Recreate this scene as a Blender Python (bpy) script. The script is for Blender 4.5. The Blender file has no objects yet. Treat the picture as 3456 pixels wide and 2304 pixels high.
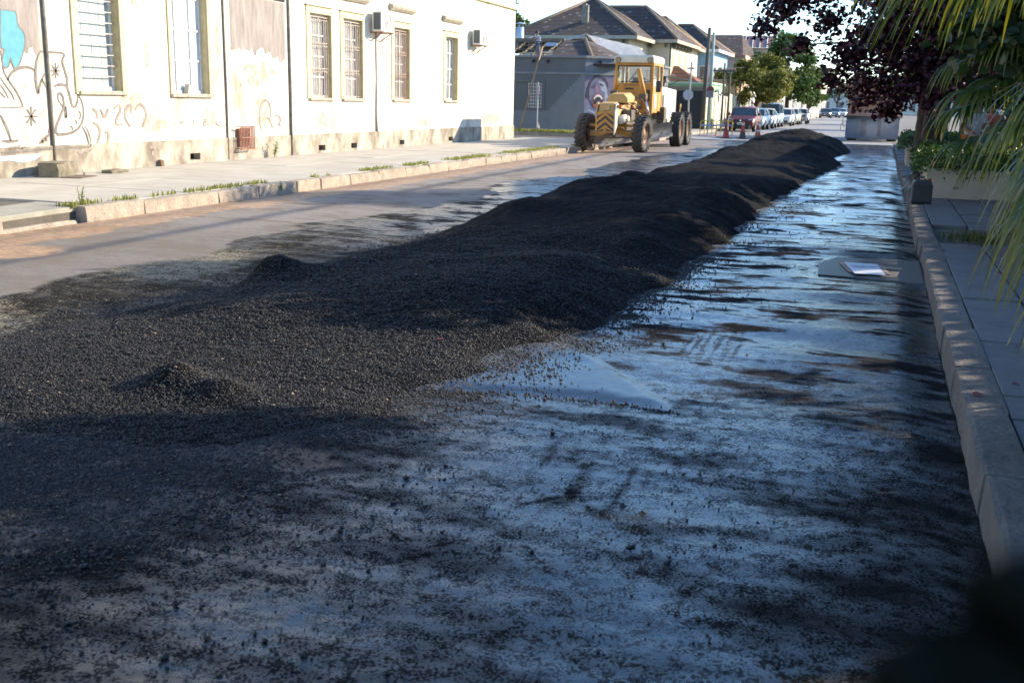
import bpy, bmesh, math, random
import numpy as np
from mathutils import Vector, Matrix, Quaternion

random.seed(7)
rng = np.random.default_rng(7)
PI = math.pi
scene = bpy.context.scene
col = scene.collection

# ------------------------------------------------------------------ camera
cam = bpy.data.cameras.new('camera')
cam_o = bpy.data.objects.new('camera', cam); col.objects.link(cam_o)
right = Vector((0.94437349, 0.32811051, 0.02240973)); upv = Vector((-0.09439866, 0.20516512, 0.97416434))
fwd = Vector((-0.31503587, 0.92209043, -0.2247257))
mw = Matrix(((right.x, upv.x, -fwd.x, 0), (right.y, upv.y, -fwd.y, 0), (right.z, upv.z, -fwd.z, 1.62), (0, 0, 0, 1)))
cam_o.matrix_world = mw
cam.sensor_width = 36.0
cam.lens = 36.73
cam.clip_start = 0.05
cam.clip_end = 4000
cam.dof.use_dof = True
cam.dof.focus_distance = 8.5
cam.dof.aperture_fstop = 4.5
scene.camera = cam_o

# ------------------------------------------------------------------ sky and sun
SUN = Vector((0.40, 0.27, 0.20)).normalized()          # towards the sun
EL = math.asin(SUN.z); AZ = math.atan2(SUN.x, SUN.y)
world = bpy.data.worlds.new('World'); scene.world = world; world.use_nodes = True
nt = world.node_tree
bg = nt.nodes['Background']
sky = nt.nodes.new('ShaderNodeTexSky')
sky.sky_type = 'NISHITA'; sky.sun_disc = False
sky.sun_elevation = EL; sky.sun_rotation = AZ
sky.air_density = 1.0; sky.dust_density = 0.1; sky.ozone_density = 4.5
nt.links.new(sky.outputs[0], bg.inputs[0])
bg.inputs[1].default_value = 0.15
sl = bpy.data.lights.new('sun', 'SUN'); sl.energy = 3.8; sl.angle = math.radians(0.55); sl.color = (1.0, 0.87, 0.68)
so = bpy.data.objects.new('sun', sl); col.objects.link(so)
so.rotation_euler = SUN.to_track_quat('Z', 'Y').to_euler()
so.location = (20, 10, 30)
scene.view_settings.view_transform = 'Standard'
scene.view_settings.look = 'None'
scene.view_settings.gamma = 1.0
scene.view_settings.exposure = 1.45
scene.view_settings.use_curve_mapping = False
scene.render.engine = 'CYCLES'
scene.cycles.use_denoising = True
scene.cycles.max_bounces = 8
scene.cycles.transparent_max_bounces = 12
scene.cycles.sample_clamp_indirect = 6.0

# ------------------------------------------------------------------ materials
MATS = {}
def principled(name):
    m = bpy.data.materials.new(name); m.use_nodes = True
    return m, m.node_tree, m.node_tree.nodes['Principled BSDF']

def mat(name, c, rough=0.7, c2=None, scale=3.0, amount=1.0, bump=0.0, bscale=40.0, metal=0.0, spec=0.5,
        stretch=(1, 1, 1), lo=0.35, hi=0.7, trans=0.0, coat=0.0, detail=5.0, rvar=0.0):
    """procedural surface: two colours mixed by noise, with a noise bump"""
    if name in MATS: return MATS[name]
    m, t, b = principled(name)
    N, K = t.nodes, t.links
    b.inputs['Roughness'].default_value = rough
    b.inputs['Metallic'].default_value = metal
    b.inputs['Specular IOR Level'].default_value = spec
    b.inputs['Transmission Weight'].default_value = trans
    b.inputs['Coat Weight'].default_value = coat
    tc = N.new('ShaderNodeTexCoord'); mp = N.new('ShaderNodeMapping')
    mp.inputs['Scale'].default_value = stretch
    K.new(tc.outputs['Object'], mp.inputs[0])
    if c2 is not None:
        n = N.new('ShaderNodeTexNoise'); n.inputs['Scale'].default_value = scale; n.inputs['Detail'].default_value = detail
        n.inputs['Roughness'].default_value = 0.65
        r = N.new('ShaderNodeMapRange'); r.inputs['From Min'].default_value = lo; r.inputs['From Max'].default_value = hi
        r.inputs['To Max'].default_value = amount
        mx = N.new('ShaderNodeMix'); mx.data_type = 'RGBA'
        mx.inputs[6].default_value = (*c, 1); mx.inputs[7].default_value = (*c2, 1)
        K.new(mp.outputs[0], n.inputs[0]); K.new(n.outputs[0], r.inputs[0]); K.new(r.outputs[0], mx.inputs[0])
        K.new(mx.outputs[2], b.inputs['Base Color'])
        if rvar:
            r2 = N.new('ShaderNodeMapRange'); r2.inputs['To Min'].default_value = rough; r2.inputs['To Max'].default_value = rough + rvar
            K.new(n.outputs[0], r2.inputs[0]); K.new(r2.outputs[0], b.inputs['Roughness'])
    else:
        b.inputs['Base Color'].default_value = (*c, 1)
    if bump > 0:
        n2 = N.new('ShaderNodeTexNoise'); n2.inputs['Scale'].default_value = bscale; n2.inputs['Detail'].default_value = 6
        bp = N.new('ShaderNodeBump'); bp.inputs['Strength'].default_value = 1.0; bp.inputs['Distance'].default_value = bump
        K.new(mp.outputs[0], n2.inputs[0]); K.new(n2.outputs[0], bp.inputs['Height']); K.new(bp.outputs[0], b.inputs['Normal'])
    MATS[name] = m
    return m

def leafmat(name, c, c2, rough=0.5, translucent=0.35, tcol=None):
    if name in MATS: return MATS[name]
    m, t, b = principled(name); N, K = t.nodes, t.links
    at = N.new('ShaderNodeAttribute'); at.attribute_name = 'tone'
    mx = N.new('ShaderNodeMix'); mx.data_type = 'RGBA'; mx.inputs[6].default_value = (*c, 1); mx.inputs[7].default_value = (*c2, 1)
    K.new(at.outputs['Fac'], mx.inputs[0]); K.new(mx.outputs[2], b.inputs['Base Color'])
    b.inputs['Roughness'].default_value = rough
    tr = N.new('ShaderNodeBsdfTranslucent')
    if tcol: tr.inputs[0].default_value = (*tcol, 1)
    else: K.new(mx.outputs[2], tr.inputs[0])
    ms = N.new('ShaderNodeMixShader'); ms.inputs[0].default_value = translucent
    K.new(b.outputs[0], ms.inputs[1]); K.new(tr.outputs[0], ms.inputs[2])
    K.new(ms.outputs[0], N['Material Output'].inputs[0])
    MATS[name] = m
    return m

# ------------------------------------------------------------------ mesh helpers
class MB:
    """collects shapes, then links them as ONE mesh object"""
    def __init__(s): s.v = []; s.f = []; s.mi = []
    def add(s, vs, fs, mi=0):
        o = len(s.v); s.v += [tuple(p) for p in vs]
        s.f += [tuple(i + o for i in f) for f in fs]; s.mi += [mi] * len(fs); return s
    def box(s, a, b, mi=0, rot=None, ctr=None):
        x0, y0, z0 = a; x1, y1, z1 = b
        vs = [(x0, y0, z0), (x1, y0, z0), (x1, y1, z0), (x0, y1, z0), (x0, y0, z1), (x1, y0, z1), (x1, y1, z1), (x0, y1, z1)]
        if rot is not None:
            c = Vector(ctr) if ctr else (Vector(a) + Vector(b)) / 2
            vs = [tuple(c + rot @ (Vector(p) - c)) for p in vs]
        return s.add(vs, [(3, 2, 1, 0), (4, 5, 6, 7), (0, 1, 5, 4), (1, 2, 6, 5), (2, 3, 7, 6), (3, 0, 4, 7)], mi)
    def bar(s, p, q, w, h=None, mi=0, up=(0, 0, 1)):
        p = Vector(p); q = Vector(q); d = (q - p).normalized(); h = h or w
        sd = d.cross(Vector(up))
        if sd.length < 1e-4: sd = d.cross(Vector((0, 1, 0)))
        sd.normalize(); u = sd.cross(d)
        vs = []
        for c in (p, q):
            for a, b in ((-1, -1), (1, -1), (1, 1), (-1, 1)): vs.append(c + sd * a * w / 2 + u * b * h / 2)
        return s.add(vs, [(3, 2, 1, 0), (4, 5, 6, 7), (0, 1, 5, 4), (1, 2, 6, 5), (2, 3, 7, 6), (3, 0, 4, 7)], mi)
    def cyl(s, p, q, r, r2=None, n=12, mi=0, caps=True):
        return s.tube([p, q], [r, r if r2 is None else r2], n, mi, caps)
    def tube(s, pts, rad, n=8, mi=0, caps=True):
        pts = [Vector(p) for p in pts]
        if not hasattr(rad, '__len__'): rad = [rad] * len(pts)
        vs = []; fs = []; prev = None
        for i, p in enumerate(pts):
            d = (pts[min(i + 1, len(pts) - 1)] - pts[max(i - 1, 0)])
            if d.length < 1e-9: d = Vector((0, 0, 1))
            d.normalize()
            if prev is None: a = d.orthogonal().normalized()
            else:
                a = prev - d * prev.dot(d)
                a = a.normalized() if a.length > 1e-5 else d.orthogonal().normalized()
            prev = a; b = d.cross(a)
            for k in range(n):
                t = 2 * PI * k / n; vs.append(p + (a * math.cos(t) + b * math.sin(t)) * rad[i])
        for i in range(len(pts) - 1):
            for k in range(n):
                k2 = (k + 1) % n; fs.append((i * n + k, i * n + k2, (i + 1) * n + k2, (i + 1) * n + k))
        if caps: fs += [tuple(range(n - 1, -1, -1)), tuple((len(pts) - 1) * n + k for k in range(n))]
        return s.add(vs, fs, mi)
    def lathe(s, prof, n=24, origin=(0, 0, 0), axis='Z', mi=0):
        vs = []; fs = []
        for r, h in prof:
            for k in range(n):
                t = 2 * PI * k / n; a, b = r * math.cos(t), r * math.sin(t)
                p = {'Z': (a, b, h), 'X': (h, a, b), 'Y': (a, h, b)}[axis]
                vs.append((p[0] + origin[0], p[1] + origin[1], p[2] + origin[2]))
        for i in range(len(prof) - 1):
            for k in range(n):
                k2 = (k + 1) % n; fs.append((i * n + k, i * n + k2, (i + 1) * n + k2, (i + 1) * n + k))
        if axis == 'Y': fs = [f[::-1] for f in fs]
        return s.add(vs, fs, mi)
    def prism(s, poly, a, b, axis='X', mi=0):
        """poly in the two other axes, extruded from a to b along axis"""
        def P(u, v, w): return {'X': (w, u, v), 'Y': (u, w, v), 'Z': (u, v, w)}[axis]
        n = len(poly)
        vs = [P(u, v, a) for u, v in poly] + [P(u, v, b) for u, v in poly]
        fs = [tuple(range(n)), tuple(range(2 * n - 1, n - 1, -1))] + [(i, (i + 1) % n + 0, (i + 1) % n + n, i + n)[::-1] for i in range(n)]
        return s.add(vs, fs, mi)
    def loft(s, rings, mi=0, closed=True, caps=True):
        n = len(rings[0]); vs = [p for r in rings for p in r]; fs = []
        for i in range(len(rings) - 1):
            for k in range(n if closed else n - 1):
                k2 = (k + 1) % n; fs.append((i * n + k, i * n + k2, (i + 1) * n + k2, (i + 1) * n + k))
        if caps: fs += [tuple(range(n - 1, -1, -1)), tuple((len(rings) - 1) * n + k for k in range(n))]
        return s.add(vs, fs, mi)
    def build(s, name, m, parent=None, smooth=False, bevel=0.0, seg=2, fix=True, subsurf=0):
        me = bpy.data.meshes.new(name)
        me.from_pydata(s.v, [], s.f)
        ms = m if isinstance(m, (list, tuple)) else [m]
        for x in ms: me.materials.append(x)
        if len(ms) > 1: me.polygons.foreach_set('material_index', s.mi)
        if fix:
            bm = bmesh.new(); bm.from_mesh(me); bmesh.ops.recalc_face_normals(bm, faces=bm.faces); bm.to_mesh(me); bm.free()
        me.update()
        if smooth: me.polygons.foreach_set('use_smooth', [True] * len(me.polygons))
        o = bpy.data.objects.new(name, me); col.objects.link(o)
        if parent is not None: o.parent = parent
        if bevel > 0:
            b = o.modifiers.new('bevel', 'BEVEL'); b.width = bevel; b.segments = seg; b.limit_method = 'ANGLE'; b.angle_limit = math.radians(40)
            b.harden_normals = False
        if subsurf:
            q = o.modifiers.new('sub', 'SUBSURF'); q.levels = subsurf; q.render_levels = subsurf
        return o

def tag(o, label=None, cat=None, group=None, kind=None):
    if label: o['label'] = label
    if cat: o['category'] = cat
    if group: o['group'] = group
    if kind: o['kind'] = kind
    return o
def thing(name, label, cat, loc=(0, 0, 0), rz=0.0, group=None):
    o = bpy.data.objects.new(name, None); col.objects.link(o)
    o.location = loc; o.rotation_euler = (0, 0, rz); o.empty_display_size = 0.1
    return tag(o, label, cat, group)
def struct(name, loc=(0, 0, 0)):
    o = bpy.data.objects.new(name, None); col.objects.link(o); o.location = loc; o.empty_display_size = 0.1
    o['kind'] = 'structure'; return o
def copy_tree(o, parent=None):
    c = o.copy(); col.objects.link(c); c.parent = parent
    for ch in list(o.children): copy_tree(ch, c)
    return c
def np_mesh(name, verts, quads, m, parent=None, smooth=False, attrs=None, tris=False):
    """fast mesh from numpy arrays, all faces of one size"""
    me = bpy.data.meshes.new(name); k = 3 if tris else 4
    verts = np.asarray(verts, np.float32); quads = np.asarray(quads, np.int32)
    me.vertices.add(len(verts)); me.vertices.foreach_set('co', verts.ravel())
    me.loops.add(quads.size); me.loops.foreach_set('vertex_index', quads.ravel())
    me.polygons.add(len(quads)); me.polygons.foreach_set('loop_start', np.arange(0, quads.size, k, dtype=np.int32))
    me.polygons.foreach_set('loop_total', np.full(len(quads), k, np.int32))
    if smooth: me.polygons.foreach_set('use_smooth', np.ones(len(quads), bool))
    if attrs:
        for an, av in attrs.items():
            a = me.attributes.new(an, 'FLOAT', 'POINT'); a.data.foreach_set('value', np.asarray(av, np.float32))
    me.update(calc_edges=True); me.validate()
    for x in (m if isinstance(m, (list, tuple)) else [m]): me.materials.append(x)
    o = bpy.data.objects.new(name, me); col.objects.link(o)
    if parent is not None: o.parent = parent
    return o

# value noise in numpy
_perm = rng.permutation(512)
def vnoise(x, y, seed=0):
    x = np.asarray(x, float); y = np.asarray(y, float)
    xi = np.floor(x).astype(int); yi = np.floor(y).astype(int); fx = x - xi; fy = y - yi
    def h(a, b): return _perm[(_perm[(a + seed * 37) & 511] + b) & 511] / 511.0
    u = fx * fx * fx * (fx * (fx * 6 - 15) + 10); v = fy * fy * fy * (fy * (fy * 6 - 15) + 10)
    return (h(xi, yi) * (1 - u) + h(xi + 1, yi) * u) * (1 - v) + (h(xi, yi + 1) * (1 - u) + h(xi + 1, yi + 1) * u) * v
def fbm(x, y, seed=0, oct=4, gain=0.5):
    t = 0; a = 1; s = 0
    for i in range(oct):
        t = t + a * vnoise(np.asarray(x) * 2 ** i + 17.3 * i, np.asarray(y) * 2 ** i + 5.7 * i, seed + i); s += a; a *= gain
    return t / s
def sstep(a, b, x):
    t = np.clip((np.asarray(x, float) - a) / (b - a), 0, 1); return t * t * (3 - 2 * t)

# ------------------------------------------------------------------ the ground
XL, XR = -9.6, 0.53                     # kerb faces
def lens_d(x, y):                       # the smooth fan of fresh emulsion beside the windrow
    a = np.hypot(x + 2.25, (y - 5.75) * 1.0)
    top = (y - (6.75 - 0.92 * (x + 1.9) - 0.35 * np.maximum(0, x + 1.9) ** 2 * 1.0)); bot = (5.38 + 0.12 * np.sin((x + 2) * 2.4) - y)
    return np.maximum(np.maximum(top, bot), np.maximum(-2.6 - x, x + 0.95))
def pile_edges(y):
    R = np.interp(y, [3.9, 4.6, 5.5, 6.5, 7.5, 9.2, 11.4, 15, 19, 24, 28, 31.5, 34, 36, 40, 43, 46, 47.4], [-2.9, -2.45, -2.3, -2.12, -1.9, -1.8, -1.7, -1.7, -1.65, -1.5, -1.25, -0.95, -1.35, -1.5, -1.1, -1.05, -1.5, -2.6])
    L = np.interp(y, [3.9, 4.6, 5.5, 6.5, 7.5, 9, 12, 15, 20, 26, 32, 38, 43, 46, 47.4], [-4.0, -5.3, -5.25, -5.2, -5.05, -4.95, -5.0, -5.25, -4.9, -4.9, -4.95, -4.9, -5.2, -4.8, -3.6])
    return L, R
def pile_h(x, y):
    """windrow of loose asphalt, height above the road (negative outside)"""
    L, R = pile_edges(y)
    w = 0.22 * (fbm(x * 1.3, y * 1.3, 5, 3) - 0.5); L = L + w * 1.6; R = R + 0.22 * (fbm(x * 1.7, y * 2.1, 9, 3) - 0.5) * 1.4
    c = (L + R) / 2; hw = (R - L) / 2
    u = (x - c) / np.maximum(hw, 0.05)
    H = np.interp(y, [3.6, 4.3, 5.2, 6.0, 6.8, 7.6, 8.6, 10, 11.5, 13, 16, 19, 22, 25, 28, 30.5, 32, 34, 36.5, 39.5, 43, 45, 46.6, 47.4],
                  [0.0, 0.03, 0.055, 0.085, 0.125, 0.175, 0.195, 0.20, 0.235, 0.275, 0.31, 0.33, 0.28, 0.24, 0.30, 0.52, 0.58, 0.44, 0.38, 0.62, 0.68, 0.58, 0.3, 0.0])
    prof = 1 - np.abs(u) ** 2.0
    steep = np.clip(prof, -1, 1)
    sp = np.maximum(steep, 0); fw_ = sstep(25, 31, y)
    z = H * np.where(steep > 0, (1 - fw_) * np.minimum(1.0, 1.55 * sp) ** 0.85 + fw_ * sp ** 0.95, steep * 2)
    m = np.clip(prof * 3, 0, 1)
    z = z + m * np.clip(H * 1.6, 0.04, 1) * (np.interp(y, [24, 32], [0.55, 0.3]) * (fbm(x * 0.75, y * 0.62, 3, 3) - 0.5) + 0.10 * (fbm(x * 2.6, y * 2.4, 21, 3) - 0.5))
    for gx, gy, gz, gr in ((-4.76, 7.62, 0.15, 0.22), (-3.2, 7.3, 0.13, 0.75), (-4.0, 6.4, 0.08, 0.5), (-2.6, 9.0, 0.10, 0.7), (-4.1, 13.2, 0.12, 0.8), (-4.0, 16.6, 0.12, 0.7),
                           (-4.1, 18.6, 0.10, 0.6), (-2.2, 13.5, 0.08, 0.7), (-1.9, 31.2, 0.12, 0.6), (-2.7, 43.0, 0.06, 0.9), (-3.55, 4.66, 0.13, 0.17), (-3.22, 4.62, 0.09, 0.14)):
        z = z + m * gz * np.exp(-((x - gx) ** 2 + (y - gy) ** 2) / (gr * gr))
    z = np.where(prof < 0, np.minimum(z, -0.01 + 0.0 * z), z) - 0.01 * sstep(0.03, 0.0, H)
    z = z + m * np.minimum(0.018, 0.006 + H * 0.03) * (vnoise(x * 14, y * 14, 31) + vnoise(x * 31, y * 31, 32) - 1.0)
    return z
def road_z(x, y):
    z = np.zeros_like(np.asarray(x, float)) + np.asarray(y, float) * 0
    rt = sstep(-2.4, -1.2, x) * sstep(3.5, 7.5, y)                       # the lumpy strip along the right kerb
    nr = sstep(-2.6, -1.4, x) * (1 - rt)
    z = z + (0.005 + 0.030 * rt + 0.006 * nr) * (fbm(x * 0.5, y * 0.95, 11, 2) - 0.5) * 2
    z = z + (0.003 + 0.009 * rt + 0.006 * nr) * (fbm(x * 1.4, y * 2.9, 15, 2) - 0.5) * 2
    z = z + 0.004 * (vnoise(x * 9, y * 9, 13) - 0.5) + 0.0035 * (vnoise(x * 19, y * 21, 14) - 0.5)
    z = z + 0.035 * np.exp(-((x - 0.0) / 0.75) ** 2 - ((y - 12.7) / 0.28) ** 2) * (x < 0.5)   # hump before the lid
    d = lens_d(x, y); z = z + 0.022 * sstep(0.03, -0.16, d)
    z = z - 0.03 * sstep(XR - 0.30, XR, x) - 0.04 * sstep(XL + 0.9, XL, x)
    lid = sstep(-0.70, -0.50, x) * sstep(10.3, 10.6, y) * sstep(12.35, 12.1, y); z = z * (1 - lid) + 0.004 * lid
    for px, py, r, dep in ((-8.15, 8.5, 0.36, 0.035), (-5.6, 12.1, 0.5, 0.03), (-5.3, 13.8, 0.45, 0.025), (-5.75, 10.7, 0.5, -0.02)):
        z = z - dep * np.exp(-(((x - px) / r) ** 2 + ((y - py) / (r * 1.4)) ** 2) ** 2)
    return z

SCUFF = [(-1.35, 4.79, -1.32, 4.20), (-1.13, 4.40, -1.12, 3.93), (-1.08, 4.35, -1.08, 3.91), (-1.09, 4.07, -1.31, 3.77), (-0.90, 4.57, -0.92, 3.82), (-1.16, 7.61, -1.15, 6.79), (-1.10, 7.65, -1.08, 6.73), (-1.03, 7.70, -1.01, 6.67), (-0.96, 7.75, -0.93, 6.61), (-0.89, 7.80, -0.85, 6.56), (-0.82, 7.85, -0.78, 6.50)]
def zones(x, y):
    """what lies on the road: old dusty asphalt, kerb sand, black emulsion, loose grit"""
    n = fbm(x * 0.5, y * 0.35, 41, 4); n2 = fbm(x * 2.2, y * 2.0, 45, 3)
    edge = -6.85 + 1.5 * (n - 0.5) + 0.35 * (n2 - 0.5)
    edge = np.where(y > 26, edge + np.interp(y, [26, 40, 49], [0, 0.4, 0.0]), edge)
    tack = sstep(-0.10, 0.16, x - edge)
    sand = sstep(0.35, -0.3, x - (-8.6 + 0.7 * (n2 - 0.5) + 0.5 * (n - 0.5)))
    pit = np.exp(-(((x + 8.25) / 0.45) ** 2 + ((y - 8.4) / 0.6) ** 2) ** 2)
    sand = np.maximum(sand, pit)
    L, R = pile_edges(np.clip(y, 4.2, 47))
    # thin spread of crumbs in front of the windrow
    front = sstep(-0.3, 0.5, x + 5.6) * sstep(2.2, 3.3, y) * sstep(0.35, -0.5, x - R - 0.35) * sstep(9.0, 6.2, y)
    near = sstep(-0.1, 0.2, 0.14 - np.maximum(L - x, x - R)) * (y > 4)
    grit = np.clip(np.maximum(front * (0.35 + 0.9 * n2), near * 0.9), 0, 1)
    lens = sstep(0.03, -0.03, lens_d(x, y))
    earth = np.exp(-(((x + 2.5) / 0.45) ** 2 + ((y - 3.95) / 0.25) ** 2)) + 0.8 * np.exp(-(((x + 3.0) / 0.5) ** 2 + ((y - 2.9) / 0.2) ** 2)) + sstep(-2.3, -3.2, x) * sstep(4.2, 2.6, y) * 0.4 * n2
    worn = np.clip(sstep(20, 12, y) * sstep(-4.2, -6.0, x) * (0.38 + 0.42 * sstep(0.52, 0.68, fbm(x * 0.8, y * 0.45, 61, 4))), 0, 1)
    pool = np.clip(sstep(-2.6, -1.4, x) * sstep(5.2, 8.0, y) + 0.9 * sstep(-4.6, -5.4, x) * sstep(9, 13, y), 0, 1)
    scuff = 0 * x
    for ax_, ay_, bx_, by_ in SCUFF:
        dx, dy = bx_ - ax_, by_ - ay_; t = np.clip(((x - ax_) * dx + (y - ay_) * dy) / (dx * dx + dy * dy), 0, 1)
        d = np.hypot(x - ax_ - t * dx, y - ay_ - t * dy); scuff = np.maximum(scuff, sstep(0.026, 0.006, d) * (0.25 + 0.6 * np.sin(PI * t)) * (0.5 + 0.8 * vnoise(x * 14, y * 9, 66)))
    wet = sstep(-2.7, -1.5, x + 0.9 * (n - 0.5) + 0.3 * (n2 - 0.5)) * (1 - 0.75 * sstep(-0.5, 0.35, x + 0.8 * (n - 0.5)))
    return dict(wet=wet, scuff=scuff, pool=pool, tack=tack, sand=sand, grit=grit, lens=lens, earth=np.clip(earth, 0, 1), worn=worn)

def road_material():
    m, t, b = principled('road_surface'); N, K = t.nodes, t.links
    tc = N.new('ShaderNodeTexCoord')
    def at(n): a = N.new('ShaderNodeAttribute'); a.attribute_name = n; return a.outputs['Fac']
    def noise(s, d=6, r=0.6, st=None):
        n = N.new('ShaderNodeTexNoise'); n.inputs['Scale'].default_value = s; n.inputs['Detail'].default_value = d; n.inputs['Roughness'].default_value = r
        if st:
            mp = N.new('ShaderNodeMapping'); mp.inputs['Scale'].default_value = st; K.new(tc.outputs['Object'], mp.inputs[0]); K.new(mp.outputs[0], n.inputs[0])
        else: K.new(tc.outputs['Object'], n.inputs[0])
        return n.outputs[0]
    def mr(v, a, b_, c=0, d=1):
        r = N.new('ShaderNodeMapRange'); r.interpolation_type = 'SMOOTHSTEP'
        for i, q in enumerate((a, b_, c, d)): r.inputs[1 + i].default_value = q
        K.new(v, r.inputs[0]); return r.outputs[0]
    def mixc(f, a, b_):
        x = N.new('ShaderNodeMix'); x.data_type = 'RGBA'
        for i, q in ((6, a), (7, b_)):
            if isinstance(q, tuple): x.inputs[i].default_value = (*q, 1)
            else: K.new(q, x.inputs[i])
        K.new(f, x.inputs[0]) if not isinstance(f, float) else None
        return x.outputs[2]
    def mixf(f, a, b_):
        x = N.new('ShaderNodeMix'); x.data_type = 'FLOAT'
        for i, q in ((2, a), (3, b_)):
            if isinstance(q, (int, float)): x.inputs[i].default_value = q
            else: K.new(q, x.inputs[i])
        K.new(f, x.inputs[0]); return x.outputs[0]
    def math_(op, a, b_):
        x = N.new('ShaderNodeMath'); x.operation = op
        for i, q in enumerate((a, b_)):
            if isinstance(q, (int, float)): x.inputs[i].default_value = q
            else: K.new(q, x.inputs[i])
        return x.outputs[0]
    fine = noise(160, 3, 0.7); midn = noise(9, 6, 0.65); big = noise(1.1, 5, 0.6); streak = noise(3.0, 5, 0.6, (0.5, 1.6, 1))
    # old asphalt
    old = mixc(mr(fine, 0.35, 0.68), (0.105, 0.088, 0.076), (0.30, 0.255, 0.215))
    old = mixc(mr(big, 0.40, 0.62), old, (0.19, 0.155, 0.125))
    sandc = mixc(mr(midn, 0.35, 0.65), (0.42, 0.26, 0.15), (0.25, 0.17, 0.11))
    pale = mixc(mr(fine, 0.3, 0.6), (0.20, 0.165, 0.11), (0.40, 0.34, 0.23))
    tk = mixc(mr(midn, 0.40, 0.72), (0.0035, 0.0035, 0.004), (0.009, 0.0085, 0.0085))
    tk = mixc(math_('MULTIPLY', mr(math_('ADD', at('worn'), math_('ADD', math_('MULTIPLY', math_('SUBTRACT', midn, 0.5), 1.5), math_('MULTIPLY', math_('SUBTRACT', noise(45, 4, 0.8), 0.5), 3.2))), 0.45, 1.15), mr(at('worn'), 0.02, 0.15, 0.0, 0.85)), tk, pale)
    gr = mixc(mr(fine, 0.42, 0.6), (0.012, 0.012, 0.013), (0.06, 0.055, 0.05))
    c = mixc(mr(math_('ADD', at('tack'), math_('ADD', math_('MULTIPLY', math_('SUBTRACT', midn, 0.5), 1.2), math_('MULTIPLY', math_('SUBTRACT', fine, 0.5), 1.1))), 0.25, 0.80), old, tk)
    c = mixc(mr(math_('ADD', at('sand'), math_('MULTIPLY', math_('SUBTRACT', midn, 0.5), 1.2)), 0.4, 0.75), c, sandc)
    c = mixc(mr(math_('ADD', at('earth'), math_('MULTIPLY', math_('SUBTRACT', midn, 0.5), 1.6)), 0.5, 0.8), c, (0.15, 0.095, 0.065))
    gm = mr(math_('ADD', at('grit'), math_('MULTIPLY', math_('SUBTRACT', noise(26, 4, 0.7), 0.5), 1.8)), 0.38, 0.62)
    c = mixc(gm, c, gr)
    K.new(c, b.inputs['Base Color'])
    gritz = mr(math_('ADD', math_('MULTIPLY', streak, 0.65), math_('MULTIPLY', big, 0.45)), 0.535, 0.64)
    speck = mr(math_('ADD', noise(95, 2, 0.6), math_('MULTIPLY', math_('SUBTRACT', noise(11, 4, 0.7), 0.5), 0.9)), 0.47, 0.60)                       # crumbs and grit stuck in the film
    soft = mr(math_('ADD', math_('MULTIPLY', streak, 0.5), math_('MULTIPLY', big, 0.6)), 0.42, 0.72)
    dry = mixf(at('pool'), math_('ADD', math_('ADD', math_('MULTIPLY', soft, 0.58), mixf(at('wet'), 0.45, 0.02)), math_('ADD', math_('MULTIPLY', speck, 0.40), math_('MULTIPLY', at('scuff'), 0.5))), math_('ADD', math_('ADD', math_('MULTIPLY', gritz, 0.9), math_('MULTIPLY', at('scuff'), 0.5)), math_('MULTIPLY', speck, 0.30)))
    dry = mixf(at('lens'), dry, math_('MULTIPLY', speck, 0.15))
    gritz = mr(dry, 0.0, 1.0)
    ro_t = mixf(gritz, 0.13, 0.92)
    ro_t = mixf(at('worn'), ro_t, 0.68)
    tm = mr(math_('ADD', at('tack'), math_('MULTIPLY', math_('SUBTRACT', midn, 0.5), 1.2)), 0.25, 0.8)
    ro = mixf(tm, 0.85, ro_t)
    ro = mixf(math_('MAXIMUM', gm, mr(at('sand'), 0.3, 0.7)), ro, 0.72)
    ro = mixf(mr(at('earth'), 0.3, 0.7), ro, 0.8)
    K.new(ro, b.inputs['Roughness'])
    K.new(mixf(gritz, 1.0, 0.06), b.inputs['Specular IOR Level'])
    v = N.new('ShaderNodeTexVoronoi'); v.inputs['Scale'].default_value = 75; K.new(tc.outputs['Object'], v.inputs[0])
    hgt = math_('ADD', math_('MULTIPLY', fine, 0.35), math_('MULTIPLY', midn, 0.5))
    hgt = math_('ADD', hgt, math_('MULTIPLY', math_('SUBTRACT', 1.0, v.outputs[0]), mixf(gm, 0.12, 1.1)))
    bp = N.new('ShaderNodeBump'); bp.inputs['Distance'].default_value = 0.010
    K.new(mixf(math_('MAXIMUM', at('lens'), mr(math_('MULTIPLY', math_('SUBTRACT', 1.0, gritz), at('tack')), 0.2, 0.9)), 0.8, 0.33), bp.inputs['Strength'])
    K.new(hgt, bp.inputs['Height']); K.new(bp.outputs[0], b.inputs['Normal'])
    return m

def grid(xs, ys, zf):
    X, Y = np.meshgrid(xs, ys); Z = zf(X, Y)
    v = np.stack([X, Y, Z], -1).reshape(-1, 3); nx, ny = len(xs), len(ys)
    i = (np.arange(ny - 1)[:, None] * nx + np.arange(nx - 1)[None]).ravel()
    return v, np.stack([i, i + 1, i + nx + 1, i + nx], 1)

ys = np.exp(np.linspace(math.log(1.6), math.log(50.0), 620))
xs = np.concatenate([np.linspace(XL, -6.5, 60, endpoint=False), np.linspace(-6.5, XR, 240)])
v, q = grid(xs, ys, road_z)
zn = zones(v[:, 0], v[:, 1])
road = np_mesh('road', v, q, road_material(), smooth=True, attrs=zn); road['kind'] = 'structure'

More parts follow.
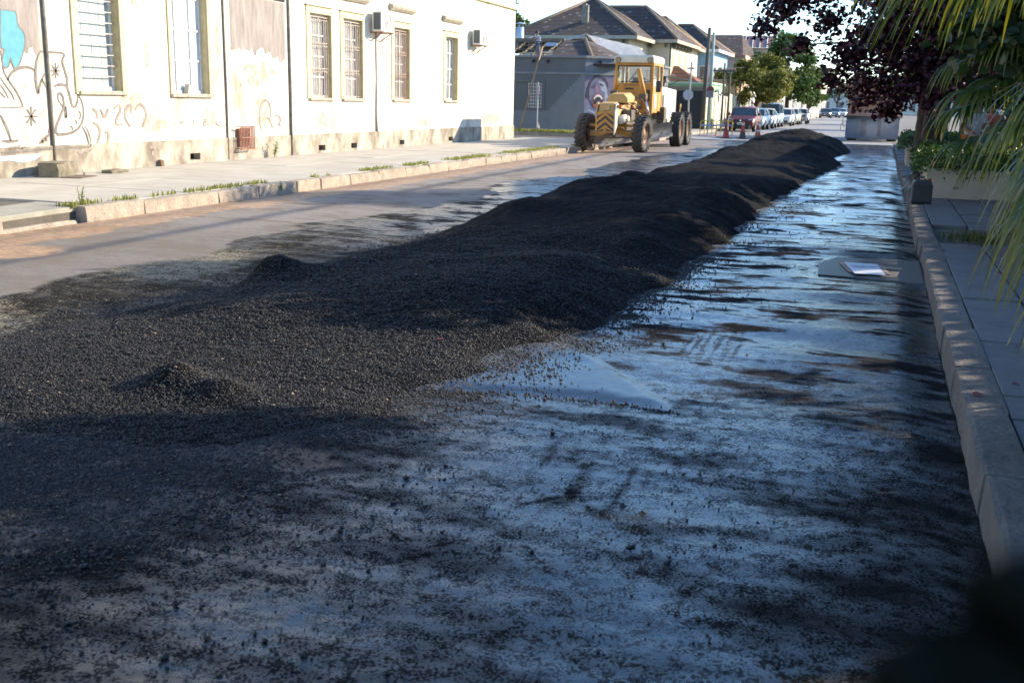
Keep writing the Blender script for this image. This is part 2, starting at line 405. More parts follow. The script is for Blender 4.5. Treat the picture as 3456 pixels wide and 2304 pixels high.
g_m = mat('dusty_ground', (0.20, 0.17, 0.14), 0.9, (0.13, 0.115, 0.10), 0.6, bump=0.02, bscale=8)
o = MB().add([(-1500, -1500, -0.11), (1500, -1500, -0.11), (1500, 1500, -0.11), (-1500, 1500, -0.11)], [(0, 1, 2, 3)]).build('ground', g_m); tag(o, kind='structure')
old_m = mat('old_asphalt', (0.16, 0.135, 0.115), 0.85, (0.09, 0.08, 0.07), 1.2, bump=0.01, bscale=60)
o = MB().add([(XL, -30, -0.02), (XR, -30, -0.02), (XR, 1.6, -0.02), (XL, 1.6, -0.02)], [(0, 1, 2, 3)]).build('road_behind', old_m); tag(o, kind='structure')

def cobble_material():
    m, t, b = principled('cobbles'); N, K = t.nodes, t.links
    tc = N.new('ShaderNodeTexCoord'); br = N.new('ShaderNodeTexBrick')
    br.inputs['Scale'].default_value = 5.0; br.inputs['Mortar Size'].default_value = 0.02; br.inputs['Color1'].default_value = (0.36, 0.34, 0.32, 1)
    br.inputs['Color2'].default_value = (0.26, 0.25, 0.24, 1); br.inputs['Mortar'].default_value = (0.16, 0.14, 0.12, 1)
    K.new(tc.outputs['Object'], br.inputs[0]); K.new(br.outputs[0], b.inputs['Base Color']); b.inputs['Roughness'].default_value = 0.75
    bp = N.new('ShaderNodeBump'); bp.inputs['Distance'].default_value = 0.01; bp.invert = True; K.new(br.outputs[1], bp.inputs['Height']); K.new(bp.outputs[0], b.inputs['Normal'])
    return m
cob = cobble_material()
o = MB().add([(-9.6, 51.2, 0.03), (XR, 51.2, 0.03), (XR, 320, 0.03), (-9.6, 320, 0.03)], [(0, 1, 2, 3)]).build('cobbled_street', cob); tag(o, kind='structure')
o = MB().add([(-60, 41.5, 0.0), (XL - 0.004, 41.5, 0.0), (XL - 0.004, 48.6, 0.0), (-60, 48.6, 0.0)], [(0, 1, 2, 3)]).build('side_street', old_m); tag(o, kind='structure')
conc_m = mat('pale_concrete', (0.42, 0.39, 0.34), 0.85, (0.30, 0.28, 0.245), 2.0, bump=0.004, bscale=30)
o = MB().box((-9.6, 50.0, -0.08), (XR, 51.2, 0.055)).build('crossing_strip', conc_m, bevel=0.02); tag(o, kind='structure')

# ------------------------------------------------------------------ windrow of hot mix and its crumbs
def mix_material(name, scale):
    m, t, b = principled(name); N, K = t.nodes, t.links
    tc = N.new('ShaderNodeTexCoord')
    v = N.new('ShaderNodeTexVoronoi'); v.inputs['Scale'].default_value = scale; K.new(tc.outputs['Object'], v.inputs[0])
    n = N.new('ShaderNodeTexNoise'); n.inputs['Scale'].default_value = scale * 0.6; n.inputs['Detail'].default_value = 5; K.new(tc.outputs['Object'], n.inputs[0])
    r = N.new('ShaderNodeMapRange'); r.inputs[1].default_value = 0.3; r.inputs[2].default_value = 0.75; K.new(n.outputs[0], r.inputs[0])
    mx = N.new('ShaderNodeMix'); mx.data_type = 'RGBA'; mx.inputs[6].default_value = (0.0035, 0.0035, 0.0037, 1); mx.inputs[7].default_value = (0.017, 0.0155, 0.015, 1)
    K.new(r.outputs[0], mx.inputs[0]); K.new(mx.outputs[2], b.inputs['Base Color'])
    b.inputs['Roughness'].default_value = 0.95; b.inputs['Specular IOR Level'].default_value = 0.10
    ad = N.new('ShaderNodeMath'); ad.operation = 'MULTIPLY_ADD'; ad.inputs[1].default_value = -1.0; K.new(v.outputs[0], ad.inputs[0]); K.new(n.outputs[0], ad.inputs[2])
    bp = N.new('ShaderNodeBump'); bp.inputs['Distance'].default_value = 0.016; bp.inputs['Strength'].default_value = 1.0
    K.new(ad.outputs[0], bp.inputs['Height']); K.new(bp.outputs[0], b.inputs['Normal'])
    return m
mixm = mix_material('hot_mix', 70)
ys = np.exp(np.linspace(math.log(3.6), math.log(48), 640)); xs = np.linspace(-5.8, -0.5, 260)
X, Y = np.meshgrid(xs, ys); Zp = pile_h(X, Y); Zr = road_z(X, Y)
keep = Zp > -0.004
v = np.stack([X, Y, Zr + np.maximum(Zp, -0.006) + 0.001], -1).reshape(-1, 3)
nx, ny = len(xs), len(ys); i = (np.arange(ny - 1)[:, None] * nx + np.arange(nx - 1)[None]).ravel()
q = np.stack([i, i + 1, i + nx + 1, i + nx], 1); kf = keep.ravel()[q].any(1); q = q[kf]
used = np.unique(q); mp_ = np.zeros(len(v), int); mp_[used] = np.arange(len(used))
pile = np_mesh('asphalt_windrow', v[used], mp_[q], mixm, smooth=True)
tag(pile, 'long black heap of loose hot asphalt running down the middle of the street', 'asphalt heap')

def ground_z(x, y):
    return road_z(x, y) + np.maximum(pile_h(x, y), 0)
OCT = np.array([(1, 0, 0), (-1, 0, 0), (0, 1, 0), (0, -1, 0), (0, 0, 1), (0, 0, -1)], float)
OF = np.array([(0, 2, 4), (2, 1, 4), (1, 3, 4), (3, 0, 4), (2, 0, 5), (1, 2, 5), (3, 1, 5), (0, 3, 5)])
def grains(name, px, py, size, m, lift=0.25, flat=0.75, attrs=None):
    n = len(px); z = ground_z(px, py)
    base = OCT[None] * (1 + 0.35 * rng.standard_normal((n, 6, 1))) + 0.25 * rng.standard_normal((n, 6, 3))
    sc = size[:, None, None] * np.stack([1 + 0.3 * rng.random(n), 1 + 0.3 * rng.random(n), flat + 0.2 * rng.random(n)], -1)[:, None, :]
    a = rng.random(n) * 2 * PI; ca, sa = np.cos(a), np.sin(a)
    P = base * sc; x = P[..., 0] * ca[:, None] - P[..., 1] * sa[:, None]; y = P[..., 0] * sa[:, None] + P[..., 1] * ca[:, None]
    vv = np.stack([x + px[:, None], y + py[:, None], P[..., 2] + (z + size * lift)[:, None]], -1).reshape(-1, 3)
    ff = (OF[None] + (np.arange(n) * 6)[:, None, None]).reshape(-1, 3)
    o = np_mesh(name, vv, ff, m, tris=True, attrs=attrs and {k: np.repeat(w, 6) for k, w in attrs.items()})
    return o
crumb_m = mat('crumb', (0.008, 0.0078, 0.008), 0.62, (0.05, 0.044, 0.039), 60, spec=0.4, bump=0.002, bscale=300)
# dense skin of grains over the near face of the windrow and the spread in front of it
N0 = 420000
py = np.exp(rng.uniform(math.log(2.4), math.log(11.5), N0)); px = rng.uniform(-6.3, -1.2, N0)
L, R = pile_edges(np.clip(py, 4.2, 47)); on = pile_h(px, py) > 0.0
zz = zones(px, py)['grit']
dist = np.maximum(L - px, px - R)
dens = np.where(on, np.interp(py, [3, 5.5, 9, 11.5], [0.9, 1.0, 0.55, 0.05]), np.clip(zz * 0.85 * sstep(2.0, 3.6, py), 0, 1) + 0.5 * np.exp(-np.maximum(dist, 0) / 0.10))
patch = 0.35 + 1.1 * sstep(0.35, 0.65, fbm(px * 2.5, py * 2.5, 77, 3))
dens = dens * np.where(on, 1, patch)
k = rng.random(N0) < dens * 0.62
px, py = px[k], py[k]
sz = 0.0022 + 0.0042 * rng.random(len(px)) ** 2 + 0.0004 * py
o = grains('asphalt_grains', px, py, sz, crumb_m, lift=0.15); tag(o, 'loose black asphalt grains covering the near end of the heap', 'asphalt grains', kind='stuff')
# scattered lumps on the emulsion
n = 8000
py = np.exp(rng.uniform(math.log(2.2), math.log(22), n)); d = rng.exponential(0.30, n)
L, R = pile_edges(np.clip(py, 4.2, 47)); px = np.where(rng.random(n) < 0.75, R + d - 0.03, L - d * 0.6)
fr = py < 5.0; px = np.where(fr, rng.normal(-1.75, 0.9, n), px)
k = (px > -6.4) & (px < 0.4) & (rng.random(n) < 0.06 + 1.4 * sstep(0.46, 0.64, fbm(px * 1.8, py * 1.8, 71, 4))); px, py = px[k], py[k]
sz = 0.0022 + 0.0075 * rng.random(len(px)) ** 7 + 0.0004 * py
o = grains('asphalt_crumbs', px, py, sz, crumb_m, lift=0.5); tag(o, 'black asphalt crumbs scattered over the wet emulsion beside the heap', 'asphalt crumbs', kind='stuff')
# a rim of crumbs along the lower edge of the smooth fan
n = 420
px = rng.uniform(-2.3, -0.88, n); py = 5.36 + 0.12 * np.sin((px + 2) * 2.4) + rng.normal(0, 0.022, n) - 0.10 * np.maximum(0, px + 1.2) ** 2
o = grains('crumb_rim', px, py, 0.003 + 0.006 * rng.random(n) ** 4, crumb_m, lift=0.5); tag(o, 'thin rim of asphalt crumbs along the edge of the smooth wet fan', 'asphalt crumbs', kind='stuff')
# pale and rusty pebbles among them
peb = mat('pebble', (0.30, 0.22, 0.14), 0.8, (0.16, 0.10, 0.07), 30)
n = 1900
py = np.exp(rng.uniform(math.log(2.2), math.log(8), n)); px = rng.uniform(-5.4, -1.9, n) - 0.25 * (py - 4)
w = fbm(px * 1.2, py * 1.2, 88, 3) + 0.10 * (px < -2.8); k = rng.random(n) < sstep(0.48, 0.72, w); px, py = px[k], py[k]
sz = 0.002 + 0.005 * rng.random(len(px)) ** 4 + 0.0003 * py
o = grains('pebbles', px, py, sz, peb, lift=0.9); tag(o, 'tiny pale and rusty pebbles strewn over the near asphalt', 'pebbles', kind='stuff')

# ------------------------------------------------------------------ pavements and kerbs
stone_m = mat('granite_kerb', (0.40, 0.33, 0.25), 0.85, (0.24, 0.19, 0.145), 5, bump=0.02, bscale=28)
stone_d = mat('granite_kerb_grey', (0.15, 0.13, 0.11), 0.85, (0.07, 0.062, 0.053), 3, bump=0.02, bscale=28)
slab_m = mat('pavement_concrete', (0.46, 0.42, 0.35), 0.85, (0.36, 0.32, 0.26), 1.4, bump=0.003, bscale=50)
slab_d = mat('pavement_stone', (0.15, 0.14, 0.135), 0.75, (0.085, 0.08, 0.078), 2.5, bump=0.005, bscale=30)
joint_m = mat('joint_earth', (0.12, 0.10, 0.08), 0.95, (0.07, 0.065, 0.05), 6)

def rough_block(x0, x1, y0, y1, z0, z1, j=0.012, n=5):
    """a hewn stone: a box with its long edges broken up"""
    mb = MB(); rings = []
    for i in range(n + 1):
        t = i / n; y = y0 + (y1 - y0) * t
        r = lambda: random.uniform(-j, j)
        e = j * 0.5 if i in (0, n) else 0
        rings.append([(x0 + r() * 0.6 + e, y, z0), (x1 + r() - e, y, z0), (x1 + r() - e, y, z0 + (z1 - z0) * 0.5), (x1 + r() - e - j, y, z1 + r() * 0.5 - j - e), (x1 - 0.03 + r(), y, z1 + r() * 0.4 - e), (x0 + e, y, z1 + r() * 0.3 - e)])
    return mb.loft(rings)

lp = struct('left_pavement')
MB().box((-13.9, -2, -0.09), (-9.79, 41.5, 0.115)).build('bedding', joint_m, lp)
rows = []
y = -2.0
while y < 41.4:
    l = 2.05
    if y < 9.3 < y + l: l = 9.36 - y
    rows.append((y, min(y + l, 41.48))); y += l
for (a, b) in rows:
    for (x0, x1) in ((-13.88, -11.86), (-11.85, -9.80)):
        if a < 11.4 and b > 9.4 and x1 > -10:             # the drain lid takes this place
            a2 = max(a, 11.42)
            if b - a2 < 0.3: continue
            aa = a2
        else: aa = a
        o = MB().box((x0, aa + 0.006, 0.09), (x1, b - 0.006, 0.15 + random.uniform(-0.004, 0.004)), rot=Matrix.Rotation(random.uniform(-0.0015, 0.0015), 3, 'Y')).build('pavement_slab', slab_m, lp, bevel=0.008)
lk = struct('left_kerb')
ends = [7.2, 8.4, 9.62, 10.98, 12.15, 13.9, 15.05, 16.25, 17.1, 18.25, 19.5, 20.8, 22.05, 23.2, 24.5, 25.7, 26.9, 28.2, 29.5, 30.7, 32.0, 33.2, 34.5, 35.7, 36.9, 38.1, 39.4, 40.5, 41.5]
for a, b in zip(ends[:-1], ends[1:]):
    if abs(a - 9.62) < 0.01: continue
    g = random.uniform(0.006, 0.02)
    rough_block(-9.80, -9.6, a + g, b - g, -0.10, 0.15 + random.uniform(-0.012, 0.01)).build('kerb_stone', stone_m, lk)
y = 7.2
while y > -2:
    rough_block(-9.80, -9.6, y - 1.2, y - 0.01, -0.10, 0.15).build('kerb_stone', stone_m, lk); y -= 1.2
rough_block(-9.86, -9.70, 9.64, 10.96, -0.12, -0.01).build('kerb_stone', stone_m, lk)      # sunken stone at the drain mouth
dr = thing('storm_drain', 'storm drain mouth with a concrete lid in the left kerb', 'drain', (-9.9, 10.3, 0))
MB().box((-0.72, -0.86, 0.075), (0.12, 0.92, 0.145), rot=Matrix.Rotation(0.012, 3, 'X')).build('lid', mat('drain_lid', (0.36, 0.33, 0.27), 0.9, (0.24, 0.23, 0.17), 4, bump=0.006, bscale=25), dr, bevel=0.012)
MB().box((-0.70, -0.68, -0.45), (0.02, 0.68, 0.05)).build('pit', mat('drain_dark', (0.02, 0.02, 0.018), 0.95), dr)

rp = struct('right_pavement')
MB().box((0.70, -6, -0.09), (4.6, 50, 0.095)).build('bedding', joint_m, rp)
rk = struct('right_kerb')
rends = [1.2, 2.4, 3.5, 4.55, 5.55, 6.55, 7.75, 8.75, 10.35, 11.3, 12.5, 13.3, 14.2, 15.1, 16.0, 17.3, 18.5]
while rends[-1] < 48: rends.append(rends[-1] + random.uniform(0.95, 1.35))
for a, b in zip(rends[:-1], rends[1:]):
    g = random.uniform(0.003, 0.008); dx = random.uniform(-0.012, 0.012)
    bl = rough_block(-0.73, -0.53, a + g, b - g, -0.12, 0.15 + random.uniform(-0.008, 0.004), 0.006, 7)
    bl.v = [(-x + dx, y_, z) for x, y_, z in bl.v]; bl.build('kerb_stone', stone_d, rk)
sm = {}
cols_ = [(0.745, 1.175), (1.195, 1.655), (1.675, 2.12), (2.14, 2.60), (2.62, 3.08)]
for ci, (x0, x1) in enumerate(cols_):
    y = 1.0 + 0.2 * (ci % 2)
    while y < 34:
        l = random.choice((0.45, 0.45, 0.62, 0.8))
        pit = (12.9 < y + l and y < 14.3 and x1 > 0.9 and x0 < 1.9)
        if not pit and not (x0 > 2.0 and y > 20):
            key = (ci, l)
            if key not in sm:
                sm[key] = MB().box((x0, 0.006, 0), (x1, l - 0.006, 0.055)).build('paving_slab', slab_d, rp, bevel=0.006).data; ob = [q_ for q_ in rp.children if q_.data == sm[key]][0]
            else:
                ob = bpy.data.objects.new('paving_slab', sm[key]); col.objects.link(ob); ob.parent = rp
                bv = ob.modifiers.new('bevel', 'BEVEL'); bv.width = 0.006; bv.segments = 2
            ob.location = (0, y, 0.090 + random.uniform(-0.004, 0.005)); ob.rotation_euler = (random.uniform(-.006, .006), random.uniform(-.006, .006), 0)
        y += l
# soil pit with some grass at the foot of the tree
xs_ = np.linspace(0.92, 1.95, 16); ys_ = np.linspace(12.95, 14.25, 16)
v, q = grid(xs_, ys_, lambda X, Y: 0.125 + 0.05 * (fbm(X * 4, Y * 4, 91, 3) - 0.4))
o = np_mesh('soil_patch', v, q, mat('soil', (0.07, 0.05, 0.035), 0.95, (0.11, 0.085, 0.06), 12, bump=0.02, bscale=40), rp, smooth=True)
# far left corner pavement
cp = struct('corner_pavement')
MB().box((-40, 48.6, -0.09), (-9.79, 90, 0.148)).build('slab', slab_m, cp, bevel=0.01)
MB().box((-40, 48.42, -0.1), (-9.6, 48.6, 0.15)).build('kerb_stone', stone_m, cp, bevel=0.015)
MB().box((-9.789, 48.6, -0.1), (-9.6, 200, 0.15)).build('kerb_stone', stone_m, cp, bevel=0.015)
MB().box((-13.9, 90, -0.09), (-9.79, 260, 0.149)).build('slab', slab_m, cp, bevel=0.01)

# ------------------------------------------------------------------ grass and weeds
def blades(name, pts, h, m, label, cat, kind='stuff', lean=0.35, parent=None, wid=0.006):
    """pts: n x 3; one thin bent blade each"""
    pts = np.asarray(pts, float); n = len(pts); a = rng.random(n) * 2 * PI; hh = h * (0.45 + 0.8 * rng.random(n)); ln = lean * rng.random(n) * hh
    dx, dy = np.cos(a), np.sin(a); b = rng.random(n) * 2 * PI; wx, wy = np.cos(b) * wid, np.sin(b) * wid
    p0 = pts; p1 = pts + np.stack([dx * ln * 0.35, dy * ln * 0.35, hh * 0.6], -1); p2 = pts + np.stack([dx * ln, dy * ln, hh], -1)
    w = np.stack([wx, wy, 0 * wx], -1)
    vv = np.stack([p0 - w, p0 + w, p1 + w * 0.8, p1 - w * 0.8, p2 + w * 0.1, p2 - w * 0.1], 1).reshape(-1, 3)
    k = (np.arange(n) * 6)[:, None]; ff = np.concatenate([k + np.array([[0, 1, 2, 3]]), k + np.array([[3, 2, 4, 5]])], 0)
    o = np_mesh(name, vv, ff, m, parent, attrs={'tone': np.repeat(rng.random(n), 6)})
    return tag(o, label, cat, kind=kind)
grass_m = leafmat('grass', (0.15, 0.19, 0.03), (0.34, 0.32, 0.09), 0.6, 0.45)
pp = []
for (y0, y1, dn, x0, x1) in ((9.0, 9.6, 60, -10.05, -9.8), (10.9, 11.5, 200, -10.0, -9.74), (11.7, 12.3, 90, -9.95, -9.80), (12.6, 13.2, 50, -9.9, -9.8), (13.3, 15.6, 420, -9.95, -9.79), (17.2, 17.8, 60, -9.9, -9.79), (19.3, 20.9, 260, -10.0, -9.79), (21.4, 22.6, 260, -10.0, -9.79), (23.6, 27.0, 800, -10.15, -9.79),
                             (28.0, 33.5, 1300, -10.2, -9.79), (35, 37, 200, -10.0, -9.8)):
    n = int(dn * 0.8); cy = rng.uniform(y0, y1, max(3, n // 30)); yy = np.clip(rng.choice(cy, n) + rng.normal(0, 0.12, n), y0, y1)
    pp.append(np.stack([rng.uniform(x0, x1, n), yy, np.full(n, 0.14)], -1))
blades('kerb_grass', np.concatenate(pp), 0.075, grass_m, 'ragged tufts of grass growing along the left kerb', 'grass', wid=0.009)
n = 7000
gx = rng.uniform(-24, -10.6, n); gy = 45.4 + rng.uniform(-0.55, 0.55, n) * 1.0; 
gx, gy = gx, gy + 3.6
blades('verge_grass', np.stack([gx, gy, np.full(n, 0.13)], -1), 0.16, grass_m, 'green strip of grass in front of the grey corner building', 'grass', wid=0.02)
n = 260
blades('pit_grass', np.stack([rng.normal(1.15, 0.16, n), rng.normal(13.5, 0.22, n), np.full(n, 0.11)], -1), 0.10, leafmat('grass_dark', (0.03, 0.06, 0.012), (0.08, 0.10, 0.02), 0.6, 0.3), 'small grass around the planting pit in the right pavement', 'grass', wid=0.006)

# ------------------------------------------------------------------ white building on the left
WX = -13.9
wb = thing('white_building', 'long sunlit white plastered building with tall windows and graffiti', 'building', (WX, 8, 0.15))
# local axes: x towards the street, y along it, z up
def plaster_material():
    m, t, b = principled('stained_plaster'); N, K = t.nodes, t.links
    tc = N.new('ShaderNodeTexCoord')
    def noise(s, st=(1, 1, 1), d=7, r=0.65):
        n = N.new('ShaderNodeTexNoise'); n.inputs['Scale'].default_value = s; n.inputs['Detail'].default_value = d; n.inputs['Roughness'].default_value = r
        mp = N.new('ShaderNodeMapping'); mp.inputs['Scale'].default_value = st; K.new(tc.outputs['Object'], mp.inputs[0]); K.new(mp.outputs[0], n.inputs[0]); return n.outputs[0]
    def mr(v, a, b_, d=1.0):
        r = N.new('ShaderNodeMapRange'); r.inputs[1].default_value = a; r.inputs[2].default_value = b_; r.inputs[4].default_value = d; K.new(v, r.inputs[0]); return r.outputs[0]
    def mix(f, a, b_):
        x = N.new('ShaderNodeMix'); x.data_type = 'RGBA'
        for i, q_ in ((6, a), (7, b_)):
            if isinstance(q_, tuple): x.inputs[i].default_value = (*q_, 1)
            else: K.new(q_, x.inputs[i])
        K.new(f, x.inputs[0]); return x.outputs[2]
    c = mix(mr(noise(0.9, (1, 1, 0.35)), 0.50, 0.70, 0.85), (0.66, 0.61, 0.50), (0.27, 0.215, 0.15))
    c = mix(mr(noise(5.0), 0.58, 0.70, 0.75), c, (0.20, 0.155, 0.11))
    K.new(c, b.inputs['Base Color']); b.inputs['Roughness'].default_value = 0.85
    bp = N.new('ShaderNodeBump'); bp.inputs['Distance'].default_value = 0.008; K.new(noise(14), bp.inputs['Height']); K.new(bp.outputs[0], b.inputs['Normal'])
    return m
plaster = plaster_material()
plinth_m = mat('plinth_plaster', (0.46, 0.41, 0.32), 0.9, (0.19, 0.155, 0.115), 1.6, bump=0.012, bscale=12, lo=0.4, hi=0.62, stretch=(1, 1, 0.6))
bare_m = mat('bare_plaster', (0.33, 0.285, 0.25), 0.9, (0.19, 0.16, 0.135), 2.2, bump=0.010, bscale=12, stretch=(1, 2.5, 0.5))
trim_m = mat('cream_trim', (0.66, 0.55, 0.31), 0.8, (0.52, 0.42, 0.24), 4, bump=0.004, bscale=30)
dark_m = mat('dark_gap', (0.03, 0.027, 0.024), 0.95)
sill_m = mat('sill_stone', (0.48, 0.42, 0.32), 0.85, (0.26, 0.22, 0.17), 8, bump=0.006, bscale=40)

def facade(mb, u0, u1, v0, v1, holes, depth, M, mi=0):
    """wall sheet in (u, v) with real rectangular openings and reveals; M(u, v, d) -> point"""
    us = sorted({u0, u1, *[h[0] for h in holes], *[h[1] for h in holes]}); vs = sorted({v0, v1, *[h[2] for h in holes], *[h[3] for h in holes]})
    for a, b in zip(us[:-1], us[1:]):
        for c, d in zip(vs[:-1], vs[1:]):
            cu, cv = (a + b) / 2, (c + d) / 2
            if any(h[0] < cu < h[1] and h[2] < cv < h[3] for h in holes): continue
            mb.add([M(a, c, 0), M(b, c, 0), M(b, d, 0), M(a, d, 0)], [(0, 1, 2, 3)], mi)
    for h in holes:
        a, b, c, d = h[:4]; dp = h[4] if len(h) > 4 else depth
        for p, q_ in (((a, c), (b, c)), ((b, c), (b, d)), ((b, d), (a, d)), ((a, d), (a, c))):
            mb.add([M(*p, 0), M(*q_, 0), M(*q_, dp), M(*p, dp)], [(0, 1, 2, 3)], mi)

Y0 = 8.0
W = [(15.98, 17.10, 1.62, 4.3, 'glass'), (18.66, 19.92, 1.60, 4.3, 'white'), (24.27, 25.38, 1.57, 3.66, 'grille'), (26.05, 27.17, 1.57, 3.66, 'grille'), (29.20, 30.30, 1.57, 3.64, 'grille'), (33.17, 34.22, 1.57, 3.62, 'shutter')]
ventp = [(19.1, 19.46), (24.6, 24.95), (26.4, 26.75), (29.56, 29.9), (33.45, 33.83)]
holes = [(a - Y0, b - Y0, c - 0.15, d - 0.15) for a, b, c, d, k in W]
mb = MB(); facade(mb, -6, 32.2, 0.50, 6.2, holes, -0.24, lambda u, v, d: (d, u, v))
mb.add([(0, 32.2, 0.5), (-12, 32.2, 0.5), (-12, 32.2, 6.2), (0, 32.2, 6.2)], [(0, 1, 2, 3)])
mb.add([(0, -6, 6.2), (-12, -6, 6.2), (-12, 32.2, 6.2), (0, 32.2, 6.2)], [(0, 1, 2, 3)])
mb.add([(0, -6, 0), (-12, -6, 0), (-12, -6, 6.2), (0, -6, 6.2)], [(0, 1, 2, 3)])
mb.build('wall', plaster, wb, fix=False)
mb = MB(); vh = [(a - Y0, b - Y0, 0.07, 0.21) for a, b in ventp]
facade(mb, -6, 32.23, -0.1, 0.50, vh, -0.18, lambda u, v, d: (d + 0.03, u, v))
mb.add([(0.03, -6, 0.50), (0.03, 32.23, 0.50), (0, 32.23, 0.50), (0, -6, 0.50)], [(0, 1, 2, 3)])
mb.add([(0.03, 32.23, -0.1), (-12, 32.23, -0.1), (-12, 32.23, 0.5), (0.03, 32.23, 0.5)], [(0, 1, 2, 3)])
mb.build('plinth', plinth_m, wb, fix=False)
for a, b, c, d in vh:
    MB().box((-0.30, a - 0.02, c - 0.02), (-0.14, b + 0.02, d + 0.02)).build('vent', dark_m, wb)
# weathered bare bay between the two downpipes, and the slot of a window above it
def bare_panel(y0, y1, z0, z1, x, seed):
    n = 70; lo = [(x, y0 + (y1 - y0) * i / n, z0 + 0.9 * (float(fbm(np.array([i * 0.11]), np.array([seed * 7.3]), seed, 4, 0.6)[0]) - 0.5)) for i in range(n + 1)]
    MB().add(lo + [(x, y1, z1), (x, y0, z1)], [tuple(range(n + 3))]).build('bare_plaster_patch', bare_m, wb, fix=False)
bare_panel(20.80 - Y0, 23.10 - Y0, 2.35, 3.62, 0.005, 1)
def bare_blot(cy, cz, ry, rz, seed, m=None):
    r = random.Random(seed); n = 22; k = [r.uniform(0.55, 1.15) for _ in range(n)]
    MB().add([(0.004, cy - Y0 + ry * k[i] * math.cos(2 * PI * i / n), cz + rz * k[i] * math.sin(2 * PI * i / n)) for i in range(n)], [tuple(range(n))]).build('bare_plaster_patch', m or bare_m, wb, fix=False)
peel = mat('peeled_plaster', (0.33, 0.275, 0.21), 0.9, (0.52, 0.46, 0.36), 5, lo=0.42, hi=0.6, bump=0.01, bscale=14)
for q_ in ((21.9, 1.95, 0.75, 0.28, 2), (22.0, 1.1, 0.35, 0.55, 3), (17.9, 2.2, 0.12, 0.25, 4), (17.35, 1.25, 0.35, 0.22, 5), (18.0, 0.85, 0.45, 0.2, 6), (19.9, 0.95, 0.3, 0.25, 7), (24.9, 0.85, 0.35, 0.25, 8), (17.6, 3.3, 0.15, 0.3, 9), (20.3, 2.6, 0.1, 0.5, 10), (31.5, 0.72, 0.7, 0.15, 12), (37.5, 0.8, 1.2, 0.22, 13)): bare_blot(*q_, m=peel)
MB().box((-0.08, 22.05 - Y0, 3.64), (0.010, 23.12 - Y0, 4.2)).build('window_slot', dark_m, wb)
bare_panel(13.0 - Y0, 15.05 - Y0, 2.2, 4.5, 0.005, 11)
mb = MB(); mb.box((0.0, 36.0 - Y0 - 42, 4.88), (0.09, 32.26, 4.99)); mb.box((0.0, -6, 4.99), (0.05, 32.24, 5.05)); mb.build('cornice', trim_m, wb, bevel=0.01)
for y_, rr in ((15.16, 0.035), (20.52, 0.022), (23.25, 0.04)):
    MB().tube([(0.02, y_ - Y0, 0.02), (0.025, y_ - Y0 + 0.01, 1.5), (0.02, y_ - Y0, 3), (0.02, y_ - Y0 + 0.01, 6.1)], rr, 8).build('downpipe', mat('old_pipe', (0.10, 0.09, 0.075), 0.8, (0.22, 0.19, 0.15), 6), wb, smooth=True)
MB().tube([(0.0, 28.02 - Y0, 0.5), (0.004, 28.0 - Y0, 1.0), (0.004, 28.03 - Y0, 2.0), (0.004, 28.01 - Y0, 3.3)], [0.06, 0.05, 0.03, 0.035], 8).build('crack_scar', bare_m, wb, smooth=True)

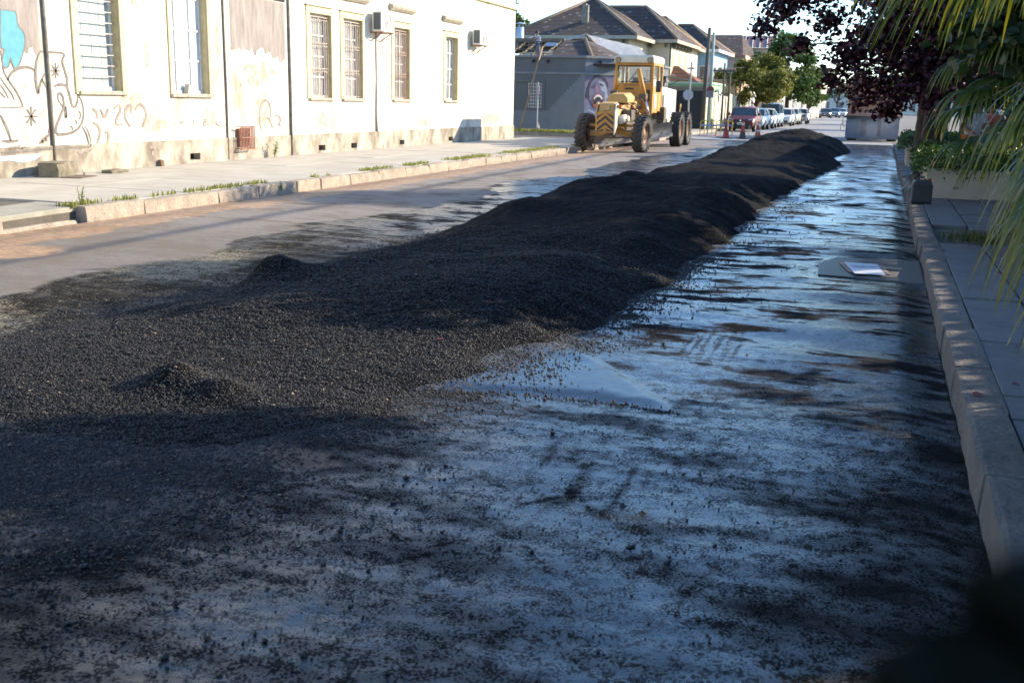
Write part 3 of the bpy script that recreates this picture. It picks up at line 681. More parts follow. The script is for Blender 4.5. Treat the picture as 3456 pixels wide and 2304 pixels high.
frame_m = mat('window_paint_white', (0.74, 0.72, 0.66), 0.6, (0.55, 0.52, 0.46), 8)
pane_m = mat('frosted_pane', (0.30, 0.33, 0.31), 0.35, (0.44, 0.46, 0.43), 22, bump=0.003, bscale=60)
iron_m = mat('iron_bar', (0.33, 0.20, 0.14), 0.6, (0.50, 0.36, 0.27), 14)
iron_pale = mat('iron_bar_pale', (0.52, 0.46, 0.38), 0.6, (0.36, 0.24, 0.18), 14)
reveal_m = mat('reveal_ochre', (0.55, 0.45, 0.25), 0.85, (0.40, 0.32, 0.18), 5)
for wi, (a, b, c, d, kind) in enumerate(W):
    a -= Y0; b -= Y0; c -= 0.15; d -= 0.15; w = b - a
    f = MB()
    for (p, q_) in (((a, c), (a + 0.055, d)), ((b - 0.055, c), (b, d)), ((a + 0.055, d - 0.06), (b - 0.055, d)), ((a + 0.055, c), (b - 0.055, c + 0.06))):
        f.box((-0.21, p[0], p[1]), (-0.15, q_[0], q_[1]))
    win = f.build('window', frame_m, wb, bevel=0.005)
    # jamb lining on the far side (the one we see), painted ochre
    MB().box((-0.150, b - 0.012, c), (-0.002, b + 0.002, d)).build('jamb', reveal_m, win)
    MB().box((-0.16, a - 0.08, c - 0.075), (0.07, b + 0.08, c - 0.004)).build('sill', sill_m, win, bevel=0.012)
    if kind == 'glass':
        ncol = 4; us = np.linspace(a + 0.06, b - 0.06, ncol + 1); vs = np.linspace(c + 0.07, d - 0.07, 14)
        for i in range(ncol):
            for j in range(len(vs) - 1):
                MB().box((-0.195, us[i] + 0.006, vs[j] + 0.006), (-0.185 + random.uniform(-.003, .003), us[i + 1] - 0.006, vs[j + 1] - 0.006)).build('pane', pane_m, win)
        for v_ in vs[1:-1]: MB().box((-0.10, a - 0.01, v_ - 0.008), (-0.085, b + 0.01, v_ + 0.008)).build('bar', iron_pale, win)
        MB().box((-0.004, a - 0.15, c - 0.07), (0.035, a, d + 0.1)).build('architrave', trim_m, win, bevel=0.006); MB().box((-0.004, b, c - 0.07), (0.035, b + 0.15, d + 0.1)).build('architrave', trim_m, win, bevel=0.006)
    elif kind == 'white':
        MB().box((-0.20, a + 0.06, c + 0.06), (-0.18, b - 0.06, d - 0.06)).build('pane', mat('white_pane', (0.62, 0.66, 0.70), 0.35, (0.48, 0.54, 0.60), 3), win)
        for u in (a + w * 0.30, a + w * 0.70): MB().box((-0.18, u - 0.025, c + 0.06), (-0.150, u + 0.025, d - 0.06)).build('mullion', frame_m, win)
        for v_ in (c + 0.68, c + 1.30, c + 1.95): MB().box((-0.178, a + 0.06, v_ - 0.02), (-0.152, b - 0.06, v_ + 0.02)).build('glazing_bar', frame_m, win)
        MB().box((-0.004, a - 0.09, c - 0.05), (0.03, a, d + 0.1)).build('architrave', trim_m, win, bevel=0.006); MB().box((-0.004, b, c - 0.05), (0.03, b + 0.14, d + 0.1)).build('architrave', trim_m, win, bevel=0.006)
        MB().prism([(0, c - 0.0), (0.35, c), (0.05, c + 0.20)], -0.14, -0.03, 'X').build('rubble', slab_m, win).location = (0, a + 0.55, 0)
    else:
        MB().box((-0.20, a + 0.05, c + 0.05), (-0.185, b - 0.05, d - 0.05)).build('pane', mat('dim_pane', (0.20, 0.21, 0.22), 0.2, (0.42, 0.42, 0.42), 2), win)
        for u in np.linspace(a + 0.32 * w, b - 0.32 * w, 2): MB().box((-0.185, u - 0.02, c + 0.05), (-0.150, u + 0.02, d - 0.05)).build('mullion', frame_m, win)
        for v_ in np.linspace(c, d, 5)[1:-1]: MB().box((-0.183, a + 0.05, v_ - 0.018), (-0.152, b - 0.05, v_ + 0.018)).build('glazing_bar', frame_m, win)
        if kind == 'grille':
            im = iron_m if wi == 4 else iron_pale
            for u in np.linspace(a + 0.05, b - 0.05, 10): MB().box((-0.062, u - 0.007, c + 0.02), (-0.048, u + 0.007, d - 0.12)).build('bar', im, win)
            for v_ in (c + 0.04, c + 0.66, c + 0.74, c + 1.30, c + 1.38, d - 0.14, d - 0.07): MB().box((-0.070, a, v_ - 0.010), (-0.062, b, v_ + 0.010)).build('cross_bar', im, win)
            for v_ in (c + 0.70, c + 1.34):
                for u in (a + 0.25 * w, a + 0.75 * w): MB().lathe([(0.045, -0.006), (0.055, 0), (0.045, 0.006), (0.035, 0), (0.045, -0.006)], 12, (-0.055, u, v_), 'X').build('ring', im, win)
        MB().box((-0.004, a - 0.16, c - 0.02), (0.028, a, d + 0.16)).build('architrave', trim_m, win, bevel=0.006); MB().box((-0.004, b, c - 0.02), (0.028, b + 0.10, d + 0.16)).build('architrave', trim_m, win, bevel=0.006)
        MB().box((-0.004, a, d), (0.028, b, d + 0.16)).build('lintel', trim_m, win, bevel=0.006)
        MB().box((0.0, a - 0.2, d + 0.17), (0.06, b + 0.14, d + 0.20)).build('moulding', sill_m, win, bevel=0.006)
        hd = MB(); hd.prism([(0.0, d + 0.46), (0.05, d + 0.46), (0.12, d + 0.53), (0.14, d + 0.58), (0.13, d + 0.62), (0.0, d + 0.66)], a - 0.3, b + 0.28, 'Y'); hd.build('hood', sill_m, win, bevel=0.008)
# caged meter box
cg = thing('meter_cage', 'rusty cage over a meter box low on the white wall', 'cage', (WX + 0.03, 21.1, 0.65))
MB().box((-0.02, -0.22, -0.20), (0.05, 0.22, 0.20)).build('box', mat('meter_rust', (0.30, 0.12, 0.07), 0.8, (0.16, 0.08, 0.06), 12), cg, bevel=0.006)
MB().box((0.0505, -0.13, -0.15), (0.056, 0.13, 0.12)).build('opening', dark_m, cg)
rust = mat('rusty_iron', (0.36, 0.15, 0.09), 0.8, (0.20, 0.10, 0.08), 14)
for u in np.linspace(-0.27, 0.27, 10): MB().box((0.13, u - 0.009, -0.26), (0.148, u + 0.009, 0.25)).build('bar', rust, cg)
for z_ in (-0.26, 0.0, 0.25): MB().box((0.150, -0.28, z_ - 0.01), (0.162, 0.28, z_ + 0.01)).build('rail', rust, cg)
for u in (-0.27, 0.27):
    for z_ in (-0.25, 0.24): MB().bar((-0.02, u, z_), (0.14, u, z_), 0.016).build('bracket', rust, cg)

# graffiti: flat paint on the wall
GR = {
    'teal': [ (14.22,2.88),(14.51,2.89),(14.56,2.85),(14.57,2.65),(14.70,2.56),(14.71,2.37),(14.65,2.23),(14.54,2.01),(14.43,1.93),(14.37,2.04),(14.35,2.14),(14.30,1.96),(14.19,1.95),(14.16,2.11),(14.25,2.25),(14.15,2.27) ],
    'arm': [ (14.15,2.23),(14.17,2.07),(14.18,1.90),(14.25,1.78),(14.42,1.59),(14.53,1.39),(14.55,1.31),(14.04,1.31) ],
    'arm2': [ (14.10,1.80),(14.19,1.68),(14.31,1.55),(14.37,1.43) ],
    'arm3': [ (14.09,1.68),(14.18,1.57),(14.24,1.46) ],
    'arm4': [ (14.07,1.56),(14.17,1.47) ],
    'leg': [ (14.03,1.19),(14.10,1.07),(14.16,0.95),(14.20,0.83),(14.21,0.76) ],
    'ground': [ (14.03,0.76),(14.20,0.75),(14.38,0.76) ],
    'belly': [ (14.25,1.76),(14.34,1.88),(14.51,1.96),(14.68,1.99),(14.81,1.97),(14.88,1.93) ],
    'sleeve': [ (15.02,2.24),(14.96,2.15),(14.90,1.98),(14.88,1.82),(14.89,1.66),(14.92,1.52),(14.94,1.62),(15.02,1.78),(15.11,1.89) ],
    'sleeve2': [ (15.02,1.79),(15.12,1.68),(15.17,1.58),(15.20,1.39),(15.22,1.23),(15.17,1.04),(15.09,0.87) ],
    'bottle': [ (15.02,2.26),(15.24,2.26),(15.65,2.26),(15.54,2.13),(15.59,1.97),(15.65,1.80),(15.62,1.69),(15.68,1.52),(15.71,1.35),(15.78,1.31),(15.85,1.38),(15.88,1.51),(15.88,1.56) ],
    'bottle2': [ (15.88,1.56),(15.98,1.42),(16.01,1.25),(15.97,1.07),(15.85,0.94),(15.69,0.87),(15.50,0.84),(15.26,0.84),(15.29,1.00),(15.42,1.18),(15.52,1.33),(15.51,1.50),(15.44,1.57),(15.38,1.54),(15.38,1.44),(15.48,1.33) ],
    'curl': [ (15.32,1.68),(15.47,1.72),(15.60,1.69) ],
    'drop': [ (15.55,1.33),(15.57,1.21),(15.54,1.11),(15.53,1.21),(15.55,1.33) ],
    'sw1': [ (15.85,1.23),(15.91,1.24),(15.92,1.15),(15.87,1.10) ],
    'sw2': [ (15.76,1.09),(15.80,1.07),(15.80,1.01) ],
    'sw3': [ (15.62,0.98),(15.68,0.98),(15.69,0.91) ],
    'tail': [ (15.96,0.99),(16.05,0.87),(16.10,0.72),(16.10,0.61) ],
    'base': [ (13.96,0.57),(14.50,0.58),(15.09,0.61),(15.54,0.60),(16.10,0.60) ],
    'foot': [ (14.86,0.70),(15.00,0.79),(15.12,0.85) ],
    'foot2': [ (14.91,0.74),(14.96,0.71) ],
    'foot3': [ (14.99,0.77),(15.05,0.74) ],
    'st00': [ (15.38,2.08),(15.36,1.81) ],
    'st01': [ (15.26,1.94),(15.48,1.95) ],
    'st02': [ (15.29,2.04),(15.44,1.86) ],
    'st03': [ (15.46,2.04),(15.28,1.85) ],
    'st10': [ (14.73,1.33),(14.70,1.00) ],
    'st11': [ (14.58,1.16),(14.85,1.16) ],
    'st12': [ (14.63,1.28),(14.80,1.05) ],
    'st13': [ (14.83,1.28),(14.60,1.05) ],
    'tag': [ (14.21,0.69),(14.16,0.68),(14.14,0.62),(14.19,0.61),(14.21,0.65),(14.18,0.65) ],
    'tag2': [ (14.30,0.68),(14.25,0.68),(14.25,0.65),(14.29,0.64),(14.27,0.61),(14.23,0.61) ],
    'tag3': [ (14.32,0.62),(14.33,0.68),(14.37,0.67),(14.34,0.65),(14.38,0.61) ],
    'tag4': [ (14.40,0.68),(14.45,0.68),(14.42,0.62),(14.39,0.62),(14.46,0.63),(14.48,0.67),(14.51,0.62) ],
    'f1': [ (16.24,1.29),(16.36,1.23),(16.36,1.10) ],
    'f2': [ (16.46,1.29),(16.55,1.09),(16.67,1.29) ],
    'f3': [ (16.22,1.04),(16.37,0.99),(16.42,0.85),(16.30,0.65) ],
    'f4': [ (16.53,0.84),(16.65,0.87),(16.59,0.64) ],
    'f5': [ (16.82,1.29),(17.00,1.38),(17.03,1.26),(16.89,1.12),(16.85,0.98),(17.05,1.00) ],
    'f6': [ (17.27,0.94),(17.11,1.12),(17.17,1.32),(17.35,1.38),(17.31,1.20) ],
    'f7': [ (17.43,1.29),(17.57,1.38),(17.73,1.33),(17.78,1.14),(17.63,0.94) ],
    'f8': [ (17.78,0.55),(17.87,0.49),(18.04,0.57) ],
    'f9': [ (17.87,0.49),(17.86,0.38) ],
    'f10': [ (15.65,0.52),(15.73,0.56),(15.81,0.50),(15.91,0.57),(16.00,0.50),(16.13,0.56) ],
    'c1': [ (18.85,1.04),(18.89,0.98),(18.97,1.04) ],
    'c2': [ (19.32,1.07),(19.32,0.93) ],
    'c3': [ (19.64,1.07),(19.80,1.05),(19.57,0.92),(19.96,0.97) ],
    'c4': [ (20.19,1.06),(20.10,0.98),(20.24,0.90),(20.47,0.93) ],
    'o1': [ (21.90,0.82),(21.86,1.15),(21.96,1.43),(22.17,1.50),(22.32,1.43),(22.39,1.15),(22.30,1.04),(22.20,1.07) ],
    'o2': [ (22.30,1.04),(22.44,0.84) ],
    'o3': [ (22.52,1.12),(22.74,1.13),(22.81,1.00),(22.67,0.90),(22.86,0.89) ],
}
def ribbon(mb, pts, w, x=0.004, mi=0):
    pts = [Vector((0, p[0] - Y0, p[1] - 0.15)) for p in pts]
    out = []
    for i, p in enumerate(pts):                       # rounder lines
        if 0 < i < len(pts) - 1: out += [p * 0.75 + pts[i - 1] * 0.25, p * 0.75 + pts[i + 1] * 0.25]
        else: out.append(p)
    vs = []
    for i, p in enumerate(out):
        d = (out[min(i + 1, len(out) - 1)] - out[max(i - 1, 0)])
        d = d.normalized() if d.length > 1e-6 else Vector((0, 1, 0))
        nrm = Vector((0, -d.z, d.y)); ww = w * (0.6 + 0.8 * math.sin(PI * (i + 0.6) / (len(out) + 0.2)))
        vs += [p + nrm * ww / 2 + Vector((x, 0, 0)), p - nrm * ww / 2 + Vector((x, 0, 0))]
    o0 = len(mb.v); mb.add(vs, [(2 * i, 2 * i + 1, 2 * i + 3, 2 * i + 2) for i in range(len(out) - 1)], mi)
ink = mat('graffiti_ink', (0.12, 0.105, 0.09), 0.8, (0.24, 0.20, 0.16), 9)
faded = mat('graffiti_faded', (0.20, 0.17, 0.15), 0.85, (0.36, 0.30, 0.23), 7)
for k_, p_ in GR.items():
    if k_ == 'teal': continue
    lowz = min(z_ for _, z_ in p_); xx = 0.037 if lowz < 0.64 else 0.009; mb = MB()
    if k_[0] in 'fo' and k_[:2] != 'fo' or k_[0] == 'c' and k_[1].isdigit():
        ribbon(mb, p_, 0.05 if k_[0] != 'c' else 0.025, xx); mb.build('faded_graffiti_stroke', faded, wb, fix=False)
    else:
        ribbon(mb, p_, 0.014 if k_[:3] == 'tag' else (0.024 if k_[:2] in ('st', 'sw', 'ar') else 0.04), xx); mb.build('graffiti_stroke', ink, wb, fix=False)
tp = [(0.0075, p[0] - Y0, p[1] - 0.15) for p in GR['teal']]
MB().add(tp, [tuple(range(len(tp)))]).build('graffiti_teal_shape', mat('graffiti_teal', (0.055, 0.235, 0.285), 0.7, (0.10, 0.31, 0.36), 5), wb)
mb = MB(); ribbon(mb, GR['teal'] + GR['teal'][:1], 0.02, 0.010); mb.build('graffiti_teal_outline', ink, wb, fix=False)
MB().add([(0.034, 13.6 - Y0, 0.36), (0.034, 14.9 - Y0, 0.38), (0.034, 14.7 - Y0, 0.27), (0.034, 14.4 - Y0, 0.24), (0.034, 14.1 - Y0, 0.29), (0.034, 13.6 - Y0, 0.26)], [tuple(range(6))]).build('graffiti_blue_smear', mat('graffiti_blue', (0.28, 0.38, 0.52), 0.8, (0.42, 0.46, 0.52), 8), wb)

# air conditioners
ac_m = mat('ac_white', (0.72, 0.70, 0.66), 0.45, (0.62, 0.59, 0.52), 5); ac_d = mat('ac_fins', (0.10, 0.13, 0.14), 0.5, (0.05, 0.06, 0.07), 60)
def aircon(loc, w, h, label):
    t = thing('air_conditioner', label, 'air conditioner', loc, 0, 'air conditioner units on the white wall')
    MB().box((0.10, -w / 2, 0), (0.40, w / 2, h)).build('casing', ac_m, t, bevel=0.018)
    MB().box((0.15, -w / 2 - 0.008, 0.05), (0.36, -w / 2 + 0.01, h - 0.04)).build('coil', ac_d, t)
    g = MB(); g.lathe([(h * 0.40, 0.401), (h * 0.41, 0.415), (h * 0.38, 0.418)], 28, (0, 0.02, h / 2), 'X'); g.build('fan_ring', ac_m, t, smooth=True)
    MB().lathe([(0.001, 0.404), (h * 0.38, 0.404)], 28, (0, 0.02, h / 2), 'X').build('fan', mat('ac_grille', (0.30, 0.28, 0.25), 0.6, (0.45, 0.42, 0.37), 70), t)
    MB().lathe([(0.001, 0.424), (0.06, 0.42), (0.06, 0.403)], 16, (0, 0.02, h / 2), 'X').build('fan_hub', ac_m, t, smooth=True)
    for r_ in (0.14, 0.20, 0.26, 0.32):
        if r_ < h * 0.38: MB().lathe([(r_, 0.408), (r_ + 0.006, 0.416), (r_ + 0.012, 0.408)], 24, (0, 0.02, h / 2), 'X').build('grille_ring', ac_m, t)
    for s_ in (-1, 1):
        MB().bar((0.0, s_ * w * 0.36, -0.02), (0.43, s_ * w * 0.36, -0.02), 0.03).bar((0.0, s_ * w * 0.36, -0.26), (0.36, s_ * w * 0.36, -0.03), 0.025).build('bracket', rust, t)
    MB().tube([(0.12, w / 2, 0.1), (0.1, w / 2 + 0.06, 0.0), (0.02, w / 2 + 0.06, -0.2), (0.02, w / 2 + 0.05, -0.6)], 0.012, 6).build('hose', mat('hose_grey', (0.4, 0.38, 0.34), 0.7), t)
    return t
aircon((WX, 28.0, 3.42), 0.80, 0.54, 'larger white air conditioner between the grilled windows of the white building')
aircon((WX, 35.75, 3.48), 0.74, 0.52, 'smaller white air conditioner near the far corner of the white building')

# odds and ends at the foot of the wall
st_m = mat('old_block', (0.24, 0.20, 0.14), 0.95, (0.13, 0.12, 0.08), 6, bump=0.02, bscale=14)
o = rough_block(-0.2, 0.2, -0.3, 0.3, 0, 0.26, 0.03, 6).build('stone_block', st_m); o.location = (-13.45, 14.75, 0.15); o.rotation_euler = (0, 0, 0.25)
tag(o, 'weathered stone block standing against the graffiti wall', 'stone block')
o = MB().box((-0.42, -0.3, 0), (0.42, 0.3, 0.012)).build('metal_plate', mat('rusty_plate', (0.10, 0.07, 0.05), 0.8, (0.2, 0.14, 0.1), 5)); o.location = (-13.32, 14.8, 0.154); o.rotation_euler = (0, 0, 0.25); tag(o, 'rusty flat plate lying under the stone block', 'metal plate')
o = rough_block(-0.12, 0.12, -0.26, 0.26, 0, 0.06, 0.015, 5).build('flat_stone', st_m); o.location = (-13.35, 16.1, 0.15); o.rotation_euler = (0, 0, 0.1); tag(o, 'flat broken stone lying on the pavement under the glass window', 'stone')
o = rough_block(-0.04, 0.04, -0.05, 0.05, 0, 0.13, 0.015, 4).build('small_stone', mat('brown_stone', (0.22, 0.13, 0.07), 0.9)); o.location = (-13.80, 18.05, 0.15); tag(o, 'small brown stone at the foot of the wall left of the first vent', 'stone')
def weed(loc, h, n, label, seed=1):
    t = thing('weed', label, 'weed', loc); r = random.Random(seed)
    lm = leafmat('weed_leaf', (0.12, 0.20, 0.03), (0.25, 0.30, 0.06), 0.55, 0.4)
    V = []; F = []; T = []
    sm_ = MB()
    for s_ in range(max(2, n // 14)):
        a = r.uniform(0, 2 * PI); tip = Vector((math.cos(a) * h * 0.22, math.sin(a) * h * 0.22, h * r.uniform(0.5, 1)))
        sm_.tube([(0, 0, 0), tip * 0.5 + Vector((0, 0, 0.02)), tip], [0.006, 0.005, 0.002], 5)
        for k_ in range(14):
            f = 0.2 + 0.8 * k_ / 13; p = tip * f; b = r.uniform(0, 2 * PI); l = h * 0.20 * r.uniform(0.6, 1.2) * (1.25 - f * 0.6)
            d = Vector((math.cos(b), math.sin(b), r.uniform(-0.1, 0.5))); sd = Vector((-d.y, d.x, 0)) * 0.32; o_ = len(V)
            V += [p, p + d * l * 0.5 + sd * l, p + d * l, p + d * l * 0.5 - sd * l]; F.append((o_, o_ + 1, o_ + 2, o_ + 3)); T += [r.random()] * 4
    np_mesh('leaves', V, F, lm, t, attrs={'tone': T}); sm_.build('stem', mat('weed_stem', (0.12, 0.16, 0.04), 0.7), t)
    return t
weed((-13.70, 22.15, 0.15), 0.50, 60, 'tall leafy weed growing at the wall beside the meter cage', 3)
weed((-13.72, 15.3, 0.15), 0.16, 40, 'low green weed at the foot of the downpipe near the stone block', 4)
weed((-13.15, 15.05, 0.15), 0.15, 40, 'small weed spreading beside the rusty plate', 5)
weed((-9.83, 11.15, 0.12), 0.30, 60, 'dry weed growing out of the storm drain mouth', 6)
weed((-9.58, 15.7, 0.02), 0.22, 30, 'little weed in a joint on the face of the left kerb', 7)
weed((-13.75, 28.15, 0.15), 0.12, 30, 'tiny weed under the long crack in the white wall', 8)

# ------------------------------------------------------------------ grey corner building
def tile_material(name, c1, c2, rows=16.0, ang=0.0):
    m, t, b = principled(name); N, K = t.nodes, t.links
    tc = N.new('ShaderNodeTexCoord'); n = N.new('ShaderNodeTexNoise'); n.inputs['Scale'].default_value = 1.6; n.inputs['Detail'].default_value = 8; n.inputs['Roughness'].default_value = 0.75
    K.new(tc.outputs['Object'], n.inputs[0])
    r = N.new('ShaderNodeMapRange'); r.inputs[1].default_value = 0.38; r.inputs[2].default_value = 0.66; K.new(n.outputs[0], r.inputs[0])
    mx = N.new('ShaderNodeMix'); mx.data_type = 'RGBA'; mx.inputs[6].default_value = (*c1, 1); mx.inputs[7].default_value = (*c2, 1); K.new(r.outputs[0], mx.inputs[0])
    w = N.new('ShaderNodeTexWave'); w.wave_type = 'BANDS'; w.bands_direction = 'Z'; w.wave_profile = 'SAW'; w.inputs['Scale'].default_value = rows / 6.283 * 0.5; K.new(tc.outputs['Object'], w.inputs[0])
    w2 = N.new('ShaderNodeTexWave'); w2.wave_type = 'BANDS'; w2.bands_direction = 'DIAGONAL'; w2.inputs['Scale'].default_value = 3.2; 
    K.new(tc.outputs['Object'], w2.inputs[0])
    v = N.new('ShaderNodeTexVoronoi'); v.inputs['Scale'].default_value = 6; K.new(tc.outputs['Object'], v.inputs[0])
    rv = N.new('ShaderNodeMapRange'); rv.inputs[1].default_value = 0.93; rv.inputs[2].default_value = 0.97; rv.inputs[4].default_value = 0.5
    sv = N.new('ShaderNodeSeparateColor'); K.new(v.outputs['Color'], sv.inputs[0]); K.new(sv.outputs[0], rv.inputs[0])
    m2 = N.new('ShaderNodeMix'); m2.data_type = 'RGBA'; m2.inputs[7].default_value = (0.42, 0.42, 0.38, 1); K.new(mx.outputs[2], m2.inputs[6]); K.new(rv.outputs[0], m2.inputs[0])
    m3 = N.new('ShaderNodeMix'); m3.data_type = 'RGBA'; m3.blend_type = 'MULTIPLY'; m3.inputs[7].default_value = (0.35, 0.33, 0.33, 1); K.new(m2.outputs[2], m3.inputs[6])
    rw = N.new('ShaderNodeMapRange'); rw.inputs[1].default_value = 0.72; rw.inputs[2].default_value = 1.0; K.new(w.outputs[1], rw.inputs[0]); K.new(rw.outputs[0], m3.inputs[0])
    K.new(m3.outputs[2], b.inputs['Base Color']); b.inputs['Roughness'].default_value = 0.9
    ad = N.new('ShaderNodeMath'); ad.operation = 'ADD'; K.new(w.outputs[1], ad.inputs[0]); K.new(w2.outputs[1], ad.inputs[1])
    bp = N.new('ShaderNodeBump'); bp.inputs['Distance'].default_value = 0.06; K.new(ad.outputs[0], bp.inputs['Height']); K.new(bp.outputs[0], b.inputs['Normal'])
    return m
old_tile = tile_material('old_roof_tiles', (0.060, 0.050, 0.047), (0.125, 0.080, 0.060))
red_tile = tile_material('red_roof_tiles', (0.30, 0.10, 0.055), (0.20, 0.08, 0.05))
gpaint = mat('grey_paint', (0.125, 0.130, 0.130), 0.8, (0.105, 0.110, 0.112), 1.2, bump=0.003, bscale=20)
gpaint2 = mat('grey_paint_pale', (0.20, 0.205, 0.205), 0.85, (0.165, 0.170, 0.172), 3, bump=0.006, bscale=14)
gpaint_lit = mat('grey_paint_chamfer_lit', (0.135, 0.155, 0.175), 0.8, (0.115, 0.135, 0.155), 1.5, bump=0.003, bscale=20)  # same grey, lighter and bluer: the chamfer's different light put into its colour
wood_m = mat('weathered_wood', (0.20, 0.15, 0.105), 0.85, (0.12, 0.09, 0.065), 5, stretch=(1, 1, 0.2))

gb = thing('grey_corner_building', 'dark grey single storey corner building with a painted mural on its chamfer', 'building', (-13.95, 51.0, 0.15))
# local: front wall along x (to the left) at y=0, chamfer from (0,0) to (2.3,2.3)
mb = MB(); facade(mb, -9, 0, -0.2, 3.55, [(-3.75, -2.2, 1.10, 2.36)], 0.12, lambda u, v, d: (u, d, v)); 
mb.build('front_wall', gpaint, gb, fix=False)
CH = 1.25
mb = MB(); mb.add([(0, 0, -0.2), (CH, CH, -0.2), (CH, CH, 3.55), (0, 0, 3.55)], [(0, 1, 2, 3)]); mb.build('chamfer_wall', gpaint_lit, gb, fix=False)
mb = MB(); mb.add([(CH, CH, -0.2), (CH, 14.8, -0.2), (CH, 14.8, 3.55), (CH, CH, 3.55)], [(0, 1, 2, 3)]); mb.build('side_wall', gpaint, gb, fix=False)
# coping and string course
for z0, z1, pr, nm in ((3.55, 3.66, 0.10, 'coping'), (2.76, 2.87, 0.05, 'string_course')):
    mb = MB(); mb.prism([(-9, -pr), (pr * 0.41, -pr), (CH + pr, CH - pr * 0.41), (CH + pr, 14.8), (CH - 0.2, 14.8), (CH - 0.2, CH + 0.1), (-0.1, 0.2), (-9, 0.2)], z0, z1, 'Z'); mb.build(nm, gpaint2, gb, bevel=0.012)
# stepped paler painted stonework, each course one step
n = 19
for i in range(n):
    z0 = 0.0 + 2.76 * i / n; z1 = 2.76 * (i + 1) / n; t = (i + 0.5) / n
    x0 = -9.0 if z1 < 1.08 else -1.75 + 1.65 * (z0 - 1.05) / 1.7
    if x0 > -0.08: continue
    MB().box((x0, -0.016 - 0.0015 * (i % 2), z0 + 0.001), (-0.002, -0.002, z1 - 0.001)).build('stone_course', gpaint2, gb)
# roller shutter, grilled window
MB().box((-3.72, 0.03, 1.10), (-2.96, 0.08, 2.36)).build('shutter', mat('grey_shutter', (0.10, 0.105, 0.105), 0.6), gb)
wn = MB().box((-2.95, 0.06, 1.10), (-2.2, 0.09, 2.36)).build('window', mat('window_dark', (0.10, 0.11, 0.12), 0.2), gb)
wgm = mat('white_grille', (0.62, 0.61, 0.57), 0.6)
for u in np.linspace(-2.9, -2.24, 6): MB().box((u - 0.011, 0.0, 1.12), (u + 0.011, 0.02, 2.34)).build('bar', wgm, wn)
for z_ in np.linspace(1.16, 2.3, 8): MB().box((-2.93, 0.022, z_ - 0.011), (-2.22, 0.04, z_ + 0.011)).build('cross_bar', wgm, wn)
mb = MB()
for (p, q_) in (((-3.90, 1.0), (-3.76, 2.5)), ((-2.19, 1.0), (-2.05, 2.5)), ((-3.76, 2.37), (-2.19, 2.5)), ((-3.76, 1.0), (-2.19, 1.09))): mb.box((p[0], -0.04, p[1]), (q_[0], -0.001, q_[1]))
mb.build('window_surround', gpaint, gb, bevel=0.005)
for u in (-2.65, -1.9): 
    MB().cyl((u, -0.02, 3.42), (u, -0.14, 3.36), 0.05, 0.07, 10).build('floodlight', mat('black_metal', (0.02, 0.02, 0.022), 0.5), gb)
o = MB().cyl((0.55, 0.53, 3.42), (0.65, 0.42, 3.36), 0.05, 0.07, 10).build('floodlight', MATS['black_metal'], gb)
# mural: painted screaming face on the chamfer (u along the chamfer, v up)
ex = Vector((1, 1, 0)).normalized(); en = Vector((1, -1, 0)).normalized()
mural = None
def mur(name, pts, layer, m, parent):
    if layer >= 4: pts = [(u, 0.915 + 0.69 * v_) for u, v_ in pts]
    vs = [tuple(ex * (u * 0.535) + en * (0.004 + 0.003 * layer) + Vector((0, 0, v_))) for u, v_ in pts]
    return MB().add(vs, [tuple(range(len(vs)))]).build(name, m, parent, fix=False)
def ell(cx, cy, rx, ry, n=20, rot=0.0):
    return [(cx + rx * math.cos(t) * math.cos(rot) - ry * math.sin(t) * math.sin(rot), cy + rx * math.cos(t) * math.sin(rot) + ry * math.sin(t) * math.cos(rot)) for t in (2 * PI * k / n for k in range(n))]
M_ = lambda n, c, c2=None, s=4: mat('mural_' + n, c, 0.75, c2 or tuple(x * 0.7 for x in c), s)
mural = mur('mural', [(0.02, 0.1), (3.2, 0.1), (3.2, 2.74), (0.02, 2.74)], 0, M_('lilac', (0.17, 0.14, 0.21), (0.11, 0.095, 0.15)), gb)
mur('shirt', [(0.02, 0.1), (1.9, 0.1), (1.5, 0.7), (1.0, 1.1), (0.45, 1.4), (0.1, 1.3), (0.02, 1.0)], 1, M_('shirt', (0.16, 0.19, 0.28), (0.07, 0.08, 0.12), 2.5), mural)
for k_ in range(5): mur('shirt_stripe', [(0.05 + 0.08 * k_, 0.25 + 0.2 * k_), (0.9 + 0.05 * k_, 0.12 + 0.2 * k_), (0.92 + 0.05 * k_, 0.19 + 0.2 * k_), (0.08 + 0.08 * k_, 0.34 + 0.2 * k_)], 2, M_('stripe', (0.28, 0.31, 0.38)), mural)
mur('collar', [(0.45, 0.12), (1.5, 0.12), (1.3, 0.45), (0.9, 0.6), (0.5, 0.5)], 3, M_('cloth', (0.45, 0.45, 0.52)), mural)
mur('hair', [(0.1, 1.2), (0.25, 1.7), (0.5, 2.25), (0.9, 2.62), (1.5, 2.68), (2.2, 2.45), (2.5, 2.0), (2.4, 1.7), (2.0, 1.9), (1.2, 1.6), (0.6, 1.1), (0.3, 1.0)], 4, M_('hair', (0.035, 0.03, 0.05)), mural)
mur('face', [(0.5, 1.0), (0.45, 1.6), (0.65, 2.15), (1.05, 2.45), (1.6, 2.45), (2.1, 2.2), (2.4, 1.8), (2.55, 1.2), (2.4, 0.6), (1.9, 0.3), (1.2, 0.3), (0.8, 0.6)], 5, M_('skin', (0.16, 0.17, 0.25), (0.045, 0.05, 0.09), 2.2), mural)
mur('face_light', [(1.35, 2.3), (2.05, 2.15), (2.35, 1.7), (2.45, 1.2), (2.2, 0.8), (2.1, 1.5), (1.6, 1.7)], 6, M_('skin_light', (0.42, 0.43, 0.48), (0.18, 0.19, 0.26), 3), mural)
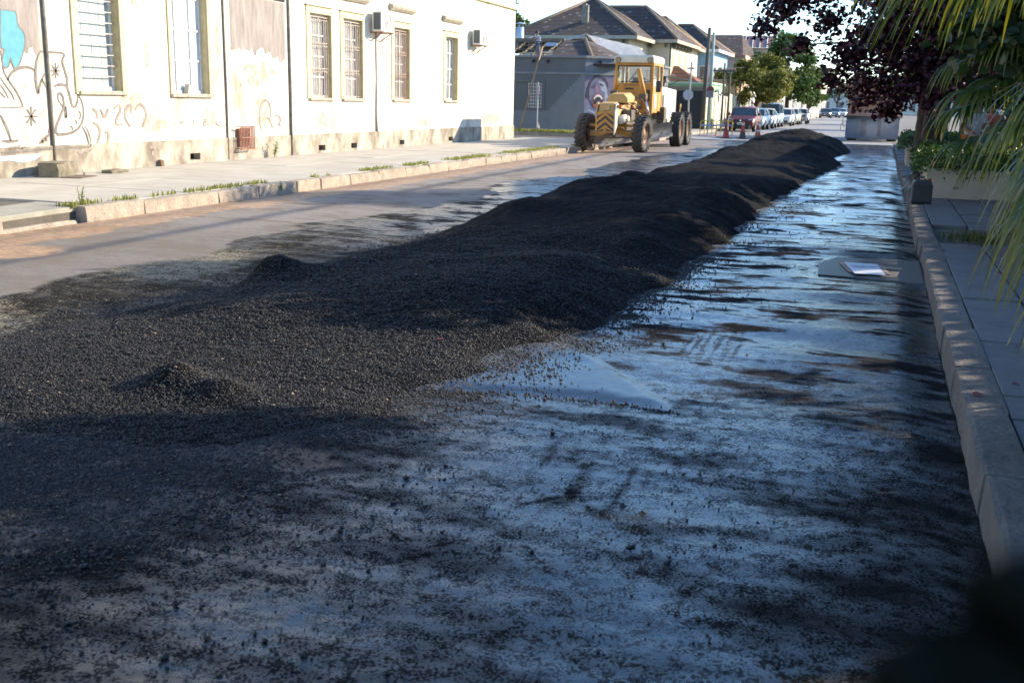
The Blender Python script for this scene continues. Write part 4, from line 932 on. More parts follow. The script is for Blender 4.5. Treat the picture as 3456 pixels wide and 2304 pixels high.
mur('eye', ell(0.85, 1.85, 0.22, 0.10, 16, 0.25), 7, M_('eye', (0.06, 0.05, 0.09)), mural)
mur('eye', ell(1.72, 2.02, 0.24, 0.09, 16, -0.25), 7, M_('eye', (0.06, 0.05, 0.09)), mural)
mur('nose', [(1.15, 1.95), (1.35, 2.0), (1.55, 1.55), (1.4, 1.45), (1.15, 1.5), (1.0, 1.6)], 7, M_('nose', (0.27, 0.15, 0.21)), mural)
mur('lips', ell(1.42, 0.92, 0.62, 0.52, 24, 0.1), 8, M_('lips', (0.30, 0.09, 0.13)), mural)
mur('mouth', ell(1.42, 0.90, 0.52, 0.42, 24, 0.1), 9, M_('mouth', (0.02, 0.015, 0.02)), mural)
for k_ in range(7):
    a_ = PI * (0.16 + 0.68 * k_ / 6); cx, cy = 1.42 + 0.44 * math.cos(a_), 0.92 + 0.36 * math.sin(a_)
    mur('tooth', [(cx - 0.065, cy - 0.10), (cx + 0.065, cy - 0.10), (cx + 0.075, cy + 0.04), (cx - 0.075, cy + 0.04)], 10, M_('teeth', (0.78, 0.76, 0.68)), mural)
mur('tongue', ell(1.5, 0.72, 0.25, 0.16, 16), 10, M_('tongue', (0.30, 0.20, 0.26)), mural)
# low tiled roof behind the parapet, partly stripped to its battens
MB().add([(-2.05, 0.35, 3.60), (0.0, 0.35, 3.60), (1.0, 1.4, 3.60), (-0.95, 3.1, 4.55), (-2.05, 3.1, 4.55)], [(0, 1, 3, 4), (1, 2, 3)]).build('roof', old_tile, gb, fix=False)
MB().add([(1.0, 1.4, 3.60), (1.1, 12, 3.60), (-0.95, 9, 4.55), (-0.95, 3.1, 4.55)], [(0, 1, 2, 3)]).build('side_roof', old_tile, gb, fix=False)
MB().add([(-9, 3.1, 4.55), (-0.95, 3.1, 4.55), (-0.95, 9, 4.55), (-9, 9, 4.0)], [(0, 1, 2, 3)]).build('back_roof', old_tile, gb, fix=False)
rt_m = mat('ridge_tile_clay', (0.28, 0.20, 0.13), 0.9, (0.16, 0.12, 0.09), 6)
for k_ in range(9):
    t = k_ / 8.0; p = Vector((0.2, 0.35, 3.62)).lerp(Vector((-0.9, 3.05, 4.58)), t); d = (Vector((-0.9, 3.05, 4.58)) - Vector((0.2, 0.35, 3.62))).normalized()
    MB().tube([p - d * 0.17, p + d * 0.17], [0.12, 0.085], 8).build('ridge_tile', rt_m, gb, smooth=True)
for x_ in np.arange(-8.6, -1.9, 0.62): MB().bar((x_, 0.3, 3.58), (x_ + 0.25, 3.0, 4.50), 0.05, 0.09).build('rafter', wood_m, gb)
for t in (0.12, 0.36, 0.60, 0.84): MB().bar((-9, 0.3 + 2.7 * t, 3.66 + 0.92 * t), (-2.06, 0.3 + 2.7 * t, 3.66 + 0.92 * t), 0.06, 0.035).build('batten', wood_m, gb)
MB().bar((-9, 3.05, 4.57), (-2.0, 3.05, 4.57), 0.14, 0.16).build('ridge_beam', wood_m, gb)
MB().box((-9, 0.3, 3.2), (1.5, 3.0, 3.3)).build('ceiling', mat('attic_dark', (0.035, 0.03, 0.026), 0.95), gb)
MB().box((-2.6, 1.7, 4.18), (-2.02, 1.74, 4.36), rot=Matrix.Rotation(-0.35, 3, 'X')).build('tin_patch', mat('tin', (0.35, 0.42, 0.48), 0.4, metal=0.3), gb)
# corrugated fibre-cement sheets over the side wing
cor = MB(); A = Vector((-1.6, 5.6, 5.00)); B = Vector((-0.1, 4.2, 3.90)); Cc = Vector((1.1, 9.5, 3.9)); D = Vector((0.3, 10.5, 4.6))
sheet_m = mat('fibre_cement', (0.50, 0.49, 0.47), 0.8, (0.36, 0.35, 0.34), 1.5, stretch=(3, 0.4, 1))
for k_ in range(6):
    a0, a1 = k_ / 6, (k_ + 0.985) / 6; rings = []
    p0, p1 = A.lerp(D, a0), A.lerp(D, a1); q0, q1 = B.lerp(Cc, a0), B.lerp(Cc, a1)
    vs = []; fs = []; m_ = 24
    for j in range(m_ + 1):
        t = j / m_; up_ = Vector((0, 0, 0.025 * math.sin(t * 2 * PI * 6) + 0.006 * (k_ % 2)))
        vs += [p0.lerp(p1, t) + up_, q0.lerp(q1, t) + up_]
    for j in range(m_): fs.append((2 * j, 2 * j + 1, 2 * j + 3, 2 * j + 2))
    MB().add(vs, fs).build('roof_sheet', sheet_m, gb, smooth=True)
MB().bar(A, B, 0.10, 0.12).build('barge_board', wood_m, gb); MB().bar(A, A + Vector((-1.0, -0.6, -0.35)), 0.10, 0.10).build('barge_board', sheet_m, gb)
MB().prism([(-0.95, 3.1), (-0.95, 3.9), (-1.4, 5.0), (-0.2, 3.9)], 5.2, 5.3, 'Y').build('gable_infill', sill_m, gb)
# vent pipes, satellite dish behind
vp = thing('roof_vent', 'pale blue metal vent pipe standing behind the stripped roof', 'vent pipe', (-18.9, 55.5, 4.3))
MB().cyl((0, 0, 0), (0, 0, 1.15), 0.20, None, 16).build('pipe', mat('pale_blue_metal', (0.42, 0.52, 0.60), 0.4, metal=0.2), vp, smooth=True)
MB().lathe([(0.0, 1.42), (0.30, 1.34), (0.32, 1.32), (0.0, 1.36)], 16).build('cap', MATS['pale_blue_metal'], vp, smooth=True)
for k_ in range(3): MB().bar((0.15 * math.cos(k_ * 2.1), 0.15 * math.sin(k_ * 2.1), 1.1), (0.15 * math.cos(k_ * 2.1), 0.15 * math.sin(k_ * 2.1), 1.36), 0.02).build('stay', MATS['pale_blue_metal'], vp)
wt = thing('water_tank', 'squat white water tank with a lid behind the stripped roof', 'water tank', (-18.3, 56.2, 4.3))
MB().cyl((0, 0, 0), (0, 0, 0.55), 0.32, 0.36, 16).build('tank', frame_m, wt, smooth=True); MB().lathe([(0.40, 0.55), (0.38, 0.62), (0.0, 0.76)], 16).build('lid', frame_m, wt, smooth=True)
MB().cyl((0.3, 0, 0.25), (1.6, 0, 0.25), 0.09, None, 10).build('pipe', frame_m, wt, smooth=True)
sd = thing('satellite_dish', 'round satellite dish edge showing past the white building', 'satellite dish', (-19.75, 55.0, 4.55))
MB().lathe([(0.02, 0.0), (0.25, 0.04), (0.45, 0.13), (0.47, 0.14), (0.25, 0.06), (0.02, 0.02)], 24, (0, 0, 0.5), 'Y').build('dish', mat('dish_grey', (0.35, 0.36, 0.37), 0.5), sd, smooth=True); MB().cyl((0, 0.05, -0.25), (0, 0.05, 0.5), 0.03).build('mast', MATS['dish_grey'], sd)

# plank leaning on the parapet, sign post, little cone
o = MB().bar((0, 0, 0), (0.62, 1.35, 4.05), 0.13, 0.05, up=(1, 0, 0)).build('leaning_plank', mat('plank_wood', (0.36, 0.23, 0.14), 0.8, (0.24, 0.15, 0.09), 3)); o.location = (-16.75, 49.45, 0.15); tag(o, 'long brown plank leaning against the parapet of the grey building', 'plank')
sp = thing('sign_post', 'thin white post with a small sign in front of the grey building', 'sign', (-15.85, 49.4, 0.15))
MB().cyl((0, 0, 0), (0, 0, 2.35), 0.03, None, 8).build('post', mat('post_grey', (0.45, 0.44, 0.43), 0.6), sp); MB().box((-0.02, -0.05, 1.75), (0.10, -0.035, 2.2)).build('plate', mat('sign_white', (0.6, 0.58, 0.56), 0.5, (0.35, 0.2, 0.2), 9), sp)

# ------------------------------------------------------------------ houses behind
def hip_house(name, label, x0, x1, y0, y1, ze, apex, wallm, roofm, over=0.55, fasc=None):
    t = thing(name, label, 'house', ((x0 + x1) / 2, y0, 0.15)); cx = (x0 + x1) / 2
    X0, X1, Yd = x0 - cx, x1 - cx, y1 - y0
    mb = MB(); facade(mb, X0, X1, -0.2, ze, [], 0.1, lambda u, v, d: (u, d, v)); facade(mb, 0, Yd, -0.2, ze, [], 0.1, lambda u, v, d: (X1 - d, u, v)); facade(mb, 0, Yd, -0.2, ze, [], 0.1, lambda u, v, d: (X0 + d, u, v))
    mb.add([(X0, Yd, -0.2), (X1, Yd, -0.2), (X1, Yd, ze), (X0, Yd, ze)], [(0, 1, 2, 3)]); mb.build('wall', wallm, t, fix=False)
    e = [(X0 - over, -over, ze), (X1 + over, -over, ze), (X1 + over, Yd + over, ze), (X0 - over, Yd + over, ze)]
    a = [(p[0] - cx, p[1] - y0, p[2] - 0.15) for p in apex]
    if len(a) == 1: fs = [(0, 1, 4), (1, 2, 4), (2, 3, 4), (3, 0, 4)]; vs = e + a
    else: vs = e + a; fs = [(0, 1, 5, 4), (1, 2, 5), (2, 3, 4, 5), (3, 0, 4)] if abs(a[0][1] - a[1][1]) < 1 else [(0, 1, 4), (1, 2, 5, 4), (2, 3, 5), (3, 0, 4, 5)]
    r = MB().add(vs, fs).build('roof', roofm, t, fix=False)
    mb = MB(); f = 0.22
    for i in range(4):
        p, q_ = Vector(e[i]), Vector(e[(i + 1) % 4]); mb.bar(p - Vector((0, 0, 0.13)), q_ - Vector((0, 0, 0.13)), 0.06, f)
    mb.build('fascia', fasc or sill_m, r)
    MB().add([(p[0], p[1], p[2] - 0.03) for p in e], [(0, 1, 2, 3)]).build('soffit', sill_m, r, fix=False)
    apx = [Vector(p) for p in a]
    for i in range(4):
        tgt = min(apx, key=lambda q2: (q2 - Vector(e[i])).length); src = Vector(e[i])
        MB().tube([src, src.lerp(tgt, 0.5), tgt], 0.11, 6).build('hip_cap', rt_m, r, smooth=True)
    if len(apx) == 2: MB().tube([apx[0], apx[1]], 0.11, 6).build('ridge_cap', rt_m, r, smooth=True)
    return t
cream_w = mat('cream_render', (0.62, 0.55, 0.42), 0.85, (0.45, 0.39, 0.30), 1.0, bump=0.004, bscale=8, stretch=(1, 1, 0.4))
h1 = hip_house('tiled_house', 'big house with a tall dark tiled pyramid roof behind the grey building', -21.9, -15.0, 64.6, 72.5, 5.45, [(-18.35, 68.6, 8.15)], cream_w, old_tile, 0.6)
for u in np.arange(-3.2, 3.4, 1.05): MB().box((u - 0.05, -0.35, 5.0), (u + 0.05, -0.002, 5.38)).build('eave_bracket', mat('bracket_green', (0.10, 0.11, 0.08), 0.8), h1)
MB().box((1.0, 1.7, 5.9), (1.25, 2.0, 7.4)).box((1.25, 1.72, 6.2), (1.38, 1.98, 7.3)).build('chimney', mat('chimney_grey', (0.15, 0.14, 0.13), 0.9, (0.30, 0.26, 0.20), 4), h1).location = (-0.8, -0.9, 0)
h2 = hip_house('cream_house', 'cream two storey house with sunlit street side and stepped dark tiled roof', -20.0, -13.6, 70.2, 78.5, 5.55, [(-18.6, 73.6, 8.05), (-16.0, 73.6, 8.05)], cream_w, old_tile, 0.6)
gl_m = mat('far_glass', (0.10, 0.12, 0.13), 0.15); shut_m = mat('green_shutter', (0.45, 0.43, 0.30), 0.8, (0.30, 0.30, 0.2), 6)
for k_, (yy, zz_, ww, hh) in enumerate(((1.2, 3.0, 0.7, 1.7), (3.4, 3.0, 1.1, 1.8), (5.8, 3.0, 1.1, 1.8))):
    w_ = MB().box((3.19, yy, zz_), (3.225, yy + ww, zz_ + hh)).build('window', shut_m, h2, bevel=0.01); MB().box((3.2255, yy + ww * 0.46, zz_ + 0.05), (3.232, yy + ww * 0.54, zz_ + hh - 0.05)).build('shutter_gap', dark_m, w_)
for u in (0.6, 2.0, 3.0): MB().box((u - 0.05, -0.4, 5.05), (u + 0.05, -0.002, 5.45)).build('eave_bracket', MATS['bracket_green'], h2)
for yy in (0.4, 1.6, 2.8, 4.0, 5.2, 6.4): MB().box((3.202, yy - 0.05, 5.05), (3.6, yy + 0.05, 5.45)).build('eave_bracket', MATS['bracket_green'], h2)
MB().cyl((3.26, 0.15, 0), (3.26, 0.15, 5.4), 0.07, None, 8).build('downpipe', MATS['bracket_green'], h2)
w_ = MB().box((1.9, -0.03, 3.3), (2.5, -0.002, 4.5)).build('window', shut_m, h2)
h3 = hip_house('second_cream_house', 'narrow house with a dark hipped roof just beyond the cream house', -19.5, -14.6, 80.0, 87.5, 5.8, [(-17.6, 83.2, 8.1), (-16.5, 83.2, 8.1)], cream_w, old_tile, 0.5)
blue_w = mat('blue_render', (0.28, 0.47, 0.62), 0.8, (0.22, 0.38, 0.52), 2)
h4 = hip_house('blue_house', 'pale blue two storey house with a dark tiled roof beside the utility pole', -19.0, -13.6, 89.0, 97.5, 5.9, [(-17.2, 92.5, 8.2), (-16.0, 92.5, 8.2)], blue_w, old_tile, 0.5, mat('white_fascia', (0.7, 0.7, 0.68), 0.6))
for yy in (0.8, 3.2, 5.8):
    w_ = MB().box((2.69, yy, 2.6), (2.73, yy + 1.2, 4.6)).build('window', frame_m, h4); MB().box((2.731, yy + 0.12, 2.7), (2.74, yy + 1.08, 4.5)).build('pane', gl_m, w_)
for u in (0.4, 1.6): 
    w_ = MB().box((u, -0.03, 2.6), (u + 0.9, -0.002, 4.6)).build('window', frame_m, h4); MB().box((u + 0.1, -0.036, 2.7), (u + 0.8, -0.0305, 4.5)).build('pane', gl_m, w_)
# small red-tiled porch roof, green annexe, awning, dark wall
ann = thing('green_annexe', 'low green annexe with a red tiled porch roof behind the dark wall', 'building', (-12.6, 69.2, 0.15))
MB().box((-2.2, 0, 0), (2.0, 6, 2.75)).build('wall', mat('green_render', (0.20, 0.36, 0.22), 0.85, (0.26, 0.44, 0.28), 1.5), ann); MB().box((-2.3, -0.1, 2.75), (2.1, 6.1, 2.86)).build('coping', mat('pale_green', (0.42, 0.56, 0.42), 0.8), ann)
MB().add([(-1.6, 1.4, 2.95), (0.9, 1.4, 2.95), (0.9, 4.2, 2.95), (-1.6, 4.2, 2.95), (-1.2, 2.8, 3.95), (-0.7, 2.8, 3.95)], [(0, 1, 5, 4), (1, 2, 5), (2, 3, 4, 5), (3, 0, 4)]).build('porch_roof', red_tile, ann, fix=False)
MB().box((-1.5, 1.5, 2.86), (0.8, 4.1, 2.95)).build('porch_wall', trim_m, ann)
dw = thing('dark_wall', 'dark charcoal wall across the corner behind the rear wheels of the grader', 'wall', (-11.6, 66.0, 0.15))
MB().box((-1.2, 0, -0.1), (1.02, 0.25, 2.22)).build('panel', mat('charcoal', (0.032, 0.036, 0.038), 0.75, (0.042, 0.046, 0.048), 2), dw); MB().box((-1.2, 0.26, 2.0), (1.0, 0.5, 2.55)).build('upper_board', mat('beige_board', (0.30, 0.24, 0.17), 0.85), dw)
MB().box((-1.22, -0.03, 2.22), (1.04, 0.255, 2.27)).build('coping', MATS['charcoal'], dw)
aw = thing('awning', 'thin dark green awning sticking out beyond the grader cab', 'awning', (-13.2, 65.2, 2.9))
MB().add([(-0.2, 0, 0.42), (2.6, 0, 0.0), (2.6, -1.2, -0.02), (-0.2, -1.2, 0.40), (-0.2, 0, 0.47), (2.6, 0, 0.04), (2.6, -1.2, 0.02), (-0.2, -1.2, 0.45)], [(0, 1, 2, 3), (4, 5, 6, 7), (0, 1, 5, 4), (1, 2, 6, 5), (2, 3, 7, 6), (3, 0, 4, 7)]).build('canopy', mat('awning_green', (0.05, 0.08, 0.06), 0.7), aw)
for s_ in (0.3, 1.4): MB().bar((s_, -0.6, 0.33 - 0.15 * s_), (s_ - 0.9, -0.6, -0.35), 0.03).build('strut', MATS['awning_green'], aw)
# street fence with weathered paint, each panel a part
fn = thing('painted_fence', 'sunlit fence of weathered pastel panels left of the parked red car', 'fence', (-10.5, 66.0, 0.15))
fc = [(0.55, 0.58, 0.42), (0.60, 0.55, 0.45), (0.50, 0.56, 0.44), (0.62, 0.58, 0.42), (0.66, 0.62, 0.55), (0.68, 0.66, 0.60), (0.66, 0.60, 0.48), (0.60, 0.46, 0.36)]
for k_ in range(11):
    c_ = fc[k_ % len(fc)]; y0_ = 0.3 + k_ * 1.25
    MB().box((0, y0_, -0.1), (0.10, y0_ + 1.2, 2.2 + random.uniform(-0.15, 0.1))).build('panel', mat('fence_paint%d' % (k_ % len(fc)), c_, 0.85, (c_[0] * 0.6, c_[1] * 0.42, c_[2] * 0.35), 1.8, lo=0.5, hi=0.7, stretch=(1, 1, 0.3)), fn)
    MB().box((-0.05, y0_ - 0.05, -0.1), (0.13, y0_ - 0.005, 2.3)).build('post', wood_m, fn)
tk = thing('green_water_tower', 'small bright green and white tank standing on the fence wall', 'tank', (-10.9, 71.5, 2.3))
MB().cyl((0, 0, 0), (0, 0, 0.75), 0.30, None, 14).build('tank', mat('bright_green', (0.25, 0.55, 0.22), 0.6), tk, smooth=True); MB().box((-0.34, -0.34, -0.5), (0.5, 0.34, 0.0)).build('stand', frame_m, tk); MB().box((0.35, -0.3, 0.02), (0.6, 0.3, 0.3)).build('box', frame_m, tk)
# row of low fronts beyond
fr_m = [mat('front_ochre', (0.50, 0.36, 0.20), 0.85, (0.42, 0.30, 0.18), 1), mat('front_grey', (0.20, 0.23, 0.26), 0.8), mat('front_pale', (0.58, 0.55, 0.48), 0.85, (0.45, 0.42, 0.36), 1)]
bs = [(-10.5, 80.5, 88, 3.2, 0, 'ochre single storey front behind the parked cars'), (-10.6, 89, 97, 3.6, 2, 'pale low front under the yellow green tree'), (-10.4, 99, 118, 3.0, 0, 'long low ochre wall beyond the big green tree'), (-10.5, 120, 150, 4.2, 2, 'pale far front at the left side of the street'), (-10.5, 152, 215, 5.0, 2, 'farthest pale front along the left of the street')]
for x_, a_, b_, h_, mi_, lb in bs:
    t = thing('street_front', lb, 'building', (x_, a_, 0.15), 0, 'low fronts along the far street')
    MB().box((-4, 0, -0.1), (0, b_ - a_, h_)).build('wall', fr_m[mi_], t); MB().box((-4.1, -0.1, h_), (0.15, b_ - a_ + 0.1, h_ + 0.12)).build('coping', sill_m, t)
    k_ = 0; yy = 0.8
    while yy + 1.2 < b_ - a_:
        if k_ % 3 == 1: MB().box((-0.05, yy, -0.05), (0.03, yy + 1.1, 2.3)).build('door', fr_m[1], t)
        else:
            w_ = MB().box((-0.05, yy, 0.9), (0.03, yy + 1.0, 2.3)).build('window', frame_m, t); MB().box((0.031, yy + 0.1, 1.0), (0.036, yy + 0.9, 2.2)).build('pane', gl_m, w_)
        yy += 2.4; k_ += 1
# far pink house with old roof and a red metal roof beside it
fp = thing('pink_house', 'far pinkish house with a broad dark tiled roof above the trees', 'house', (-19.0, 112, 0.15))
MB().box((-4, 0, 0), (5.2, 9, 6.5)).build('wall', mat('pink_render', (0.46, 0.33, 0.27), 0.85, (0.40, 0.29, 0.24), 0.8), fp)
rr_ = MB().add([(-4.5, -0.5, 6.45), (5.0, -0.5, 6.45), (4.2, 4.0, 8.7), (-4.5, 4.0, 8.7), (5.6, 9.5, 6.45), (-4.5, 9.5, 6.45)], [(0, 1, 2, 3), (2, 4, 5, 3), (1, 4, 2)]).build('roof', old_tile, fp, fix=False)
MB().box((-4.5, -0.6, 6.33), (5.2, -0.5, 6.47)).build('fascia', mat('fascia_red', (0.35, 0.17, 0.12), 0.8), fp)
rm = thing('red_metal_roof_building', 'far building with a red ribbed metal roof beside the pink house', 'building', (-14.0, 120, 0.15))
MB().box((-3, 0, 0), (2.0, 6, 7.6)).build('wall', mat('pale_brown', (0.42, 0.33, 0.26), 0.85), rm)
for k_ in range(7): MB().add([(-3.2 + k_ * 0.78, -0.3, 7.6), (-2.46 + k_ * 0.78, -0.3, 7.6), (-2.9 + k_ * 0.78, 4, 9.1), (-3.64 + k_ * 0.78, 4, 9.1), (-3.2 + k_ * 0.78, -0.3, 7.72), (-3.64 + k_ * 0.78, 4, 9.22)], [(0, 1, 2, 3), (0, 4, 5, 3)]).build('roof_sheet', mat('red_sheet', (0.30, 0.13, 0.10), 0.5), rm, fix=False)
# end of the street and right side far
eb = thing('far_building', 'pale hazy building closing the far end of the street', 'building', (-3, 330, 0))
MB().box((-40, 0, 0), (50, 20, 7)).build('wall', fr_m[2], eb)
for k_ in range(14): MB().box((-30 + k_ * 4, -0.05, 1.2), (-28.4 + k_ * 4, -0.002, 3.2)).build('window', gl_m, eb)

# ------------------------------------------------------------------ poles, signs, wires
cpole = mat('concrete_pole', (0.30, 0.31, 0.27), 0.85, (0.22, 0.23, 0.20), 3); wpole = mat('dark_wood_pole', (0.11, 0.095, 0.08), 0.9, (0.07, 0.06, 0.05), 4, stretch=(3, 3, 0.4))
def pole(name, label, loc, h, r, m, arm=True, lean=(0, 0), cat='utility pole'):
    t = thing(name, label, cat, loc)
    MB().tube([(0, 0, -0.1), (lean[0] * 0.5, lean[1] * 0.5, h * 0.5), (lean[0], lean[1], h)], [r, r * 0.85, r * 0.7], 10).build('shaft', m, t, smooth=True)
    if arm:
        MB().box((lean[0] - 0.75, lean[1] - 0.05, h - 0.55), (lean[0] + 0.75, lean[1] + 0.05, h - 0.43)).build('cross_arm', wpole, t)
        for u in (-0.65, -0.2, 0.25, 0.65): MB().lathe([(0.0, 0.12), (0.04, 0.1), (0.03, 0.06), (0.045, 0.03), (0.03, 0.0)], 8, (lean[0] + u, lean[1], h - 0.43)).build('insulator', mat('insulator', (0.25, 0.14, 0.09), 0.3), t)
    return t
pole('utility_pole', 'dark wooden utility pole at the corner of the dark wall', (-10.25, 64.5, 0.15), 5.9, 0.14, wpole, False, (0.1, 0))
pole('utility_pole', 'pale green concrete pole beside the dark wooden one', (-10.05, 65.6, 0.15), 5.7, 0.12, mat('green_concrete', (0.33, 0.37, 0.31), 0.8, (0.27, 0.31, 0.26), 3), False)
pole('utility_pole', 'thin brown pole holding up the street side wires behind the round red sign', (-9.9, 70.0, 0.15), 4.1, 0.08, wpole, True)
pole('utility_pole', 'short wooden pole beside the green tank on the fence', (-10.2, 75.0, 0.15), 3.9, 0.09, wpole, False)
pole('utility_pole', 'thin pole standing behind the parked red car', (-10.1, 80.0, 0.15), 3.2, 0.06, wpole, False)
pole('utility_pole', 'far pole with a cross arm on the left of the street', (-9.95, 118.0, 0.15), 7.2, 0.15, cpole, True)
pole('street_post', 'white post among the far trees on the left pavement', (-9.9, 128.0, 0.15), 4.5, 0.14, frame_m, False, cat='post')
pole('street_post', 'second slender post near the far parked cars', (-9.9, 140.0, 0.15), 4.5, 0.10, cpole, False, cat='post')
so_ = thing('stop_sign', 'back of an octagonal stop sign on a leaning post by the grader rear wheels', 'sign', (-9.18, 53.0, 0.05))
MB().tube([(0.1, 0, -0.1), (0.05, 0, 1.0), (0.0, 0.0, 2.2)], 0.04, 8).build('post', mat('galvanised', (0.36, 0.33, 0.28), 0.6), so_)
MB().prism(ell(-0.02, 2.02, 0.27, 0.27, 8, PI / 8), -0.03, -0.015, 'Y').build('plate', mat('sign_back', (0.40, 0.42, 0.44), 0.5, (0.28, 0.28, 0.30), 6), so_)
MB().cyl((0.03, 0.05, 2.2), (0.06, 0.05, 3.6), 0.045, None, 8).build('extension', MATS['galvanised'], so_); MB().box((-0.15, 0.03, 3.25), (0.22, 0.07, 3.33)).build('crosspiece', MATS['galvanised'], so_)
rs = thing('traffic_sign', 'dark backed traffic sign with a red round plate above the yellow barriers', 'sign', (-8.75, 57.0, 0.03))
MB().cyl((0, 0, 0), (0, 0, 2.2), 0.03, None, 8).build('post', mat('post_green', (0.16, 0.20, 0.14), 0.6), rs)
MB().lathe([(0.0, -0.04), (0.20, -0.04), (0.20, -0.025), (0.0, -0.025)], 20, (0.02, 0, 2.35), 'Y').build('round_plate', mat('sign_red', (0.16, 0.025, 0.03), 0.5), rs); MB().box((-0.18, -0.045, 1.95), (0.20, -0.03, 2.3)).build('square_plate', mat('sign_dark', (0.13, 0.10, 0.11), 0.5, (0.30, 0.28, 0.3), 14), rs)
wire_m = mat('wire', (0.03, 0.03, 0.03), 0.6)
def wire(a, b, sag, r, label):
    a = Vector(a); b = Vector(b); pts = [a.lerp(b, t) - Vector((0, 0, sag * 4 * t * (1 - t))) for t in np.linspace(0, 1, 14)]
    o = MB().tube(pts, r, 5).build('overhead_wire', wire_m, smooth=True); return tag(o, label, 'wire', 'overhead wires')
wire((-60, 60, 8.4), (-9.9, 118, 7.1), 0.3, 0.018, 'wire crossing the sky above the tiled houses, upper one')
wire((-60, 58, 7.0), (-9.9, 118, 6.9), 0.3, 0.018, 'wire passing in front of the big pyramid roof')
wire((-9.9, 118, 7.2), (12, 100, 7.6), 0.4, 0.018, 'wire crossing the street in front of the far trees')
wire((-9.9, 118, 6.9), (-9.9, 70, 3.9), 0.3, 0.014, 'slack wire between the far cross arm and the thin brown pole')
wire((3.6, -20, 6.0), (3.4, 47, 6.0), 0.35, 0.045, 'thick cable running along the right pavement high above the trees')
wire((3.9, -20, 6.9), (3.8, 47, 6.8), 0.35, 0.02, 'thin cable high along the right pavement')

# ------------------------------------------------------------------ motor grader
YEL = mat('grader_yellow', (0.56, 0.26, 0.035), 0.5, (0.40, 0.20, 0.05), 2.5, rvar=0.2); YEL_D = mat('grader_yellow_faded', (0.55, 0.34, 0.11), 0.6, (0.42, 0.26, 0.09), 3)
CRM = mat('grader_cream', (0.66, 0.60, 0.47), 0.5, (0.54, 0.47, 0.35), 3); BLK = mat('grader_black', (0.025, 0.024, 0.023), 0.6, (0.06, 0.055, 0.05), 5)
GRE = mat('greasy_iron', (0.07, 0.055, 0.04), 0.6, (0.16, 0.11, 0.07), 7); STEEL = mat('worn_steel', (0.17, 0.16, 0.15), 0.5, (0.26, 0.24, 0.22), 3, metal=0.3); EDGE = mat('cutting_edge', (0.50, 0.48, 0.45), 0.4, (0.36, 0.34, 0.31), 5, metal=0.4)
RUB = mat('tyre_rubber', (0.028, 0.028, 0.030), 0.8, (0.05, 0.047, 0.044), 5); RUBD = mat('tyre_rubber_dusty', (0.10, 0.085, 0.07), 0.9, (0.055, 0.05, 0.045), 4); CHROME = mat('rod_chrome', (0.7, 0.7, 0.7), 0.15, metal=1.0)
GLS = mat('cab_glass', (0.75, 0.80, 0.80), 0.03, trans=0.92, spec=0.5); RIM = mat('rim_rust', (0.36, 0.20, 0.09), 0.7, (0.22, 0.13, 0.08), 6)
gr = thing('motor_grader', 'yellow motor grader with striped nose parked at the left kerb', 'grader', (-8.57, 35.2, -0.01))

def lug_tyre(R, w, m, n=22):
    mb = MB(); r0 = R - 0.055
    mb.lathe([(R * 0.52, -w * 0.36), (R * 0.62, -w * 0.46), (R * 0.80, -w * 0.50), (r0 * 0.96, -w * 0.44), (r0, -w * 0.30), (r0 + 0.01, 0), (r0, w * 0.30), (r0 * 0.96, w * 0.44), (R * 0.80, w * 0.50), (R * 0.62, w * 0.46), (R * 0.52, w * 0.36)], 36, axis='X')
    for k in range(n):
        for s in (-1, 1):
            t0 = 2 * PI * (k + (0.5 if s > 0 else 0)) / n; t1 = t0 + 0.20
            vs = []
            for rr in (r0 - 0.02, R):
                for (xx, tt) in ((0.0, t1), (0.0, t1 + 0.085), (s * w * 0.50, t0 + 0.085), (s * w * 0.50, t0)):
                    q = rr * (0.975 if abs(xx) > 0.01 else 1.0); vs.append((xx, q * math.cos(tt), q * math.sin(tt)))
            mb.add(vs, [(0, 1, 2, 3), (4, 5, 6, 7), (0, 1, 5, 4), (1, 2, 6, 5), (2, 3, 7, 6), (3, 0, 4, 7)])
    return mb
def gwheel(x, y, R, w, side, m, tilt=0.0, steer=0.0):
    wh = bpy.data.objects.new('wheel', None); col.objects.link(wh); wh.parent = gr; wh.location = (x, y, R); wh.rotation_euler = (0, tilt, steer); wh.empty_display_size = 0.1
    lug_tyre(R, w, m).build('tyre', m, wh, fix=True)
    rm = MB(); s = side
    rm.lathe([(R * 0.54, s * w * 0.40), (R * 0.54, s * w * 0.30), (R * 0.48, s * w * 0.28), (R * 0.44, s * w * 0.10), (R * 0.18, s * w * 0.08), (R * 0.18, s * w * 0.22), (0.0, s * w * 0.22)], 28, axis='X'); rm.lathe([(R * 0.54, -s * w * 0.40), (R * 0.5, -s * w * 0.3), (R * 0.4, s * w * 0.0), (0, 0)], 28, axis='X')
    r_ = rm.build('rim', RIM, wh, smooth=True)
    return wh
gwheel(-0.98, 0, 0.635, 0.36, -1, RUBD, 0.06, -0.10); gwheel(0.99, 0, 0.635, 0.36, 1, RUBD, 0.06, -0.10)
for s in (-1, 1):
    for y in (6.15, 7.80): gwheel(s * 1.03, y, 0.67, 0.40, s, RUB)
    MB().box((s * 0.72 - 0.12, 5.9, 0.50), (s * 0.72 + 0.12, 8.05, 0.90)).build('tandem_case', YEL_D, gr, bevel=0.05)
